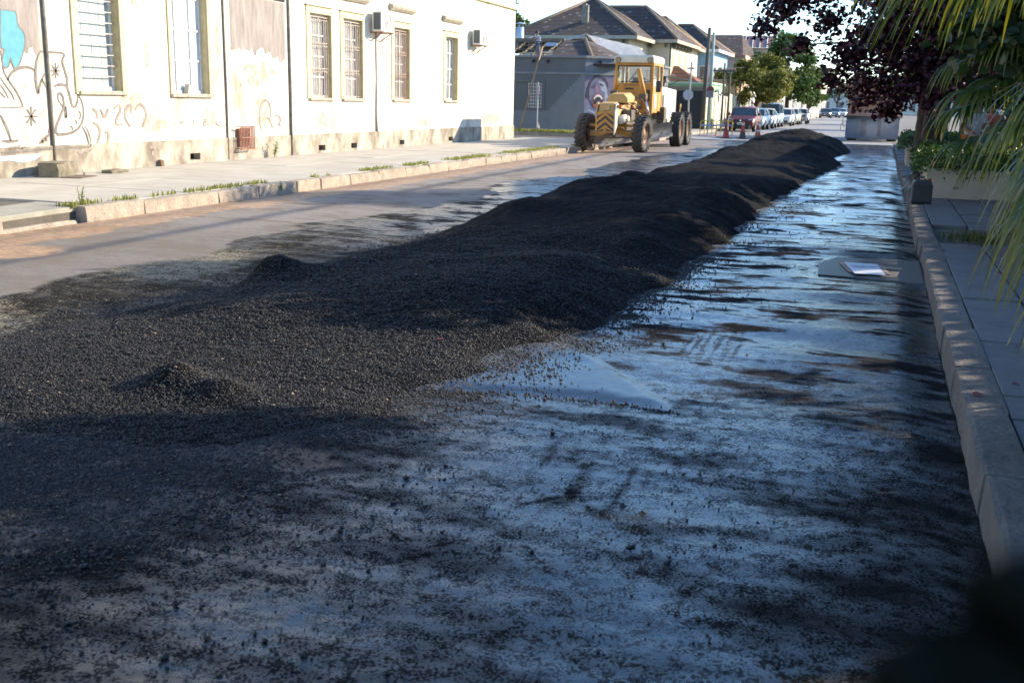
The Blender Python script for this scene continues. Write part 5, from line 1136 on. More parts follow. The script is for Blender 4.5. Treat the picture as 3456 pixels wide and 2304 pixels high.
# front axle with kingpins
mb = MB(); mb.prism([(-0.82, 0.52), (-0.5, 0.50), (-0.2, 0.62), (0.2, 0.62), (0.5, 0.50), (0.82, 0.52), (0.82, 0.70), (0.5, 0.72), (0.2, 0.86), (-0.2, 0.86), (-0.5, 0.72), (-0.82, 0.70)], -0.12, 0.12, 'Y'); mb.build('front_axle', YEL_D, gr, bevel=0.02)
for s in (-1, 1):
    MB().cyl((s * 0.84, 0, 0.34), (s * 0.84, 0, 0.98), 0.085, None, 12).cyl((s * 0.78, 0, 0.64), (s * 1.0, 0, 0.64), 0.15, None, 14).build('hub', GRE, gr, smooth=True)
MB().bar((-0.8, -0.17, 0.88), (0.8, -0.17, 0.88), 0.055, 0.09).build('tie_bar', YEL, gr); MB().bar((-0.75, -0.26, 0.45), (0.7, -0.24, 0.50), 0.04, 0.05).build('lean_bar', GRE, gr)
MB().cyl((0.1, -0.2, 0.72), (0.75, -0.22, 0.60), 0.045, None, 10).build('lean_cylinder', YEL, gr)
# nose: sloping block, chevron plate, side plate
mb = MB(); mb.loft([[(-0.27, -1.15, 1.30), (0.27, -1.15, 1.30), (0.27, -0.75, 1.30), (-0.27, -0.75, 1.30)], [(-0.24, -1.02, 1.60), (0.25, -1.02, 1.60), (0.25, -0.6, 1.66), (-0.24, -0.6, 1.66)]]); mb.build('nose_block', YEL_D, gr, bevel=0.03)
MB().box((-0.10, -1.150, 1.36), (0.12, -1.10, 1.54), rot=Matrix.Rotation(-0.40, 3, 'X')).build('nose_panel', YEL_D, gr, bevel=0.01)
pl = MB().prism([(-0.29, 0.70), (0.28, 0.66), (0.29, 1.31), (-0.28, 1.31)], -1.20, -1.155, 'Y').build('nose_plate', YEL, gr, bevel=0.006)
for k in range(4):                                     # black chevrons, clipped to the plate
    z0 = 0.66 + k * 0.20; hw = 0.275
    for s in (-1, 1):
        def zc(z): return min(max(z, 0.69), 1.305)
        a, b = (0.0, z0 + 0.06), (s * hw, z0 - 0.16); c, d = (s * hw, z0 - 0.07), (0.0, z0 + 0.15)
        pts = [(p[0], zc(p[1])) for p in (a, b, c, d)]
        if max(p[1] for p in pts) - min(p[1] for p in pts) < 0.03: continue
        MB().add([(p[0], -1.2035, p[1]) for p in pts], [(0, 1, 2, 3)]).build('chevron', mat('chevron_black', (0.045, 0.045, 0.05), 0.7), pl)
MB().cyl((0.0, -1.20, 0.74), (0.0, -1.25, 0.74), 0.065, 0.05, 12).build('tow_eye', YEL, pl)
mb = MB(); mb.prism([(-1.19, 0.60), (-0.75, 0.95), (-0.75, 1.60), (-1.05, 1.62), (-1.19, 1.30)], 0.285, 0.33, 'X'); mb.build('nose_side_plate', CRM, gr, bevel=0.008)  # cream where its twin is yellow: sunlight on this side put into the colour
mb = MB(); mb.prism([(-1.19, 0.70), (-0.75, 0.95), (-0.75, 1.60), (-1.05, 1.62), (-1.19, 1.30)], -0.33, -0.292, 'X'); mb.build('nose_side_plate', YEL_D, gr, bevel=0.008)
for s in (-1, 1):
    MB().box((s * 0.40 - 0.07, -1.0, 1.46), (s * 0.40 + 0.07, -0.90, 1.56)).build('indicator', mat('indicator_orange', (0.55, 0.12, 0.03), 0.3), gr, bevel=0.012); MB().bar((s * 0.3, -0.95, 1.51), (s * 0.36, -0.95, 1.51), 0.03).build('indicator_stalk', GRE, gr)
# main frame (gooseneck) from nose to cab
def box_path(path, ww):
    return [[(-w / 2, y, z0), (w / 2, y, z0), (w / 2, y, z1), (-w / 2, y, z1)] for (y, z0, z1), w in zip(path, ww)]
MB().loft(box_path([(-1.0, 0.92, 1.32), (0.0, 0.98, 1.42), (0.7, 1.15, 1.62), (1.4, 1.42, 1.80), (2.4, 1.50, 1.84), (3.2, 1.28, 1.75), (4.6, 0.95, 1.45)], [0.40, 0.40, 0.42, 0.44, 0.44, 0.6, 0.8])).build('main_frame', YEL_D, gr, bevel=0.03)
MB().loft([[(-0.34, 0.35, 1.62), (0.36, 0.35, 1.62), (0.36, 0.35, 1.78), (0.22, 0.35, 1.92), (-0.22, 0.35, 1.92), (-0.34, 0.35, 1.78)], [(-0.40, 1.2, 1.64), (0.42, 1.2, 1.64), (0.42, 1.2, 1.84), (0.26, 1.2, 1.98), (-0.26, 1.2, 1.98), (-0.40, 1.2, 1.84)]]).build('hood_cover', YEL_D, gr, bevel=0.03)
# drawbar, circle, blade
mb = MB(); mb.bar((0, -0.6, 0.92), (-0.55, 2.3, 0.72), 0.12, 0.12); mb.bar((0, -0.6, 0.92), (0.6, 2.5, 0.78), 0.12, 0.12); mb.bar((-0.58, 2.3, 0.72), (0.6, 2.5, 0.78), 0.14, 0.10); mb.build('drawbar', YEL_D, gr, bevel=0.01)
MB().lathe([(0.62, 0.60), (0.74, 0.60), (0.74, 0.70), (0.62, 0.70), (0.62, 0.60)], 32, (-0.05, 2.9, 0)).build('circle', GRE, gr, smooth=False)
BA, BB = Vector((-1.28, 2.0, 0.02)), Vector((1.12, 4.4, 0.44)); bd = (BB - BA).normalized(); bn = Vector((bd.y, -bd.x, 0)).normalized(); bu = bd.cross(bn) * -1
if bu.z < 0: bu = -bu
prof = [(0.10 + 0.16 * (1 - math.cos((t - 0.42) * 2.4)) * 1.0, t * 0.56) for t in np.linspace(0.12, 1, 9)]
rings = []
for P in (BA, BB): rings.append([P + bn * a + bu * b for a, b in prof] + [P + bn * (a - 0.03) + bu * b for a, b in prof[::-1]])
MB().loft(rings).build('blade', STEEL, gr, smooth=False)
eb_ = [(prof[0][0] + 0.018, prof[0][1] - 0.055), (prof[0][0] + 0.02, prof[0][1] + 0.07), (prof[0][0] - 0.012, prof[0][1] + 0.07), (prof[0][0] - 0.012, prof[0][1] - 0.055)]
MB().loft([[P + bn * a + bu * b for a, b in eb_] for P in (BA, BB)]).build('cutting_edge', EDGE, gr)
for t in np.linspace(0.06, 0.94, 9):
    P = BA.lerp(BB, t) + bn * (prof[0][0] + 0.021) + bu * (prof[0][1] + 0.03); MB().cyl(P, P + bn * 0.012, 0.018, None, 8).build('bolt', GRE, gr)
for t in (0.3, 0.7): 
    P = BA.lerp(BB, t) + bu * 0.4; MB().bar(P, (P.x * 0.5, 2.9 + (P.y - 2.9) * 0.4, 0.66), 0.10, 0.14).build('blade_arm', GRE, gr)
MB().bar((-0.55, 2.35, 0.42), (-0.62, 2.6, 0.72), 0.12).build('circle_arm', GRE, gr)
# lift cylinders standing beside the hood
for (p, q_) in (((-0.50, 2.05, 1.98), (-0.44, 2.05, 2.70)), ((0.60, 2.05, 1.75), (0.30, 2.05, 2.80))):
    MB().cyl(p, q_, 0.085, None, 14).build('lift_cylinder', YEL, gr, smooth=True)
for (p, q_) in (((-0.52, 2.05, 2.0), (-0.75, 2.3, 0.75)), ((0.60, 2.05, 1.78), (0.82, 2.4, 0.80))): MB().cyl(p, q_, 0.035, None, 10).build('cylinder_rod', CHROME, gr, smooth=True)
for s, z in ((-1, 1.95), (1, 1.85)): MB().box((s * 0.52 - 0.13, 1.90, z - 0.10), (s * 0.52 + 0.13, 2.20, z + 0.10)).build('cylinder_yoke', GRE, gr, bevel=0.02)
MB().bar((-0.5, 2.05, 1.80), (0.55, 2.05, 1.76), 0.16, 0.14).build('lift_saddle', YEL_D, gr, bevel=0.01)
MB().cyl((0.25, 1.5, 1.55), (0.75, 2.2, 0.80), 0.06, None, 10).build('side_shift_cylinder', YEL, gr)
# hoses and dark clutter under the hood
for k in range(7):
    x0 = random.uniform(0.1, 0.5); z0 = random.uniform(1.45, 1.9); y0 = random.uniform(0.6, 1.8)
    MB().tube([(x0, y0, z0), (x0 + 0.22, y0 + 0.1, z0 - 0.1), (x0 + 0.18, y0 + 0.3, z0 - 0.35), (x0 - 0.1, y0 + 0.5, z0 - 0.4)], 0.018, 6).build('hose', BLK, gr, smooth=True)
MB().tube([(0.33, -0.8, 1.45), (0.55, -0.6, 1.42), (0.60, -0.5, 1.15), (0.40, -0.55, 0.95)], 0.02, 6).build('hose', BLK, gr, smooth=True)
MB().cyl((0.38, -0.75, 1.08), (0.38, 0.1, 1.10), 0.15, None, 14).build('air_tank', CRM, gr, smooth=True)
MB().box((0.22, 0.2, 1.05), (0.55, 0.8, 1.4)).build('valve_block', GRE, gr, bevel=0.02); MB().box((-0.5, 0.3, 1.0), (-0.2, 0.9, 1.35)).build('valve_block', GRE, gr, bevel=0.02)
MB().box((-0.35, 0.2, 0.72), (0.4, 1.6, 0.98)).build('underframe', GRE, gr)
# cab: posts, panels, glass, roof
C0, C1, cw = 2.80, 4.45, 0.66
def frame4(name, pts, w, m, parent):
    mb = MB()
    for a, b in zip(pts, pts[1:] + pts[:1]): mb.bar(a, b, w, w)
    return mb.build(name, m, parent)
cab = MB()
for (x, y) in ((-cw, C0), (cw, C0), (-cw, C1), (cw, C1)): cab.box((x - 0.05, y - 0.05, 1.25 if y == C0 else 1.35), (x + 0.05, y + 0.05, 3.04))
cab.box((-cw - 0.049, C0 - 0.049, 2.94), (cw + 0.049, C0 + 0.049, 3.06)); cab.box((-cw - 0.048, C1 - 0.049, 2.94), (cw + 0.048, C1 + 0.049, 3.06))
for s in (-1, 1):
    cab.box((s * cw - 0.048, C0 + 0.05, 2.94), (s * cw + 0.048, C1 - 0.05, 3.06)); cab.box((s * cw - 0.046, C0 + 0.95, 1.5), (s * cw + 0.046, C0 + 1.04, 2.94))
cab_o = cab.build('cab_frame', YEL, gr, bevel=0.015)
MB().box((-cw + 0.05, C0 - 0.035, 1.30), (cw - 0.05, C0 + 0.02, 2.34)).build('front_panel', YEL, gr, bevel=0.01)
for k in range(9): MB().box((-0.36 + k * 0.07, C0 - 0.045, 2.245), (-0.325 + k * 0.07, C0 - 0.036, 2.275)).build('vent_slot', BLK, gr)
MB().box((-0.32, C0 - 0.045, 2.10), (0.0, C0 - 0.036, 2.16)).build('vent_slot', BLK, gr)
MB().box((0.28, C0 - 0.06, 1.70), (0.60, C0 - 0.036, 2.10)).build('panel_recess', BLK, gr, bevel=0.01)
for s in (-1, 1):
    MB().prism([(C0 + 0.05, 1.30), (C0 + 0.95, 1.30), (C0 + 0.95, 2.20), (C0 + 0.05, 2.20)], s * cw - 0.03, s * cw + 0.03, 'X').build('door_panel', YEL, gr)
    MB().box((s * cw - 0.03, C0 + 1.04, 1.35), (s * cw + 0.03, C1 - 0.05, 2.2)).build('side_panel', YEL, gr)
MB().box((cw + 0.031, C0 + 0.30, 1.45), (cw + 0.045, C0 + 0.72, 1.95)).build('door_window', mat('dusty_pane', (0.62, 0.60, 0.52), 0.2, (0.5, 0.47, 0.4), 3), gr, bevel=0.03)
MB().box((-cw + 0.08, C1 - 0.02, 1.35), (cw - 0.08, C1 + 0.02, 2.15)).build('rear_panel', YEL, gr)
seal = mat('window_rubber', (0.02, 0.02, 0.02), 0.7)
ws = MB(); 
for (a, b) in (((-0.60, 2.36), (-0.575, 2.93)), ((0.575, 2.36), (0.60, 2.93)), ((-0.575, 2.36), (0.575, 2.385)), ((-0.575, 2.905), (0.575, 2.93))): ws.box((a[0], C0 - 0.03, a[1]), (b[0], C0 + 0.0, b[1]))
wsx = ws.build('windscreen_seal', seal, gr); MB().box((-0.575, C0 - 0.018, 2.385), (0.575, C0 - 0.012, 2.905)).build('windscreen', GLS, wsx)
MB().box((-0.55, C1 - 0.006, 2.2), (0.55, C1 + 0.002, 2.9)).build('rear_window', GLS, gr)
for s in (-1, 1): MB().box((s * cw - 0.004, C0 + 0.06, 2.22), (s * cw + 0.002, C0 + 0.94, 2.93)).build('side_window', GLS, gr); MB().box((s * cw - 0.004, C0 + 1.05, 2.22), (s * cw + 0.002, C1 - 0.06, 2.93)).build('side_window', GLS, gr)
MB().box((-0.22, 3.45, 1.75), (0.26, 3.6, 2.55)).box((-0.24, 3.1, 1.7), (0.28, 3.55, 1.82)).build('seat', BLK, gr, bevel=0.04)
sw = MB().lathe([(0.19, 0.0), (0.21, 0.015), (0.23, 0.0), (0.21, -0.015), (0.19, 0.0)], 20, (0, 0, 0)); o = sw.build('steering_wheel', BLK, gr, smooth=True); o.location = (0.0, 3.02, 2.28); o.rotation_euler = (0.6, 0, 0)
MB().cyl((0, 2.85, 1.9), (0, 3.0, 2.28), 0.03).build('steering_column', BLK, gr)
rf = MB().loft([[(-0.72, C0 - 0.16, 3.03), (0.72, C0 - 0.16, 3.03), (0.72, C1 + 0.12, 3.03), (-0.72, C1 + 0.12, 3.03)], [(-0.72, C0 - 0.15, 3.23), (0.72, C0 - 0.15, 3.23), (0.72, C1 + 0.11, 3.22), (-0.72, C1 + 0.11, 3.22)], [(-0.64, C0 - 0.05, 3.30), (0.64, C0 - 0.05, 3.30), (0.64, C1 + 0.02, 3.30), (-0.64, C1 + 0.02, 3.30)]]).build('cab_roof', CRM, gr, bevel=0.02)
for s in (-1, 1):
    hl = MB().lathe([(0.0, C0 - 0.185), (0.08, C0 - 0.19), (0.10, C0 - 0.20), (0.10, C0 - 0.155)], 18, (s * 0.58, 0, 3.13), 'Y').build('headlight', mat('lamp_housing', (0.16, 0.12, 0.08), 0.5), rf, smooth=True); MB().lathe([(0.0, C0 - 0.193), (0.075, C0 - 0.192)], 18, (s * 0.58, 0, 3.13), 'Y').build('lens', mat('lamp_lens', (0.28, 0.20, 0.12), 0.15), hl)
mr_ = MB().box((0.80, C0 - 0.02, 2.02), (0.99, C0 + 0.05, 2.42)).build('mirror', BLK, gr, bevel=0.03); MB().tube([(0.68, C0, 2.5), (0.85, C0 - 0.02, 2.46), (0.9, C0, 2.3)], 0.015, 6).build('mirror_arm', BLK, mr_)
MB().bar((-0.2, C0 - 0.06, 2.36), (0.1, C0 - 0.06, 2.75), 0.02).build('wiper', BLK, gr)
# engine hood at the rear
eg = MB().loft([[(-0.52, 4.55, 1.05), (0.56, 4.55, 1.05), (0.56, 4.55, 2.28), (-0.52, 4.55, 2.28)], [(-0.52, 8.2, 1.05), (0.56, 8.2, 1.05), (0.56, 8.2, 2.18), (-0.52, 8.2, 2.18)]]).build('engine_hood', CRM, gr, bevel=0.04)
MB().box((0.561, 5.0, 1.45), (0.574, 5.6, 1.95)).build('louvre_opening', BLK, eg)
for z in (1.22, 1.29, 1.36): MB().box((0.561, 4.7, z), (0.566, 7.6, z + 0.04)).build('stripe', mat('stripe_blue', (0.16, 0.24, 0.36), 0.6), eg)
MB().box((0.561, 4.75, 2.0), (0.567, 5.4, 2.2)).build('decal', mat('decal_blue', (0.25, 0.35, 0.48), 0.6, (0.5, 0.5, 0.5), 12), eg)
MB().cyl((0.2, 6.0, 2.2), (0.2, 6.0, 2.75), 0.05, None, 10).build('exhaust', BLK, eg)
MB().box((-0.55, 4.4, 0.80), (0.58, 8.1, 1.06)).build('rear_frame', CRM, gr, bevel=0.02)
MB().box((0.60, 4.35, 0.85), (0.85, 4.75, 1.5)).build('step_box', GRE, gr, bevel=0.01); MB().box((0.62, 4.0, 0.55), (0.9, 4.3, 0.6)).build('step', GRE, gr); MB().box((0.62, 4.0, 0.95), (0.9, 4.3, 1.0)).build('step', GRE, gr)
MB().tube([(0.6, 4.6, 1.0), (0.8, 5.0, 0.7), (1.0, 5.6, 0.95)], 0.04, 8).build('hydraulic_pipe', BLK, gr, smooth=True)
MB().box((0.70, 8.25, 0.75), (1.1, 8.45, 1.05)).build('rear_lamp', mat('rear_lamp_rust', (0.25, 0.10, 0.06), 0.6), gr, bevel=0.02); MB().box((-0.6, 8.15, 0.7), (0.75, 8.35, 1.0)).build('rear_bumper', YEL_D, gr, bevel=0.02)
MB().tube([(0.75, 8.0, 1.2), (0.78, 8.05, 1.5), (0.75, 8.2, 1.62)], 0.03, 6).build('handrail', YEL_D, gr)

# ------------------------------------------------------------------ parked cars
CGL = mat('car_glass', (0.045, 0.07, 0.08), 0.06, spec=0.8); TYR = mat('car_tyre', (0.02, 0.02, 0.02), 0.8); ALU = mat('alloy', (0.45, 0.45, 0.46), 0.3, metal=0.6); HLM = mat('headlamp', (0.60, 0.62, 0.64), 0.12, (0.35, 0.37, 0.4), 9); PLA = mat('black_plastic', (0.02, 0.02, 0.022), 0.6); NPL = mat('plate_white', (0.68, 0.70, 0.70), 0.5); TXT = mat('plate_ink', (0.05, 0.05, 0.06), 0.6); TLM = mat('tail_lamp', (0.35, 0.02, 0.02), 0.2)
def make_car(label, loc, rz, paint, L=4.0, Wd=1.72, H=1.48, style='hatch', chrome=False, plate=None, group='cars parked along the left kerb of the far street', bumper=None, detail=True):
    """car with nose at -y; stations along y give belt height, roof height and width"""
    t = thing('parked_car', label, 'car', loc, rz, group); hw = Wd / 2; h = H
    if style == 'hatch': S = [(0, .52, 0, .78), (.02, .62, 0, .90), (.10, .70, 0, .97), (.24, .80, 0, 1), (.30, .83, 0, 1), (.44, .86, .97, 1), (.55, .86, 1, 1), (.80, .88, .98, 1), (.93, .90, .90, .98), (.985, .80, 0, .94), (1, .60, 0, .86)]
    elif style == 'sedan': S = [(0, .50, 0, .78), (.02, .60, 0, .90), (.10, .68, 0, .97), (.26, .77, 0, 1), (.30, .80, 0, 1), (.43, .84, .97, 1), (.52, .85, 1, 1), (.68, .86, .98, 1), (.82, .86, 0, 1), (.97, .80, 0, .95), (1, .58, 0, .86)]
    else: S = [(0, .50, 0, .80), (.02, .60, 0, .92), (.08, .66, 0, .98), (.20, .72, 0, 1), (.25, .75, 0, 1), (.37, .78, .97, 1), (.45, .78, 1, 1), (.85, .79, 1, 1), (.97, .80, .95, .99), (.99, .70, 0, .97), (1, .5, 0, .9)]
    rings = []; cab = []
    for (f, b, r, w) in S:
        y = (f - 0.5) * L; zb = b * h * (0.80 if style != 'suv' else 0.78) ; ww = hw * w
        ring = [(ww * 0.90, 0.22), (ww * 0.985, 0.36), (ww, 0.55), (ww * 0.99, zb * 0.80), (ww * 0.93, zb * 0.97), (ww * 0.80, zb)]
        rings.append([(x, y, z) for x, z in ring] + [(-x, y, z) for x, z in ring[::-1]])
        if r > 0: cab.append((f, y, zb, r * h, ww))
    body = MB().loft(rings).build('body', paint, t, smooth=True); bvm = body.modifiers.new('sub', 'SUBSURF'); bvm.levels = 1; bvm.render_levels = 1
    # greenhouse: glass block with painted roof and pillars
    cr = []
    f0 = [s for s in S if s[2] == 0 and s[0] < cab[0][0]][-1]; f1 = [s for s in S if s[2] == 0 and s[0] > cab[-1][0]][0]
    yb0 = (f0[0] - 0.5) * L; yb1 = (f1[0] - 0.5) * L; zk = 0.80 if style != 'suv' else 0.78
    low = [(yb0 + 0.02, f0[1] * h * zk - 0.03)] + [(c[1], c[2] - 0.02) for c in cab] + [(yb1 - 0.03, f1[1] * h * zk - 0.04)]
    wl = hw * 0.90; wr = hw * 0.74
    roofy = [c[1] for c in cab]; roofz = [c[3] for c in cab]
    y_f, y_r = roofy[0], roofy[-1]; zt = h - 0.035
    base0, base1 = low[0], low[-1]
    G = MB()
    quad = [(wl * 0.95, base0[0], base0[1]), (-wl * 0.95, base0[0], base0[1]), (-wr, y_f, roofz[0] - 0.03), (wr, y_f, roofz[0] - 0.03)]
    ws_ = MB().add(quad, [(0, 1, 2, 3)]).build('windscreen', CGL, t, fix=False)
    quadr = [(wl * 0.95, base1[0], base1[1]), (-wl * 0.95, base1[0], base1[1]), (-wr, y_r, roofz[-1] - 0.03), (wr, y_r, roofz[-1] - 0.03)]
    MB().add(quadr, [(0, 1, 2, 3)]).build('rear_window', CGL, t, fix=False)
    ym = y_f + (y_r - y_f) * 0.45
    for s in (-1, 1):
        for (ya, yb2, za, zb2, yta, ytb) in ((base0[0] + 0.22, ym - 0.03, base0[1] + 0.02, cab[1][2] - 0.02, y_f + 0.04, ym - 0.03), (ym + 0.03, base1[0] - 0.12, cab[1][2] - 0.02, base1[1] + 0.03, ym + 0.03, y_r - 0.05)):
            MB().add([(s * (wl + 0.004), ya, za), (s * (wl + 0.004), yb2, zb2), (s * (wr + 0.006), ytb, zt - 0.05), (s * (wr + 0.006), yta, zt - 0.05)], [(0, 1, 2, 3)]).build('side_window', CGL, t, fix=False)
    rf_ = []
    for yy, zz_, k_ in ((y_f - 0.03, roofz[0] - 0.06, 1), (y_f + 0.08, roofz[0], 1), ((y_f + y_r) / 2, h, 1), (y_r - 0.08, roofz[-1] - 0.0, 1), (y_r + 0.05, roofz[-1] - 0.06, 0.98)):
        rf_.append([(wr * k_ + 0.03, yy, zz_ - 0.09), (wr * k_, yy, zz_ - 0.01), (0.0, yy, zz_ + 0.025), (-wr * k_, yy, zz_ - 0.01), (-wr * k_ - 0.03, yy, zz_ - 0.09)])
    MB().loft(rf_, closed=False, caps=False).build('roof', paint, t, smooth=True, fix=False)
    for s in (-1, 1):
        MB().bar((s * wl * 0.96, base0[0] - 0.02, base0[1]), (s * (wr + 0.01), y_f, roofz[0] - 0.04), 0.09, 0.05).build('front_pillar', paint, t)
        MB().bar((s * wl * 0.97, base1[0], base1[1]), (s * (wr + 0.01), y_r, roofz[-1] - 0.05), 0.16, 0.05).build('rear_pillar', paint, t)
        MB().bar((s * (wl + 0.006), ym, cab[1][2] - 0.02), (s * (wr + 0.012), ym, zt - 0.04), 0.02, 0.06).build('door_pillar', PLA, t)
        m_ = MB().lathe([(0, -0.04), (0.08, -0.03), (0.095, 0.01), (0.06, 0.06), (0, 0.07)], 12, (s * (hw + 0.06), base0[0] + 0.38, base0[1] + 0.10), 'Y').build('mirror', paint if detail else PLA, t, smooth=True)
        hp = [(s * hw * 0.52, -L / 2 + 0.045, 0.60), (s * hw * 0.90, -L / 2 + 0.19, 0.62), (s * hw * 0.955, -L / 2 + 0.36, 0.74), (s * hw * 0.88, -L / 2 + 0.30, 0.80), (s * hw * 0.55, -L / 2 + 0.13, 0.76)]
        MB().add([(x, y - 0.03, z) for x, y, z in hp], [(0, 1, 2, 3, 4)]).build('headlight', HLM, t, fix=False)
        MB().box((s * hw * 0.78 - 0.1, L / 2 - 0.12, 0.68), (s * hw * 0.78 + 0.1, L / 2 - 0.02, 0.92)).build('tail_light', TLM, t, bevel=0.02)
        MB().lathe([(0, -0.02), (0.05, -0.01), (0.05, 0.03)], 12, (s * hw * 0.66, -L / 2 + 0.04, 0.36), 'Y').build('fog_light', HLM, t)
        for yy in (-L * 0.315, L * 0.315):
            wh = MB().lathe([(0.16, s * 0.09), (0.20, s * 0.10), (0.28, s * 0.095), (0.305, s * 0.06), (0.305, -s * 0.08), (0.28, -s * 0.10), (0.0, -s * 0.10)], 20, (0, 0, 0), 'X').build('wheel', TYR, t, smooth=True); wh.location = (s * (hw - 0.10), yy, 0.305)
            MB().lathe([(0.0, s * 0.095), (0.06, s * 0.098), (0.19, s * 0.085), (0.20, s * 0.10)], 16, (0, 0, 0), 'X').build('rim', ALU, wh, smooth=True)
            MB().lathe([(0.36, s * 0.06), (0.36, s * 0.09), (0.31, s * 0.092), (0.31, s * 0.06)], 20, (s * (hw - 0.085), yy, 0.32), 'X').build('wheel_arch', PLA, t)
    MB().box((-hw * 0.62, -L / 2 - 0.012, 0.26), (hw * 0.62, -L / 2 + 0.10, 0.46)).build('lower_grille', bumper or PLA, t, bevel=0.02)
    gp = MB().box((-hw * 0.40, -L / 2 + 0.0, 0.62), (hw * 0.40, -L / 2 + 0.08, 0.70)).build('grille', PLA, t, bevel=0.01)
    em = MB().prism([(0, 0.60), (0.05, 0.68), (0, 0.76), (-0.05, 0.68)], -L / 2 - 0.012, -L / 2 + 0.02, 'Y').build('emblem', CHROME, t)
    np_ = MB().box((-0.20, -L / 2 - 0.035, 0.44), (0.20, -L / 2 - 0.013, 0.57)).build('number_plate', NPL, t, bevel=0.006)
    if plate:
        for k_ in range(7):
            u = -0.15 + k_ * 0.047 + (0.02 if k_ > 2 else 0); MB().box((u, -L / 2 - 0.0385, 0.475), (u + 0.032, -L / 2 - 0.0355, 0.535)).build('plate_character', TXT, np_)
    return t
P_ = lambda n, c, r=0.3, cc=0.15: mat('paint_' + n, c, r, tuple(x * 0.85 for x in c), 1.5, coat=cc)
make_car('dark red hatchback, nearest of the cars parked along the far left kerb', (-8.30, 69.0, 0.03), 0.0, P_('red', (0.10, 0.008, 0.008), 0.5, 0.0), 4.0, 1.74, 1.50, plate=True)
make_car('silver blue hatchback parked right behind the red car', (-8.35, 75.6, 0.03), 0.0, P_('silver_blue', (0.38, 0.46, 0.52), 0.35), 3.9, 1.66, 1.44)
make_car('light silver small car in front of the tall van', (-8.30, 81.0, 0.03), 0.0, P_('silver', (0.48, 0.53, 0.57), 0.35), 3.8, 1.64, 1.42)
make_car('tall blue grey van standing above the row of parked cars', (-8.40, 86.5, 0.03), 0.0, P_('blue_grey', (0.26, 0.33, 0.39), 0.35), 4.4, 1.80, 1.85, 'suv')
make_car('white sedan parked behind the tall van', (-8.0, 93.5, 0.03), 0.0, P_('white', (0.70, 0.70, 0.68)), 4.1, 1.70, 1.45, 'sedan')
make_car('cream white hatchback just ahead of the motorcycle', (-7.95, 100.5, 0.03), 0.0, P_('cream', (0.66, 0.62, 0.54)), 3.9, 1.66, 1.44)
make_car('white car behind the parked motorcycle', (-7.75, 109.0, 0.03), 0.0, P_('white', (0.70, 0.70, 0.68)), 4.2, 1.72, 1.46)
make_car('dark grey sedan with its nose to us far down the street', (-8.35, 171.0, 0.03), 0.0, P_('dark_grey', (0.05, 0.055, 0.065)), 4.3, 1.74, 1.46, 'sedan', plate=True)
make_car('blue car behind the far dark sedan', (-7.4, 179.0, 0.03), 0.0, P_('steel_blue', (0.12, 0.18, 0.26)), 4.1, 1.74, 1.55)
make_car('pale car in the middle of the farthest group', (-6.6, 187.0, 0.03), 0.0, P_('silver', (0.48, 0.53, 0.57), 0.35), 4.1, 1.72, 1.5)
make_car('white car at the right of the farthest group', (-5.4, 192.0, 0.03), 0.0, P_('white', (0.70, 0.70, 0.68)), 4.1, 1.72, 1.5)
# motorcycle
mc = thing('motorcycle', 'dark motorcycle parked at an angle among the white cars', 'motorcycle', (-7.05, 104.3, 0.03), 0.5)
for y in (-0.62, 0.62):
    w_ = MB().lathe([(0.25, -0.04), (0.30, -0.035), (0.315, 0), (0.30, 0.035), (0.25, 0.04), (0.24, 0), (0.25, -0.04)], 20, (0, 0, 0), 'X').build('wheel', TYR, mc, smooth=True); w_.location = (0, y, 0.315); MB().lathe([(0.03, -0.05), (0.03, 0.05)], 10, (0, 0, 0), 'X').build('hub', ALU, w_)
    for k_ in range(6): MB().cyl((0, 0, 0), (0, 0.24 * math.cos(k_ * PI / 3), 0.24 * math.sin(k_ * PI / 3)), 0.01, None, 5).build('spoke', ALU, w_)
MB().loft([[(x, y, z) for x, z in ((0.10, 0.70), (0.12, 0.82), (0.06, 0.90), (-0.06, 0.90), (-0.12, 0.82), (-0.10, 0.70))] for y in (-0.3, -0.05, 0.15)]).build('tank', P_('dark_grey', (0.05, 0.055, 0.065)), mc, smooth=True)
MB().box((-0.13, 0.1, 0.72), (0.13, 0.7, 0.80)).build('seat', PLA, mc, bevel=0.03); MB().box((-0.16, -0.25, 0.35), (0.16, 0.2, 0.66)).build('engine', ALU, mc, bevel=0.04); MB().cyl((0.07, -0.62, 0.315), (0.07, -0.35, 0.98), 0.025).cyl((-0.07, -0.62, 0.315), (-0.07, -0.35, 0.98), 0.025).build('fork', ALU, mc); MB().cyl((-0.35, -0.3, 1.02), (0.35, -0.3, 1.02), 0.015).build('handlebar', PLA, mc); MB().lathe([(0, -0.08), (0.09, -0.06), (0.07, 0.04)], 14, (0, -0.45, 0.88), 'Y').build('headlight', HLM, mc, smooth=True)
MB().cyl((0.12, -0.1, 0.4), (0.16, 0.75, 0.36), 0.04).build('exhaust', ALU, mc)

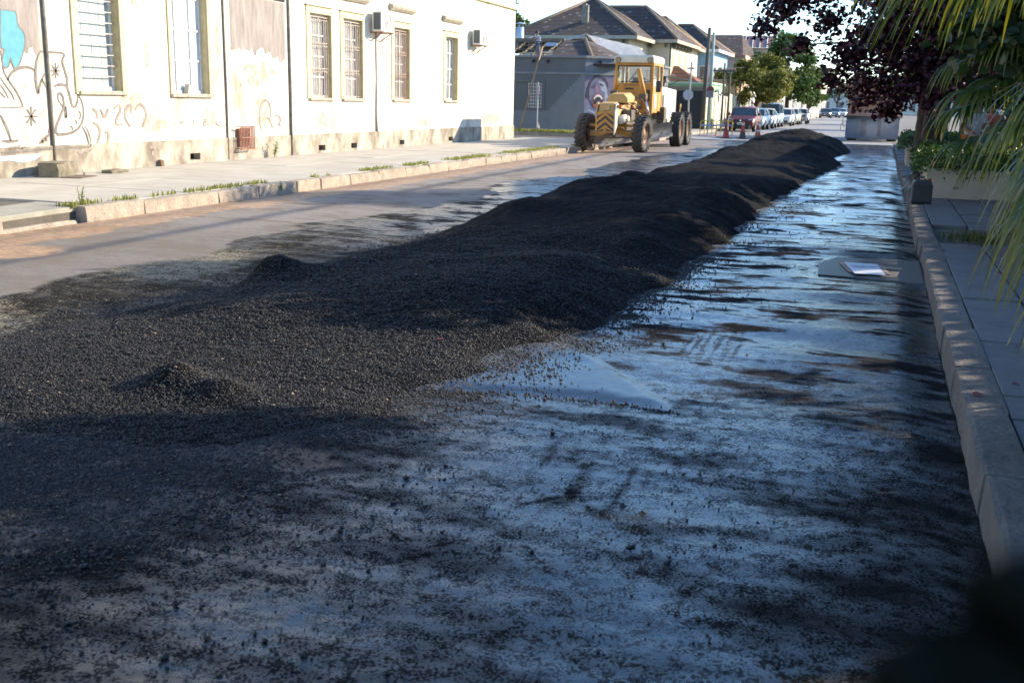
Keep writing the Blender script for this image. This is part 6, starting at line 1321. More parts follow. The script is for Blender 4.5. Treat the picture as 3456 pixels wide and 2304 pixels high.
# ------------------------------------------------------------------ dump truck seen from behind
tr = thing('dump_truck', 'orange dump truck seen from behind with grey rubber mudflaps', 'truck', (-0.45, 55.4, 0.03))
org = mat('truck_orange', (0.38, 0.17, 0.09), 0.6, (0.30, 0.15, 0.10), 2); tg = mat('truck_grey', (0.085, 0.11, 0.14), 0.6, (0.13, 0.155, 0.18), 1.5); tg2 = mat('truck_dark', (0.035, 0.045, 0.06), 0.7)
MB().loft([[(-1.22, 0, 1.45), (1.22, 0, 1.45), (1.22, 5.2, 1.45), (-1.22, 5.2, 1.45)], [(-1.25, -0.15, 3.1), (1.25, -0.15, 3.1), (1.25, 5.2, 3.1), (-1.25, 5.2, 3.1)]]).build('bed', org, tr, bevel=0.03)
for u in (-0.8, 0, 0.8): MB().box((u - 0.05, -0.10, 1.5), (u + 0.05, -0.03, 3.0)).build('tailgate_rib', org, tr)
MB().box((-1.25, -0.18, 1.22), (1.25, -0.02, 1.44)).build('sill', mat('truck_sill', (0.30, 0.16, 0.11), 0.6), tr, bevel=0.01); MB().box((-0.12, -0.195, 1.33), (0.18, -0.181, 1.38)).build('reflector', mat('reflector_white', (0.8, 0.8, 0.8), 0.4), tr)
for s in (-1, 1): MB().box((s * 0.98 - 0.09, -0.20, 1.30), (s * 0.98 + 0.09, -0.181, 1.39)).build('tail_lamp', TLM, tr, bevel=0.01)
MB().box((-1.24, 0.05, 0.12), (1.24, 0.10, 1.22)).build('mudflap_panel', tg, tr); MB().box((-1.25, -0.01, 1.05), (1.25, 0.045, 1.22)).build('mudflap_rail', tg2, tr)
for u in (-0.42, 0.28): MB().box((u - 0.13, 0.03, 0.28), (u + 0.13, 0.048, 1.04)).build('gap', tg2, tr)
for u in (-1.0, 0.0, 0.85): MB().box((u - 0.25, 0.0, 0.16), (u + 0.25, 0.028, 0.98)).build('mudflap', tg, tr)
for s in (-1, 1):
    for y in (1.0, 2.3):
        w_ = MB().lathe([(0.22, s * 0.2), (0.42, s * 0.24), (0.50, s * 0.2), (0.50, -s * 0.2), (0.42, -s * 0.24), (0.0, -s * 0.24)], 22, (0, 0, 0), 'X').build('wheel', TYR, tr, smooth=True); w_.location = (s * 0.95, y, 0.50)
    w_ = MB().lathe([(0.22, s * 0.12), (0.42, s * 0.14), (0.50, s * 0.1), (0.50, -s * 0.1), (0.0, -s * 0.14)], 22, (0, 0, 0), 'X').build('wheel', TYR, tr, smooth=True); w_.location = (s * 1.0, 6.6, 0.50)
MB().box((-1.15, 5.5, 0.6), (1.15, 7.4, 2.8)).build('cab', org, tr, bevel=0.12); MB().box((-0.4, 0.2, 0.75), (0.4, 7.2, 1.0)).build('chassis', tg2, tr)
MB().tube([(-1.24, 0.0, 1.2), (-1.42, 0.0, 1.15), (-1.40, 0, 0.75), (-1.30, 0, 0.70)], 0.015, 6).build('cable', PLA, tr); MB().tube([(-1.24, 0.0, 0.95), (-1.50, 0.0, 0.8), (-1.48, 0, 0.5), (-1.27, 0, 0.45)], 0.012, 6).build('cable', PLA, tr)

# ------------------------------------------------------------------ cones and barriers
co_r = mat('cone_red', (0.42, 0.055, 0.035), 0.6, (0.30, 0.05, 0.04), 5); co_d = mat('cone_dirty', (0.07, 0.055, 0.055), 0.8, (0.13, 0.07, 0.06), 5); co_w = mat('cone_band', (0.55, 0.55, 0.56), 0.5, (0.35, 0.34, 0.34), 6)
def cone(loc, label, low, up_, tip):
    t = thing('traffic_cone', label, 'traffic cone', loc, random.uniform(0, 1), 'traffic cones in front of the parked cars'); H = 0.84
    R = lambda z: 0.17 - 0.135 * z / H
    def seg(nm, a, b, m, e=0.0): MB().lathe([(R(a) + e, a), (R(b) + e, b)], 20).build(nm, m, t, smooth=True)
    MB().box((-0.23, -0.23, 0), (0.23, 0.23, 0.04)).build('base', co_d, t, bevel=0.01)
    seg('lower_body', 0.04, 0.36, low); seg('band', 0.36, 0.44, co_w if up_ is co_r and low is co_r else up_, 0.003); seg('body', 0.44, 0.66, up_); seg('upper_band', 0.66, 0.76, tip, 0.003); seg('tip', 0.76, 0.84, up_)
    MB().lathe([(0.036, 0.84), (0.0, 0.845)], 12).build('top', co_d, t); return t
cone((-7.15, 52.5, 0.03), 'dark red cone, leftmost of the three beside the yellow barriers', co_r, mat('cone_darkred', (0.16, 0.02, 0.02), 0.6), co_d)
cone((-6.33, 52.3, 0.03), 'dirty cone with grey lower half and pale tip, middle of the three', co_d, co_r, mat('cone_yellow', (0.6, 0.5, 0.25), 0.5))
cone((-5.72, 53.3, 0.03), 'bright orange red cone, rightmost of the three beside the heap', co_r, co_r, co_w)
cone((-15.75, 49.3, 0.15), 'small red and white cone at the foot of the sign post by the grey building', co_r, co_w, co_r).scale = (0.5, 0.5, 0.5)
ybar = mat('barrier_yellow', (0.55, 0.42, 0.03), 0.5, (0.45, 0.34, 0.05), 5); bb = mat('barrier_blue', (0.03, 0.10, 0.40), 0.5, (0.4, 0.45, 0.5), 6); feet = mat('barrier_red', (0.5, 0.09, 0.05), 0.6)
def barrier(loc, rz, label):
    t = thing('barrier', label, 'barrier', loc, rz, 'yellow tube barriers')
    MB().tube([(-0.42, 0, 0.02), (-0.42, 0, 0.68), (-0.36, 0, 0.76), (0.36, 0, 0.76), (0.42, 0, 0.68), (0.42, 0, 0.02)], 0.022, 8).build('frame', ybar, t, smooth=True)
    for u in (-0.2, 0.2): MB().cyl((u, 0, 0.03), (u, 0, 0.75), 0.02, None, 8).build('upright', ybar, t)
    MB().box((-0.40, -0.032, 0.48), (0.40, -0.022, 0.57)).build('board', bb, t)
    for u in (-0.42, 0.42): MB().box((u - 0.03, -0.3, 0), (u + 0.03, 0.3, 0.03)).build('foot', feet, t)
barrier((-8.72, 57.0, 0.03), 0.05, 'left yellow tube barrier with a blue board behind the grader')
barrier((-8.0, 58.0, 0.03), -0.05, 'right yellow tube barrier standing next to the dark red cone')
tape = mat('tape_red', (0.55, 0.06, 0.05), 0.5, (0.75, 0.7, 0.68), 4)
o = MB().tube([(-8.9, 55.2, 0.045), (-8.2, 54.8, 0.05), (-7.4, 55.1, 0.045), (-6.8, 55.5, 0.05), (-6.2, 55.2, 0.045)], 0.03, 5).build('warning_tape', tape); tag(o, 'red and white warning tape lying on the cobbles by the cones', 'tape')
o = MB().tube([(-6.1, 52.4, 0.35), (-5.98, 52.5, 0.12), (-5.85, 52.7, 0.05), (-5.75, 53.0, 0.1), (-5.7, 53.2, 0.4)], 0.012, 5).build('rope', mat('rope_yellow', (0.4, 0.35, 0.08), 0.7)); tag(o, 'slack rope hanging between the middle and right cones', 'rope')

# ------------------------------------------------------------------ foliage helpers
def leaves(name, C, N_, size, m, parent, tone=None, fold=0.18, width=0.42, sizevar=0.35, droop=0.0, seed=0, orient=None):
    """C: n x 3 leaf positions; N_: n x 3 facing hints; folded six-point leaves"""
    r = np.random.default_rng(seed); C = np.asarray(C, float); n = len(C)
    d = r.standard_normal((n, 3)); d[:, 2] = d[:, 2] * 0.5 - droop; 
    if orient is not None: d = d * 0.6 + orient
    d /= np.linalg.norm(d, axis=1, keepdims=True) + 1e-9
    nn = N_ + r.standard_normal((n, 3)) * 0.6; s = np.cross(d, nn); s /= np.linalg.norm(s, axis=1, keepdims=True) + 1e-9; u = np.cross(s, d)
    L = size * (1 - sizevar + 2 * sizevar * r.random(n))[:, None]; w = L * width; f = L * fold
    b = C; t = C + d * L
    l1 = C + d * L * 0.30 + s * w * 0.85 + u * f; l2 = C + d * L * 0.70 + s * w * 0.75 + u * f
    r1 = C + d * L * 0.30 - s * w * 0.85 + u * f; r2 = C + d * L * 0.70 - s * w * 0.75 + u * f
    V = np.stack([b, l1, l2, t, r2, r1], 1).reshape(-1, 3); k = (np.arange(n) * 6)[:, None]
    F = np.concatenate([k + np.array([[0, 1, 2, 3]]), k + np.array([[0, 3, 4, 5]])], 0)
    tn = r.random(n) if tone is None else tone
    return np_mesh(name, V, F, m, parent, attrs={'tone': np.repeat(tn, 6)})
def clump_points(clumps, n, seed=0, shell=0.5):
    """clumps: (x, y, z, r[, flat]); more leaves towards the surface of each"""
    r = np.random.default_rng(seed); P = []; Nn = []; vol = np.array([c[3] ** 2 for c in clumps]); k = r.multinomial(n, vol / vol.sum())
    for c, m in zip(clumps, k):
        d = r.standard_normal((m, 3)); d /= np.linalg.norm(d, axis=1, keepdims=True); rad = c[3] * (1 - (1 - r.random(m) ** shell) * 0.9) * (0.75 + 0.4 * r.random(m))
        fl = c[4] if len(c) > 4 else 0.8
        P.append(np.array(c[:3]) + d * rad[:, None] * np.array([1, 1, fl])); Nn.append(d + np.array([0, 0, 0.6]))
    return np.concatenate(P), np.concatenate(Nn)
def crown_clumps(c, r, n, rc, seed=0, low=-0.5):
    rr = random.Random(seed); out = []
    while len(out) < n:
        v = Vector((rr.uniform(-1, 1), rr.uniform(-1, 1), rr.uniform(low, 1)))
        if 0.30 < v.length < 1: out.append((c[0] + v.x * r[0], c[1] + v.y * r[1], c[2] + v.z * r[2], rc * rr.uniform(0.6, 1.25), rr.uniform(0.6, 0.9)))
    return out
def limbs(mb, base, top, clumps, r0, seed=0, n=8, joint=0.55):
    rr = random.Random(seed); base = Vector(base); top = Vector(top)
    mid = base.lerp(top, 0.5) + Vector((rr.uniform(-.1, .1), rr.uniform(-.1, .1), 0)); mb.tube([base - Vector((0, 0, 0.1)), base.lerp(mid, 0.3), mid, top], [r0 * 1.35, r0 * 1.05, r0 * 0.9, r0 * 0.7], 9)
    for c in rr.sample(clumps, min(n, len(clumps))):
        s = base.lerp(top, rr.uniform(joint, 1.0)); e = Vector(c[:3]); m_ = s.lerp(e, 0.5) + Vector((rr.uniform(-.2, .2), rr.uniform(-.2, .2), rr.uniform(0.0, 0.35)))
        mb.tube([s, s.lerp(m_, 0.5), m_, e], [r0 * 0.5, r0 * 0.36, r0 * 0.25, r0 * 0.08], 6)
bark = mat('bark', (0.09, 0.07, 0.055), 0.9, (0.05, 0.04, 0.032), 6, bump=0.02, bscale=14, stretch=(2, 2, 0.4)); bark_p = mat('bark_purple', (0.07, 0.045, 0.045), 0.85, (0.045, 0.032, 0.03), 8, bump=0.01, bscale=16)
def tree(name, label, base, top, clumps, nleaf, size, m, r0, seed, group=None, width=0.42, cat='tree', shell=0.5, nl=9, bk=None, tonef=None):
    t = thing(name, label, cat, base, 0, group); B = Vector(base)
    cl = [(c[0] - B.x, c[1] - B.y, c[2] - B.z) + tuple(c[3:]) for c in clumps]
    mb = MB(); limbs(mb, (0, 0, 0), Vector(top) - B, cl, r0, seed, nl); mb.build('trunk', bk or bark, t, smooth=True)
    P, Nn = clump_points(cl, nleaf, seed, shell); k = P[:, 2] > 0.25; P, Nn = P[k], Nn[k]
    tn = None if tonef is None else tonef(P)
    leaves('crown', P, Nn, size, m, t, tn, width=width, seed=seed + 5, droop=0.25)
    return t

# ------------------------------------------------------------------ purple-leaved tree over the right kerb
purple = leafmat('purple_leaf', (0.030, 0.010, 0.014), (0.105, 0.022, 0.030), 0.45, 0.25)
pc = [(-2.25, 20.6, 3.05, 0.34), (-1.95, 20.8, 3.45, 0.50), (-1.45, 20.6, 3.75, 0.55), (-1.6, 20.9, 2.75, 0.30), (-1.1, 20.8, 3.2, 0.45), (-0.8, 20.5, 4.1, 0.75), (-0.75, 20.6, 2.55, 0.50), (-0.95, 20.8, 2.15, 0.34), (-0.35, 20.4, 2.1, 0.50), (-0.2, 20.7, 2.9, 0.75), (-0.1, 20.2, 3.7, 0.8), (0.2, 20.4, 1.9, 0.48), (0.5, 20.6, 2.4, 0.75), (0.7, 20.5, 3.3, 0.9),
      (0.8, 20.0, 1.85, 0.45), (1.2, 20.6, 2.6, 0.8), (1.5, 20.4, 3.6, 0.95), (1.3, 20.0, 2.0, 0.5), (2.0, 20.8, 2.6, 0.8), (2.4, 20.5, 3.5, 1.0), (0.3, 21.6, 3.9, 0.9), (1.4, 21.8, 3.9, 0.9), (2.5, 21.5, 3.8, 0.9), (-0.5, 21.5, 4.0, 0.7), (0.9, 22.6, 3.6, 1.1), (2.2, 22.5, 3.2, 1.1), (0.0, 22.2, 2.9, 0.8), (1.6, 22.0, 2.3, 0.7), (-0.45, 20.9, 1.75, 0.26), (0.05, 20.6, 1.58, 0.28), (-1.5, 21.2, 4.0, 0.5)]
tree('purple_leaf_tree', 'tree with dark purple red leaves hanging over the right kerb', (0.86, 22.9, 0.5), (0.9, 21.8, 3.0), pc, 24000, 0.092, purple, 0.11, 11, width=0.46, shell=0.7, nl=16, bk=bark_p, tonef=lambda P: np.clip(rng.random(len(P)) ** 2 + 0.25 * (P[:, 2] < 1.6), 0, 1))
# ------------------------------------------------------------------ shade trees standing on the right pavement
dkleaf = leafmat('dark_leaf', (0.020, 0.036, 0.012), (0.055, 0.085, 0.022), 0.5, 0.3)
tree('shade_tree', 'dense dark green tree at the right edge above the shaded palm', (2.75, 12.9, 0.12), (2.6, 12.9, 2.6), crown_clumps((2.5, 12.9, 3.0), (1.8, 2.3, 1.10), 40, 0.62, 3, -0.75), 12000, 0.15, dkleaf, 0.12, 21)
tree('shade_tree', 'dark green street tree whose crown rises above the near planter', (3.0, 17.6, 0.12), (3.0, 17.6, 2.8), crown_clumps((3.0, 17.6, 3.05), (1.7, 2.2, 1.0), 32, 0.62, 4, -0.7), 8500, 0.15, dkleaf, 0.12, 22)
tree('shade_tree', 'unseen leafy tree added beside the near palm to shade the foreground road', (3.0, 6.9, 0.12), (3.1, 6.9, 1.9), crown_clumps((3.1, 6.6, 1.95), (1.5, 1.35, 0.85), 24, 0.45, 15, -0.85) + [(3.4, 8.1, 3.3, 0.6), (3.8, 8.4, 3.9, 0.6), (3.0, 7.9, 2.9, 0.5), (4.2, 8.7, 4.4, 0.6), (3.5, 7.6, 2.7, 0.5), (3.35, 7.05, 3.05, 0.42), (3.6, 6.5, 3.4, 0.35)], 9000, 0.13, dkleaf, 0.11, 25)  # added out of frame; crown shaped to shade the road but spare the palm
tree('shade_tree', 'unseen tree added beside the photographer to shade the potted plant', (3.4, 2.4, 0.12), (3.4, 2.4, 1.8), crown_clumps((3.4, 2.4, 3.0), (1.3, 1.4, 1.3), 26, 0.5, 16, -0.85), 6500, 0.13, dkleaf, 0.11, 26)  # added out of frame to keep direct sun off the potted plant
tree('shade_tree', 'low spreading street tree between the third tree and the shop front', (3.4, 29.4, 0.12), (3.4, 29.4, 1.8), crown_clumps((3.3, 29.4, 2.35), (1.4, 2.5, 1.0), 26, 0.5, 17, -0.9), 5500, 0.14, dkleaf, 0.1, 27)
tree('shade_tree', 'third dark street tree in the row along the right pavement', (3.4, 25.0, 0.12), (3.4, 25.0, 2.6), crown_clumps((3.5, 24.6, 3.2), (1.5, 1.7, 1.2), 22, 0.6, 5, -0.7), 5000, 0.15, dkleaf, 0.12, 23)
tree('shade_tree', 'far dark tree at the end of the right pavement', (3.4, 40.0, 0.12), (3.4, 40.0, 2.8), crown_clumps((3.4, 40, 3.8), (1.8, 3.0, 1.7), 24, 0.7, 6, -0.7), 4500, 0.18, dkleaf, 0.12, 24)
# ------------------------------------------------------------------ far trees
ygl = leafmat('yellow_green_leaf', (0.10, 0.12, 0.018), (0.26, 0.24, 0.04), 0.5, 0.35); gl = leafmat('green_leaf', (0.045, 0.095, 0.018), (0.13, 0.19, 0.035), 0.5, 0.35)
tree('street_tree', 'rounded yellow green tree behind the parked cars', (-9.35, 84.0, 0.15), (-9.2, 83.6, 2.4), crown_clumps((-9.3, 82.5, 3.45), (3.0, 2.3, 1.85), 52, 0.62, 7, -0.8), 16000, 0.16, ygl, 0.16, 31)
tree('street_tree', 'large dark green tree towering behind the yellow green one', (-8.9, 108.0, 0.15), (-8.9, 107, 3.2), crown_clumps((-9.0, 106, 5.1), (4.0, 3.2, 2.9), 60, 0.95, 8, -0.8), 20000, 0.23, gl, 0.24, 32)
tree('street_tree', 'low green tree at the right foot of the large one', (-7.6, 118.0, 0.15), (-7.6, 118, 1.8), crown_clumps((-7.2, 117, 2.7), (1.5, 1.6, 1.2), 14, 0.5, 9, -0.7), 2500, 0.2, gl, 0.1, 33)
tree('street_tree', 'small dark tree peeping over the fence beside the wooden poles', (-13.6, 92.0, 0.15), (-13.6, 92, 2.6), crown_clumps((-13.5, 92, 3.6), (0.9, 0.9, 1.0), 10, 0.45, 10), 1500, 0.18, dkleaf, 0.1, 34)
tree('street_tree', 'far green tree on the left near the distant parked cars', (-9.8, 150.0, 0.15), (-9.8, 150, 2.6), crown_clumps((-9.6, 150, 3.8), (1.8, 2, 1.6), 12, 0.8, 12), 1800, 0.3, ygl, 0.15, 35)
for i, (x, y, s) in enumerate(((-8.5, 215, 1.5), (-3.0, 240, 2.0), (3.0, 205, 1.7), (4.5, 150, 1.6), (4.6, 112, 1.5), (4.4, 84, 1.4), (4.2, 64, 1.3), (9.0, 230, 2.2))):
    nm = ('left of the street end', 'in the middle of the street end', 'right of the street end', 'fourth along the far right pavement', 'third along the far right pavement', 'second along the far right pavement', 'behind the dump truck on the right', 'far beyond the right roofs')[i]
    tree('distant_tree', 'hazy green tree ' + nm, (x, y, 0.1), (x, y, 2.0 * s), crown_clumps((x, y, 3.4 * s), (2.0 * s, 2.2 * s, 1.7 * s), 14, 0.75 * s, 40 + i), 1700, 0.24 * s, gl if i % 2 else dkleaf, 0.14 * s, 50 + i, 'distant trees along the street')
tree('street_tree', 'feathery green treetop rising behind the far corner of the white building', (-23.5, 66.0, 0.1), (-23.5, 66, 4.6), crown_clumps((-23.2, 66, 6.4), (1.2, 1.2, 1.6), 10, 0.5, 14), 1500, 0.2, gl, 0.14, 36)

# ------------------------------------------------------------------ fan palms
palm_l = leafmat('palm_leaf', (0.036, 0.085, 0.014), (0.24, 0.22, 0.014), 0.42, 0.48); petm = mat('palm_petiole', (0.10, 0.13, 0.03), 0.5, (0.16, 0.13, 0.04), 5); ptr = mat('palm_trunk', (0.075, 0.055, 0.042), 0.9, (0.04, 0.03, 0.025), 9, bump=0.02, bscale=18, stretch=(1, 1, 2.5))
def fan(parent, root, hub, L, spread, nseg, droop, seed, wid=0.032, roll=0.0):
    """fan leaf: petiole from root to hub, nseg long segments that hang at the tips"""
    r = random.Random(seed); root = Vector(root); hub = Vector(hub); ax = (hub - root); ax.z *= 0.4; ax.normalize()
    side = ax.cross(Vector((0, 0, 1))).normalized(); upn = side.cross(ax)
    side = (side * math.cos(roll) + upn * math.sin(roll)).normalized()
    lf = bpy.data.objects.new('fan_leaf', None); col.objects.link(lf); lf.parent = parent; lf.empty_display_size = 0.05
    m_ = root.lerp(hub, 0.55) + Vector((0, 0, 0.10)); MB().tube([root, m_, hub], [0.016, 0.012, 0.008], 6).build('petiole', petm, lf, smooth=True)
    V = []; F = []; T = []; ns = 9
    for k in range(nseg):
        a = (k / (nseg - 1) - 0.5) * spread; d = ax * math.cos(a) + side * math.sin(a); l = L * (1 - 0.22 * abs(a) / (spread / 2 + 1e-6)) * r.uniform(0.9, 1.08)
        cr = r.uniform(0.34, 0.50); p = hub.copy(); v = d.copy(); tn = r.random() ** 2.2 * 0.5; o0 = len(V); wv = d.cross(Vector((0, 0, 1)));
        wv = wv.normalized() if wv.length > 0.05 else side
        wj = Vector((r.uniform(-.5, .5), r.uniform(-.5, .5), r.uniform(-.3, .3))); wv = (wv + wj * 0.5).normalized()
        sway = Vector((r.uniform(-.25, .25), r.uniform(-.25, .25), 0))
        for i in range(ns):
            s = i / (ns - 1); w = wid * (0.25 + 2.4 * s if s < 0.3 else 1.0 - 0.92 * ((s - 0.3) / 0.7) ** 1.8) * 0.5
            V += [p + wv * w, p - wv * w]; T += [min(1, tn + max(0, s - 0.55) * r.uniform(0.5, 1.6))] * 2
            if s > cr: v = (v + (Vector((0, 0, -1)) + sway * 0.3) * droop * 0.42).normalized()
            else: v = (v + Vector((0, 0, -1)) * droop * 0.05).normalized()
            p = p + v * (l / (ns - 1))
        for i in range(ns - 1): F.append((o0 + 2 * i, o0 + 2 * i + 1, o0 + 2 * i + 3, o0 + 2 * i + 2))
    np_mesh('segments', V, F, palm_l, lf, attrs={'tone': T})
    return lf
def palm_trunk(t, pts, r):
    mb = MB(); P = []; R = []
    for i, p in enumerate(pts): P.append(p); R.append(r * (1.25 if i == 0 else 1))
    Q = []; RR = []
    for a, b in zip(P[:-1], P[1:]):
        for k in range(8): Q.append(Vector(a).lerp(Vector(b), k / 8)); RR.append(r * (1.0 + (0.10 if k % 2 else 0)))
    Q.append(Vector(P[-1])); RR.append(r); mb.tube(Q, RR, 12); mb.build('trunk', ptr, t, smooth=True)
pa = thing('fan_palm', 'near fan palm with long drooping yellow green leaf tips at the right edge', 'palm', (1.45, 5.7, 0.12))
palm_trunk(pa, [(0, 0, -0.05), (0.03, -0.05, 0.8), (0.0, -0.05, 1.5), (0, 0, 2.1)], 0.13)
cr0 = (0, 0, 2.05)
fans = [((-0.98, -0.85, 2.42), 0.95, 2.4, 1.05), ((-0.85, -0.1, 2.30), 1.0, 2.4, 1.05), ((-0.80, -0.75, 2.36), 0.95, 2.3, 1.0), ((-0.62, -1.05, 2.32), 0.92, 2.3, 1.0), ((-0.95, -0.30, 2.42), 1.0, 2.3, 1.0), ((-0.60, -0.70, 1.84), 1.0, 2.2, 1.15), ((-0.60, -0.90, 1.55), 0.95, 2.2, 1.2), ((-0.50, -0.50, 1.34), 0.95, 2.2, 1.2), ((-0.55, -0.10, 1.45), 0.98, 2.2, 1.2), ((-0.45, -0.80, 1.16), 0.90, 2.2, 1.2),
        ((-0.45, -0.2, 1.02), 0.85, 2.2, 1.2), ((-0.52, -0.95, 1.95), 0.95, 2.2, 1.15), ((-0.38, -0.6, 0.85), 0.8, 2.1, 1.2), ((-0.36, -1.1, 1.34), 0.85, 2.1, 1.2), ((-0.40, -1.05, 1.02), 0.8, 2.1, 1.2), ((-0.55, -0.55, 1.62), 0.95, 2.2, 1.2), ((0.3, -1.0, 2.2), 0.9, 2.4, 1.0), ((0.7, -0.4, 2.3), 0.9, 2.4, 0.9), ((0.5, 0.7, 2.4), 0.9, 2.4, 0.9), ((-0.3, 0.9, 2.5), 0.9, 2.5, 0.9), ((-0.7, 0.6, 2.7), 0.9, 2.5, 0.9), ((-0.2, -0.3, 2.9), 0.95, 2.6, 0.8), ((-0.8, -0.5, 2.8), 0.95, 2.5, 0.9), ((-0.5, -0.9, 2.75), 0.95, 2.5, 0.9), ((0.2, 0.4, 1.2), 0.85, 2.3, 1.2)]
for i, (h, L, sp_, dr_) in enumerate(fans): fan(pa, cr0, (h[0] + (0.11 if h[2] < 2.1 else 0.0), h[1], h[2] - 0.12), L, sp_, 36, dr_, 100 + i, 0.028)
pe = thing('fan_palm', 'dark shaded fan palm with hanging leaves in the soil pit of the right pavement', 'palm', (1.85, 13.65, 0.12))
palm_trunk(pe, [(0, 0, -0.05), (0.0, 0, 1.2), (0.05, 0, 2.5)], 0.15)
for i in range(26):
    a = i * 2.399; z_ = 0.95 + 1.75 * (i / 25.0); rr_ = 0.55 + 0.35 * math.sin(PI * i / 25); fan(pe, (0.04, 0, min(z_ + 0.3, 2.45)), (rr_ * math.cos(a), rr_ * math.sin(a), z_), 0.85, 2.3, 22, 1.15, 400 + i, 0.045)
pb = thing('fan_palm', 'fan palm with a dark trunk rising behind the near planter hedge', 'palm', (0.80, 24.0, 0.12))
palm_trunk(pb, [(0, 0, -0.05), (0.0, 0, 1.0), (0.02, 0, 2.2)], 0.13)
for i in range(11):
    a = i * 2 * PI / 11 + 0.3; fan(pb, (0.02, 0, 2.2), (0.75 * math.cos(a), 0.75 * math.sin(a), 2.15 + 0.4 * (i % 3)), 0.8, 2.4, 22, 1.1, 200 + i, 0.045)
pd = thing('fan_palm', 'second dark trunked palm just right of the first behind the hedge', 'palm', (1.12, 24.6, 0.12))
palm_trunk(pd, [(0, 0, -0.05), (0.0, 0, 1.2), (-0.02, 0, 2.6)], 0.12)
for i in range(9):
    a = i * 2 * PI / 9; fan(pd, (-0.02, 0, 2.6), (0.75 * math.cos(a), 0.75 * math.sin(a), 2.6 + 0.3 * (i % 3)), 0.8, 2.4, 20, 1.1, 300 + i, 0.045)

# ------------------------------------------------------------------ planters, hedges
plm = mat('planter_render', (0.48, 0.38, 0.27), 0.85, (0.38, 0.30, 0.22), 1.8, bump=0.004, bscale=20); hedge_m = leafmat('hedge_leaf', (0.026, 0.062, 0.010), (0.075, 0.14, 0.02), 0.4, 0.25)
def planter(loc, w, d, h, label, hl, seed, ov=0.22):
    t = thing('planter', label, 'planter', loc)
    mb = MB(); q_ = 0.10
    mb.box((0, 0, 0), (w, q_, h)); mb.box((0, d - q_, 0), (w, d, h)); mb.box((0, q_, 0), (q_, d - q_, h)); mb.box((w - q_, q_, 0), (w, d - q_, h)); mb.build('wall', plm, t, bevel=0.012)
    MB().box((q_, q_, 0), (w - q_, d - q_, h - 0.06)).build('soil', MATS['soil'], t)
    he = thing('hedge', hl, 'hedge', (loc[0], loc[1], loc[2] + h - 0.06))
    r = np.random.default_rng(seed); n = 6500
    x = r.uniform(-ov, w + 0.1, n); y = r.uniform(-ov, d + 0.1, n); top = 0.42 + 0.10 * fbm(x * 3, y * 3, seed, 3) * 2 - 0.1
    top = top * np.clip(1 - (np.maximum(np.maximum(-x, -y), 0) / (ov + 0.1)) ** 2, 0, 1)
    bot = np.where((x < 0) | (y < 0), -0.06 - 0.08 * r.random(n), 0.0)
    z = bot + (top - bot) * r.random(n) ** 0.4
    P = np.stack([x, y, z], -1); Nn = np.stack([(x - w / 2) / w, (y - d / 2) / d, np.full(n, 0.7)], -1)
    leaves('foliage', P, Nn, 0.06, hedge_m, he, seed=seed + 2, width=0.5)
    mb = MB()
    for k in range(14): bx, by = r.uniform(0.15, w - 0.15), r.uniform(0.15, d - 0.15); mb.tube([(bx, by, 0), (bx + r.uniform(-.1, .1), by, 0.3)], 0.01, 5)
    mb.build('stems', bark, he); he.children[-1]['kind'] = 'stuff'
    return t
planter((0.80, 19.45, 0.14), 2.0, 2.6, 0.50, 'near beige planter box behind the black jerrycan', 'leafy green hedge filling the near beige planter', 61)
planter((0.70, 30.2, 0.14), 1.8, 2.6, 0.50, 'farther beige planter box near the end of the right pavement', 'bushy green hedge in the farther planter', 62)
MB().add([(0.43, -0.003, 0.20), (0.50, -0.003, 0.22), (0.55, -0.003, 0.20), (0.52, -0.003, 0.17), (0.46, -0.003, 0.16)], [(0, 1, 2, 3, 4)]).build('dirt_mark', mat('dirt_mark', (0.12, 0.10, 0.08), 0.9, (0.3, 0.24, 0.17), 30), [o_ for o_ in bpy.data.objects if o_.name == 'planter'][0])
# garden wall, hedge and low house along the right
gw = thing('garden_wall', 'low rendered garden wall behind the right pavement trees', 'wall', (4.3, 2, 0.1))
MB().box((0, -8, 0), (0.2, 28, 1.5)).build('wall', cream_w, gw); MB().box((-0.03, -8, 1.5), (0.23, 28, 1.57)).build('coping', sill_m, gw)
r_ = np.random.default_rng(5); n = 5200
P = np.stack([r_.uniform(-0.1, 0.7, n), r_.uniform(0, 28, n), 0.1 + 1.7 * r_.random(n) ** 0.7], -1)
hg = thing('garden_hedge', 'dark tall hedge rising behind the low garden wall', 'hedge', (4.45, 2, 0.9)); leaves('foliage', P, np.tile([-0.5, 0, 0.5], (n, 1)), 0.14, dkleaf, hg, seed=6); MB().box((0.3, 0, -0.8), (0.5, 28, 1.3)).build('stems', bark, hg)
rh = thing('blue_shop_front', 'low bluish shop front in shade behind the right planters', 'building', (4.0, 32.0, 0.1))
MB().box((0, 0, 0), (8, 18, 3.3)).build('wall', mat('shop_blue', (0.42, 0.48, 0.55), 0.8, (0.36, 0.42, 0.48), 1), rh); MB().box((-0.12, -0.1, 3.3), (8.1, 18.1, 3.42)).build('coping', sill_m, rh)
for k in range(5): w_ = MB().box((-0.04, 1 + k * 3.4, 0.3), (-0.002, 3.2 + k * 3.4, 2.3)).build('window', frame_m, rh); MB().box((-0.046, 1.1 + k * 3.4, 0.4), (-0.0405, 3.1 + k * 3.4, 2.2)).build('pane', gl_m, w_)

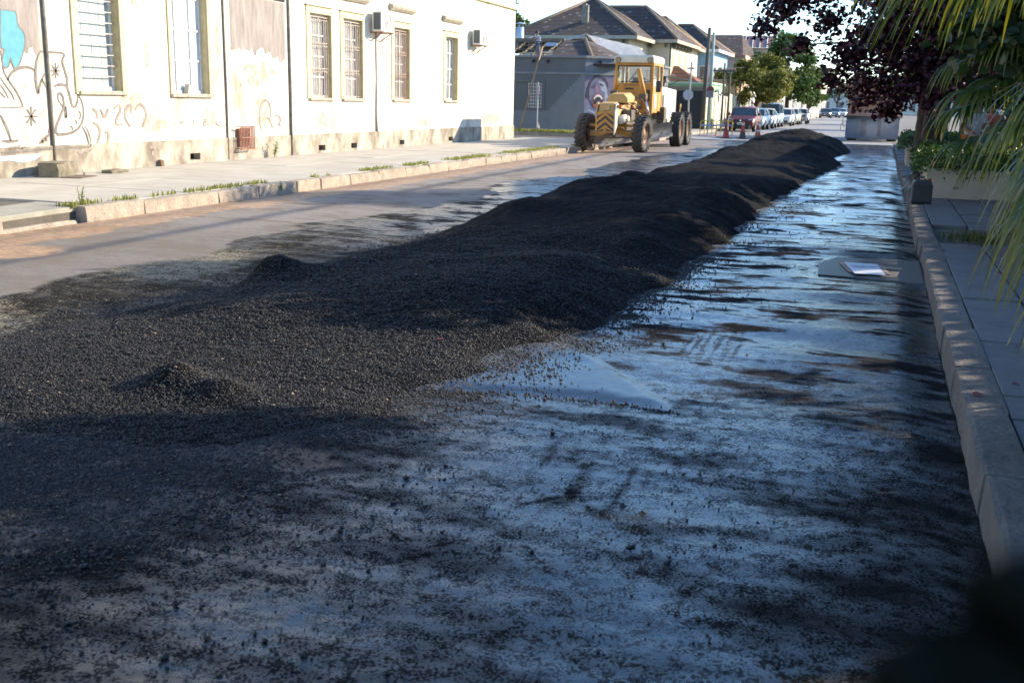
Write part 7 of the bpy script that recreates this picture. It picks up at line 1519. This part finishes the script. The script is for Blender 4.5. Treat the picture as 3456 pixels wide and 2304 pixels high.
# ------------------------------------------------------------------ jerrycan, stool, drain cover, cardboard
jc = thing('jerrycan', 'black plastic jerrycan with a dull red cap standing on the right kerb', 'jerrycan', (0.70, 18.12, 0.155), 0.06)
jm = mat('black_plastic_can', (0.022, 0.022, 0.024), 0.42, (0.035, 0.034, 0.034), 5)
R2 = [[(-w, -d, z), (w, -d, z), (w, d, z), (-w, d, z)] for w, d, z in ((0.145, 0.10, 0.0), (0.155, 0.11, 0.03), (0.155, 0.11, 0.30), (0.145, 0.10, 0.345), (0.06, 0.08, 0.375))]
MB().loft(R2).build('body', jm, jc, bevel=0.02, seg=3)
MB().box((-0.158, -0.113, 0.27), (0.158, 0.113, 0.283)).build('rib', jm, jc, bevel=0.004); MB().box((-0.158, -0.113, 0.05), (0.158, 0.113, 0.062)).build('rib', jm, jc, bevel=0.004)
MB().tube([(-0.10, 0, 0.345), (-0.06, 0, 0.405), (0.02, 0, 0.415), (0.045, 0, 0.37)], 0.016, 8).build('handle', jm, jc, smooth=True); MB().cyl((0.105, 0, 0.34), (0.105, 0, 0.395), 0.037, None, 14).cyl((0.105, 0, 0.33), (0.105, 0, 0.345), 0.046, None, 14).build('cap', mat('cap_red', (0.14, 0.03, 0.025), 0.5), jc)
for s in (-1, 1): MB().box((s * 0.10 - 0.045, -0.112, -0.014), (s * 0.10 + 0.045, 0.112, 0.004)).build('foot', jm, jc)
fs = thing('folding_stool', 'small black folding stool with grey tube legs behind the jerrycan', 'stool', (0.66, 21.2, 0.15), 0.4)
MB().loft([[(x, y, z + 0.012 * s_) for x, y, z in ((-0.19, -0.13, 0.20), (-0.10, -0.15, 0.30), (0.06, -0.14, 0.34), (0.17, -0.1, 0.31), (0.17, 0.12, 0.31), (0.0, 0.14, 0.34), (-0.19, 0.12, 0.22))] for s_ in (0, 1)]).build('seat', PLA, fs)
gt = mat('grey_tube', (0.32, 0.34, 0.36), 0.4)
for p, q_ in (((-0.15, -0.12, 0.0), (0.12, -0.12, 0.32)), ((0.15, -0.1, 0.0), (-0.12, -0.1, 0.26)), ((-0.15, 0.12, 0.0), (0.12, 0.12, 0.31)), ((0.15, 0.1, 0.0), (-0.12, 0.1, 0.26))): MB().cyl(p, q_, 0.013, None, 8).build('leg', gt, fs)
MB().cyl((-0.1, 0.1, 0.42), (0.1, -0.1, 0.55), 0.02, None, 8).build('folded_bar', gt, fs)
dc = thing('drain_cover', 'flat grey concrete drain cover half coated with black emulsion by the right kerb', 'drain cover', (0.0, 11.35, -0.028))
def dc_mat():
    m, t, b = principled('drain_cover_concrete'); N, K = t.nodes, t.links; tc = N.new('ShaderNodeTexCoord'); sx = N.new('ShaderNodeSeparateXYZ'); n = N.new('ShaderNodeTexNoise'); n.inputs['Scale'].default_value = 4; n.inputs['Detail'].default_value = 6
    K.new(tc.outputs['Object'], sx.inputs[0]); K.new(tc.outputs['Object'], n.inputs[0]); a = N.new('ShaderNodeMath'); a.operation = 'MULTIPLY_ADD'; a.inputs[1].default_value = 0.9; K.new(n.outputs[0], a.inputs[0]); K.new(sx.outputs[0], a.inputs[2])
    r = N.new('ShaderNodeMapRange'); r.inputs[1].default_value = 0.32; r.inputs[2].default_value = 0.5; K.new(a.outputs[0], r.inputs[0]); mx = N.new('ShaderNodeMix'); mx.data_type = 'RGBA'; mx.inputs[6].default_value = (0.012, 0.012, 0.013, 1); mx.inputs[7].default_value = (0.11, 0.098, 0.085, 1); K.new(r.outputs[0], mx.inputs[0]); K.new(mx.outputs[2], b.inputs['Base Color']); b.inputs['Specular IOR Level'].default_value = 0.35
    rr2 = N.new('ShaderNodeMapRange'); rr2.inputs[3].default_value = 0.40; rr2.inputs[4].default_value = 0.8; K.new(r.outputs[0], rr2.inputs[0]); K.new(rr2.outputs[0], b.inputs['Roughness']); return m
MB().prism([(-0.46, -0.72), (0.52, -0.80), (0.52, 0.74), (-0.34, 0.66), (-0.50, 0.1)], 0.0, 0.045, 'Z').build('slab', dc_mat(), dc, bevel=0.01)
MB().box((-0.48, -0.90, -0.01), (0.52, -0.81, 0.02), rot=Matrix.Rotation(-0.05, 3, 'Z')).build('frame_edge', mat('black_edge', (0.02, 0.02, 0.02), 0.3), dc)
cb = thing('cardboard_box', 'flattened white printed cardboard box lying on the drain cover', 'cardboard', (-0.02, 11.12, 0.022), 0.06)
cbm = mat('cardboard_white', (0.62, 0.62, 0.63), 0.6, (0.52, 0.52, 0.54), 8); cbp = mat('cardboard_print', (0.28, 0.28, 0.36), 0.6); cbb = mat('cardboard_brown', (0.30, 0.22, 0.16), 0.8)
MB().add([(-0.20, 0.38, 0.012), (0.13, 0.40, 0.008), (0.17, -0.36, 0.010), (-0.12, -0.38, 0.012), (-0.20, 0.38, 0.015), (0.13, 0.40, 0.011), (0.17, -0.36, 0.013), (-0.12, -0.38, 0.015)], [(0, 1, 2, 3), (4, 5, 6, 7), (0, 1, 5, 4), (1, 2, 6, 5), (2, 3, 7, 6), (3, 0, 4, 7)]).build('top_sheet', cbm, cb)
MB().add([(-0.25, 0.42, 0.0), (0.18, 0.40, 0.0), (0.23, -0.22, 0.0), (-0.17, -0.22, 0.0), (-0.25, 0.42, 0.004), (0.18, 0.40, 0.004), (0.23, -0.22, 0.004), (-0.17, -0.22, 0.004)], [(0, 1, 2, 3), (4, 5, 6, 7), (0, 1, 5, 4), (1, 2, 6, 5), (2, 3, 7, 6), (3, 0, 4, 7)]).build('lower_sheet', cbb, cb)
for (x0, y0, x1, y1) in ((-0.12, 0.05, 0.0, 0.09), (-0.16, 0.14, 0.12, 0.17)): MB().add([(x0, y0, 0.0165), (x1, y0, 0.0165), (x1, y1, 0.0165), (x0, y1, 0.0165)], [(0, 1, 2, 3)]).build('printed_block', cbp, cb)
o = MB().bar((0.16, 11.25, 0.04), (0.33, 11.30, 0.03), 0.035, 0.014).build('wood_stick', mat('pale_stick', (0.40, 0.32, 0.22), 0.8)); tag(o, 'pale wooden stick poking out from under the cardboard', 'stick')
# fallen leaves on the right pavement and on the road
fl = leafmat('fallen_red', (0.22, 0.02, 0.025), (0.14, 0.03, 0.02), 0.6, 0.2)
fl_pts = [(0.86, 12.9), (0.95, 12.3), (0.92, 11.55), (0.78, 12.1), (1.05, 12.6), (0.83, 9.5), (1.1, 11.9), (0.9, 14.9), (1.3, 12.0), (0.95, 7.2), (0.81, 6.2), (-2.62, 6.15), (1.15, 10.6), (0.64, 5.9)]
for i, (x, y) in enumerate(fl_pts):
    z = 0.155 if x > 0.53 else float(ground_z(np.array([x]), np.array([y]))[0]) + 0.02
    o = leaves('fallen_leaf', [(0, 0, 0)], np.array([[0, 0, 1.0]]), 0.06, fl, None, seed=700 + i); o.location = (x, y, z); o.rotation_euler = (0.1, 0.1, random.uniform(0, 6)); o.scale = (1, 1, 0.3)
    if i == 11: tag(o, 'tiny orange leaf lying on the black grains of the heap', 'leaf')
    else: tag(o, 'small fallen red leaf on the right pavement', 'leaf', 'fallen red leaves on the right pavement')

# ------------------------------------------------------------------ potted plant added close to the lens for the unknown dark corner blur
bp_ = thing('added_blur_plant', 'added dark potted plant standing in for an unknown dark blur at the lower right corner', 'plant', (0.62, 0.42, 0.15))
blm = mat('corner_blur_leaf', (0.006, 0.008, 0.007), 0.9, (0.009, 0.011, 0.009), 6, spec=0.02)
MB().lathe([(0.0, 0.0), (0.14, 0.0), (0.18, 0.28), (0.165, 0.28), (0.15, 0.24), (0.0, 0.24)], 20).build('pot', mat('pot_clay', (0.16, 0.08, 0.05), 0.8), bp_, smooth=True)
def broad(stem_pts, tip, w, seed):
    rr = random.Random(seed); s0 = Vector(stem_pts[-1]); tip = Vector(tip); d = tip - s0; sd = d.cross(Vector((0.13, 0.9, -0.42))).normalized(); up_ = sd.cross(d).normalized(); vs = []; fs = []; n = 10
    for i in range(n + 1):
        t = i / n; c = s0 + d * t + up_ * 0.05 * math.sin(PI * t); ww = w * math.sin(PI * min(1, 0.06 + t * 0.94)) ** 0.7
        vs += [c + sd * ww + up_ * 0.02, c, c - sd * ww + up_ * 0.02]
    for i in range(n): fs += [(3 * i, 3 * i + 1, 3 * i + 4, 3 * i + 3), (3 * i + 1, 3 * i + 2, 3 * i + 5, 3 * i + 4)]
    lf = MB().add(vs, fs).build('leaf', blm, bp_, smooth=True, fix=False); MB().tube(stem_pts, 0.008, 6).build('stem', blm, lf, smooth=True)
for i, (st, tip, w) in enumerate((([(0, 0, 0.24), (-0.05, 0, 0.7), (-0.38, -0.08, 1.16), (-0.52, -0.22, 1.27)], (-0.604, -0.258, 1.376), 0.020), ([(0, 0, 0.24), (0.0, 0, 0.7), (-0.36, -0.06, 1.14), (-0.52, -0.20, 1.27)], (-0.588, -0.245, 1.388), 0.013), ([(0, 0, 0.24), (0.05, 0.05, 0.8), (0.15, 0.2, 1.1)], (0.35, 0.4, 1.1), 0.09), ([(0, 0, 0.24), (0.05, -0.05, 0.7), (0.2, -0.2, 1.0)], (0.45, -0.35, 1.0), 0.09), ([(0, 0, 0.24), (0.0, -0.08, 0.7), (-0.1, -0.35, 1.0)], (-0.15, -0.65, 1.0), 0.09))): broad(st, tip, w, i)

# ------------------------------------------------------------------ people
def skin_mesh(name, verts, edges, radii, m, parent, root=0, sub=2):
    me = bpy.data.meshes.new(name); me.from_pydata(verts, edges, []); o = bpy.data.objects.new(name, me); col.objects.link(o); o.parent = parent
    sk = o.modifiers.new('skin', 'SKIN'); sk.use_smooth_shade = True
    for i, r in enumerate(radii):
        v = me.skin_vertices[0].data[i]; v.radius = r if hasattr(r, '__len__') else (r, r); v.use_root = (i == root)
    s = o.modifiers.new('sub', 'SUBSURF'); s.levels = sub; s.render_levels = sub; me.materials.append(m); return o
SKIN = mat('skin', (0.26, 0.14, 0.09), 0.55); SKIN_L = mat('skin_light', (0.42, 0.26, 0.18), 0.55); HAIR = mat('hair_dark', (0.015, 0.012, 0.010), 0.6)
def person(label, loc, rz, J, shirt, trousers, skin=None, hair=True, cap=None, extra=None, shoes=None):
    """J: joints dict in metres, feet at z=0, figure facing -y"""
    skin = skin or SKIN; t = thing('person', label, 'person', loc, rz)
    names = ['pelvis', 'waist', 'chest', 'neck', 'chin', 'crown', 'shl', 'ell', 'wrl', 'hal', 'shr', 'elr', 'wrr', 'har', 'hil', 'knl', 'anl', 'tol', 'hir', 'knr', 'anr', 'tor']
    ix = {n: i for i, n in enumerate(names)}
    E_ = [('pelvis', 'waist'), ('waist', 'chest'), ('chest', 'neck'), ('neck', 'chin'), ('chin', 'crown'), ('chest', 'shl'), ('shl', 'ell'), ('ell', 'wrl'), ('wrl', 'hal'), ('chest', 'shr'), ('shr', 'elr'), ('elr', 'wrr'), ('wrr', 'har'), ('pelvis', 'hil'), ('hil', 'knl'), ('knl', 'anl'), ('anl', 'tol'), ('pelvis', 'hir'), ('hir', 'knr'), ('knr', 'anr'), ('anr', 'tor')]
    rad = dict(pelvis=(.15, .11), waist=(.13, .10), chest=(.16, .11), neck=.055, chin=(.072, .085), crown=(.07, .085), shl=.065, ell=.045, wrl=.033, hal=(.035, .025), shr=.065, elr=.045, wrr=.033, har=(.035, .025), hil=.085, knl=.06, anl=.042, tol=(.045, .03), hir=.085, knr=.06, anr=.042, tor=(.045, .03))
    skin_mesh('body', [J[n] for n in names], [(ix[a], ix[b]) for a, b in E_], [rad[n] for n in names], skin, t)
    sn = ['waist', 'pelvis', 'chest', 'shl', 'ell', 'shr', 'elr']; jj = {n: Vector(J[n]) for n in names}
    sv = [jj['waist'], jj['pelvis'] + Vector((0, 0, 0.02)), jj['chest'], jj['shl'], jj['shl'].lerp(jj['ell'], 0.75), jj['shr'], jj['shr'].lerp(jj['elr'], 0.75), jj['chest'].lerp(jj['neck'], 0.5)]
    skin_mesh('shirt', sv, [(0, 1), (0, 2), (2, 3), (3, 4), (2, 5), (5, 6), (2, 7)], [(.165, .13), (.18, .14), (.19, .14), .085, .07, .085, .07, .08], shirt, t)
    tv = [jj['pelvis'], jj['hil'], jj['knl'], jj['knl'].lerp(jj['anl'], 0.85), jj['hir'], jj['knr'], jj['knr'].lerp(jj['anr'], 0.85)]
    skin_mesh('trousers', tv, [(0, 1), (1, 2), (2, 3), (0, 4), (4, 5), (5, 6)], [(.165, .13), .105, .085, .075, .105, .085, .075], trousers, t)
    hd = (jj['chin'] + jj['crown']) / 2
    if hair: 
        h_ = MB().lathe([(0.0, 0.125), (0.06, 0.11), (0.098, 0.05), (0.104, 0.0), (0.095, -0.03)], 16).build('hair' if not cap else 'cap', cap or HAIR, t, smooth=True); h_.location = hd + Vector((0, 0.015, 0.015))
    f = (jj['chin'] - jj['neck']); fw = Vector((0, -1, 0))
    MB().tube([hd + Vector((0, -0.085, 0.01)), hd + Vector((0, -0.112, -0.025))], [0.010, 0.016], 6).build('nose', skin, t, smooth=True)
    for s in (-1, 1):
        MB().lathe([(0, -0.006), (0.009, -0.003), (0.009, 0.003), (0, 0.006)], 8, (hd.x + s * 0.03, hd.y - 0.085, hd.z + 0.012), 'Y').build('eye', HAIR, t); MB().lathe([(0, -0.01), (0.024, -0.004), (0.024, 0.006), (0, 0.01)], 8, (hd.x + s * 0.088, hd.y + 0.01, hd.z - 0.01), 'X').build('ear', skin, t, smooth=True)
    for s, w, h in ((-1, 'wrl', 'hal'), (1, 'wrr', 'har')):
        d = (jj[h] - jj[w]).normalized(); sd = d.orthogonal().normalized()
        for k in range(4): p = jj[h] + sd * (k - 1.5) * 0.017; MB().tube([p, p + d * 0.04, p + d * 0.07 + Vector((0, -0.012, -0.005))], [0.009, 0.0085, 0.007], 6).build('finger', skin, t, smooth=True)
        p = jj[w].lerp(jj[h], 0.5); MB().tube([p, p - sd * 0.04 + d * 0.02, p - sd * 0.045 + d * 0.055], [0.011, 0.010, 0.008], 6).build('thumb', skin, t, smooth=True)
    return t
def stand(h=1.70, arms='down', bend=0.0, twist=0.0):
    k = h / 1.75; V = lambda x, y, z: (x * k, y * k, z * k)
    b = bend
    J = dict(pelvis=V(0, 0.02, .95), waist=V(0, .01 - b * .05, 1.10), chest=V(0, 0.0 - b * .20, 1.36 - b * .04), neck=V(0, .0 - b * .28, 1.50 - b * .06), chin=V(0, -.02 - b * .36, 1.57 - b * .09), crown=V(0, -.005 - b * .42, 1.70 - b * .12), shl=V(-.19, 0 - b * .2, 1.40 - b * .05), shr=V(.19, 0 - b * .2, 1.40 - b * .05),
             hil=V(-.10, .02, .90), knl=V(-.115, -.03, .50), anl=V(-.12, .04, .09), tol=V(-.13, -.13, .035), hir=V(.10, .02, .90), knr=V(.115, -.0, .50), anr=V(.12, .08, .09), tor=V(.13, -.09, .035))
    if arms == 'down': J.update(ell=V(-.24, .03, 1.12), wrl=V(-.25, -.05, .88), hal=V(-.25, -.07, .80), elr=V(.24, .03, 1.12), wrr=V(.25, -.05, .88), har=V(.25, -.07, .80))
    elif arms == 'face': J.update(ell=V(-.24, -.12 - b * .2, 1.16), wrl=V(-.08, -.20 - b * .35, 1.42), hal=V(-.03, -.19 - b * .4, 1.50), elr=V(.22, -.10 - b * .2, 1.15), wrr=V(.12, -.30 - b * .2, 1.22), har=V(.06, -.34 - b * .2, 1.26))
    elif arms == 'work': J.update(ell=V(-.23, -.08, 1.15), wrl=V(-.17, -.33, 1.05), hal=V(-.15, -.41, 1.04), elr=V(.23, -.08, 1.15), wrr=V(.17, -.33, 1.08), har=V(.15, -.41, 1.08))
    return J
T_ = lambda n, c: mat('cloth_' + n, c, 0.85, tuple(x * 0.8 for x in c), 12, bump=0.004, bscale=30)
person('man in a grey T-shirt and face mask standing on the parapet of the grey building', (-16.42, 51.05, 3.81), -1.15, stand(1.12 * 1.0 + 0.02, 'face', 0.35), T_('grey', (0.38, 0.41, 0.46)), T_('grey_trousers', (0.14, 0.14, 0.17)))
o = MB().lathe([(0.0, -0.03), (0.035, -0.02), (0.045, 0.01)], 12, (0, 0, 0), 'Y').build('face_mask', mat('mask_white', (0.8, 0.8, 0.8), 0.7), [p for p in bpy.data.objects if p.name.startswith('person')][0], smooth=True); o.location = (0, -0.165, 0.985)
person('person in a white shirt and red cap behind the roof of the red car', (-8.95, 78.2, 0.15), 0.4, stand(1.72), T_('white', (0.66, 0.62, 0.66)), T_('navy', (0.04, 0.05, 0.09)), SKIN_L, True, mat('cap_red_cloth', (0.20, 0.02, 0.03), 0.8))
person('worker in a pale blue shirt beyond the hedge of the near planter', (2.05, 27.0, 0.15), 0.6, stand(1.74, 'work'), T_('pale_blue', (0.24, 0.34, 0.46)), T_('dark_blue', (0.04, 0.06, 0.12)), SKIN_L)
person('person with a red top standing beside the worker in pale blue', (2.45, 27.6, 0.15), -0.4, stand(1.66), T_('red', (0.35, 0.07, 0.05)), T_('teal', (0.06, 0.14, 0.17)))
person('worker in a white and orange vest behind the drooping palm leaves', (1.80, 24.2, 0.15), 0.3, stand(1.72, 'work'), T_('white_vest', (0.60, 0.60, 0.62)), T_('orange', (0.55, 0.20, 0.03)))

# ------------------------------------------------------------------ steam rising from the fresh mix behind the truck
def steam_mat():
    m = bpy.data.materials.new('steam'); m.use_nodes = True; t = m.node_tree; N, K = t.nodes, t.links; N.remove(N['Principled BSDF'])
    v = N.new('ShaderNodeVolumePrincipled'); v.inputs['Color'].default_value = (0.95, 0.95, 0.95, 1); tc = N.new('ShaderNodeTexCoord'); n = N.new('ShaderNodeTexNoise'); n.inputs['Scale'].default_value = 1.3; n.inputs['Detail'].default_value = 3
    K.new(tc.outputs['Object'], n.inputs[0]); r = N.new('ShaderNodeMapRange'); r.inputs[1].default_value = 0.42; r.inputs[2].default_value = 0.7; r.inputs[4].default_value = 0.16; K.new(n.outputs[0], r.inputs[0])
    ln = N.new('ShaderNodeVectorMath'); ln.operation = 'LENGTH'; K.new(tc.outputs['Object'], ln.inputs[0]); f = N.new('ShaderNodeMapRange'); f.inputs[1].default_value = 1.0; f.inputs[2].default_value = 0.3; f.inputs[3].default_value = 0.0; f.inputs[4].default_value = 1.0; K.new(ln.outputs['Value'], f.inputs[0])
    mu = N.new('ShaderNodeMath'); mu.operation = 'MULTIPLY'; K.new(r.outputs[0], mu.inputs[0]); K.new(f.outputs[0], mu.inputs[1]); K.new(mu.outputs[0], v.inputs['Density']); K.new(v.outputs[0], N['Material Output'].inputs['Volume']); return m
bm = bmesh.new(); bmesh.ops.create_icosphere(bm, subdivisions=2, radius=1.0); me = bpy.data.meshes.new('steam'); bm.to_mesh(me); bm.free(); me.materials.append(steam_mat())
o = bpy.data.objects.new('steam', me); col.objects.link(o); o.location = (0.0, 53.4, 0.95); o.scale = (1.9, 1.6, 0.92); tag(o, 'thin steam drifting behind the mudflaps of the dump truck', 'steam', kind='stuff')
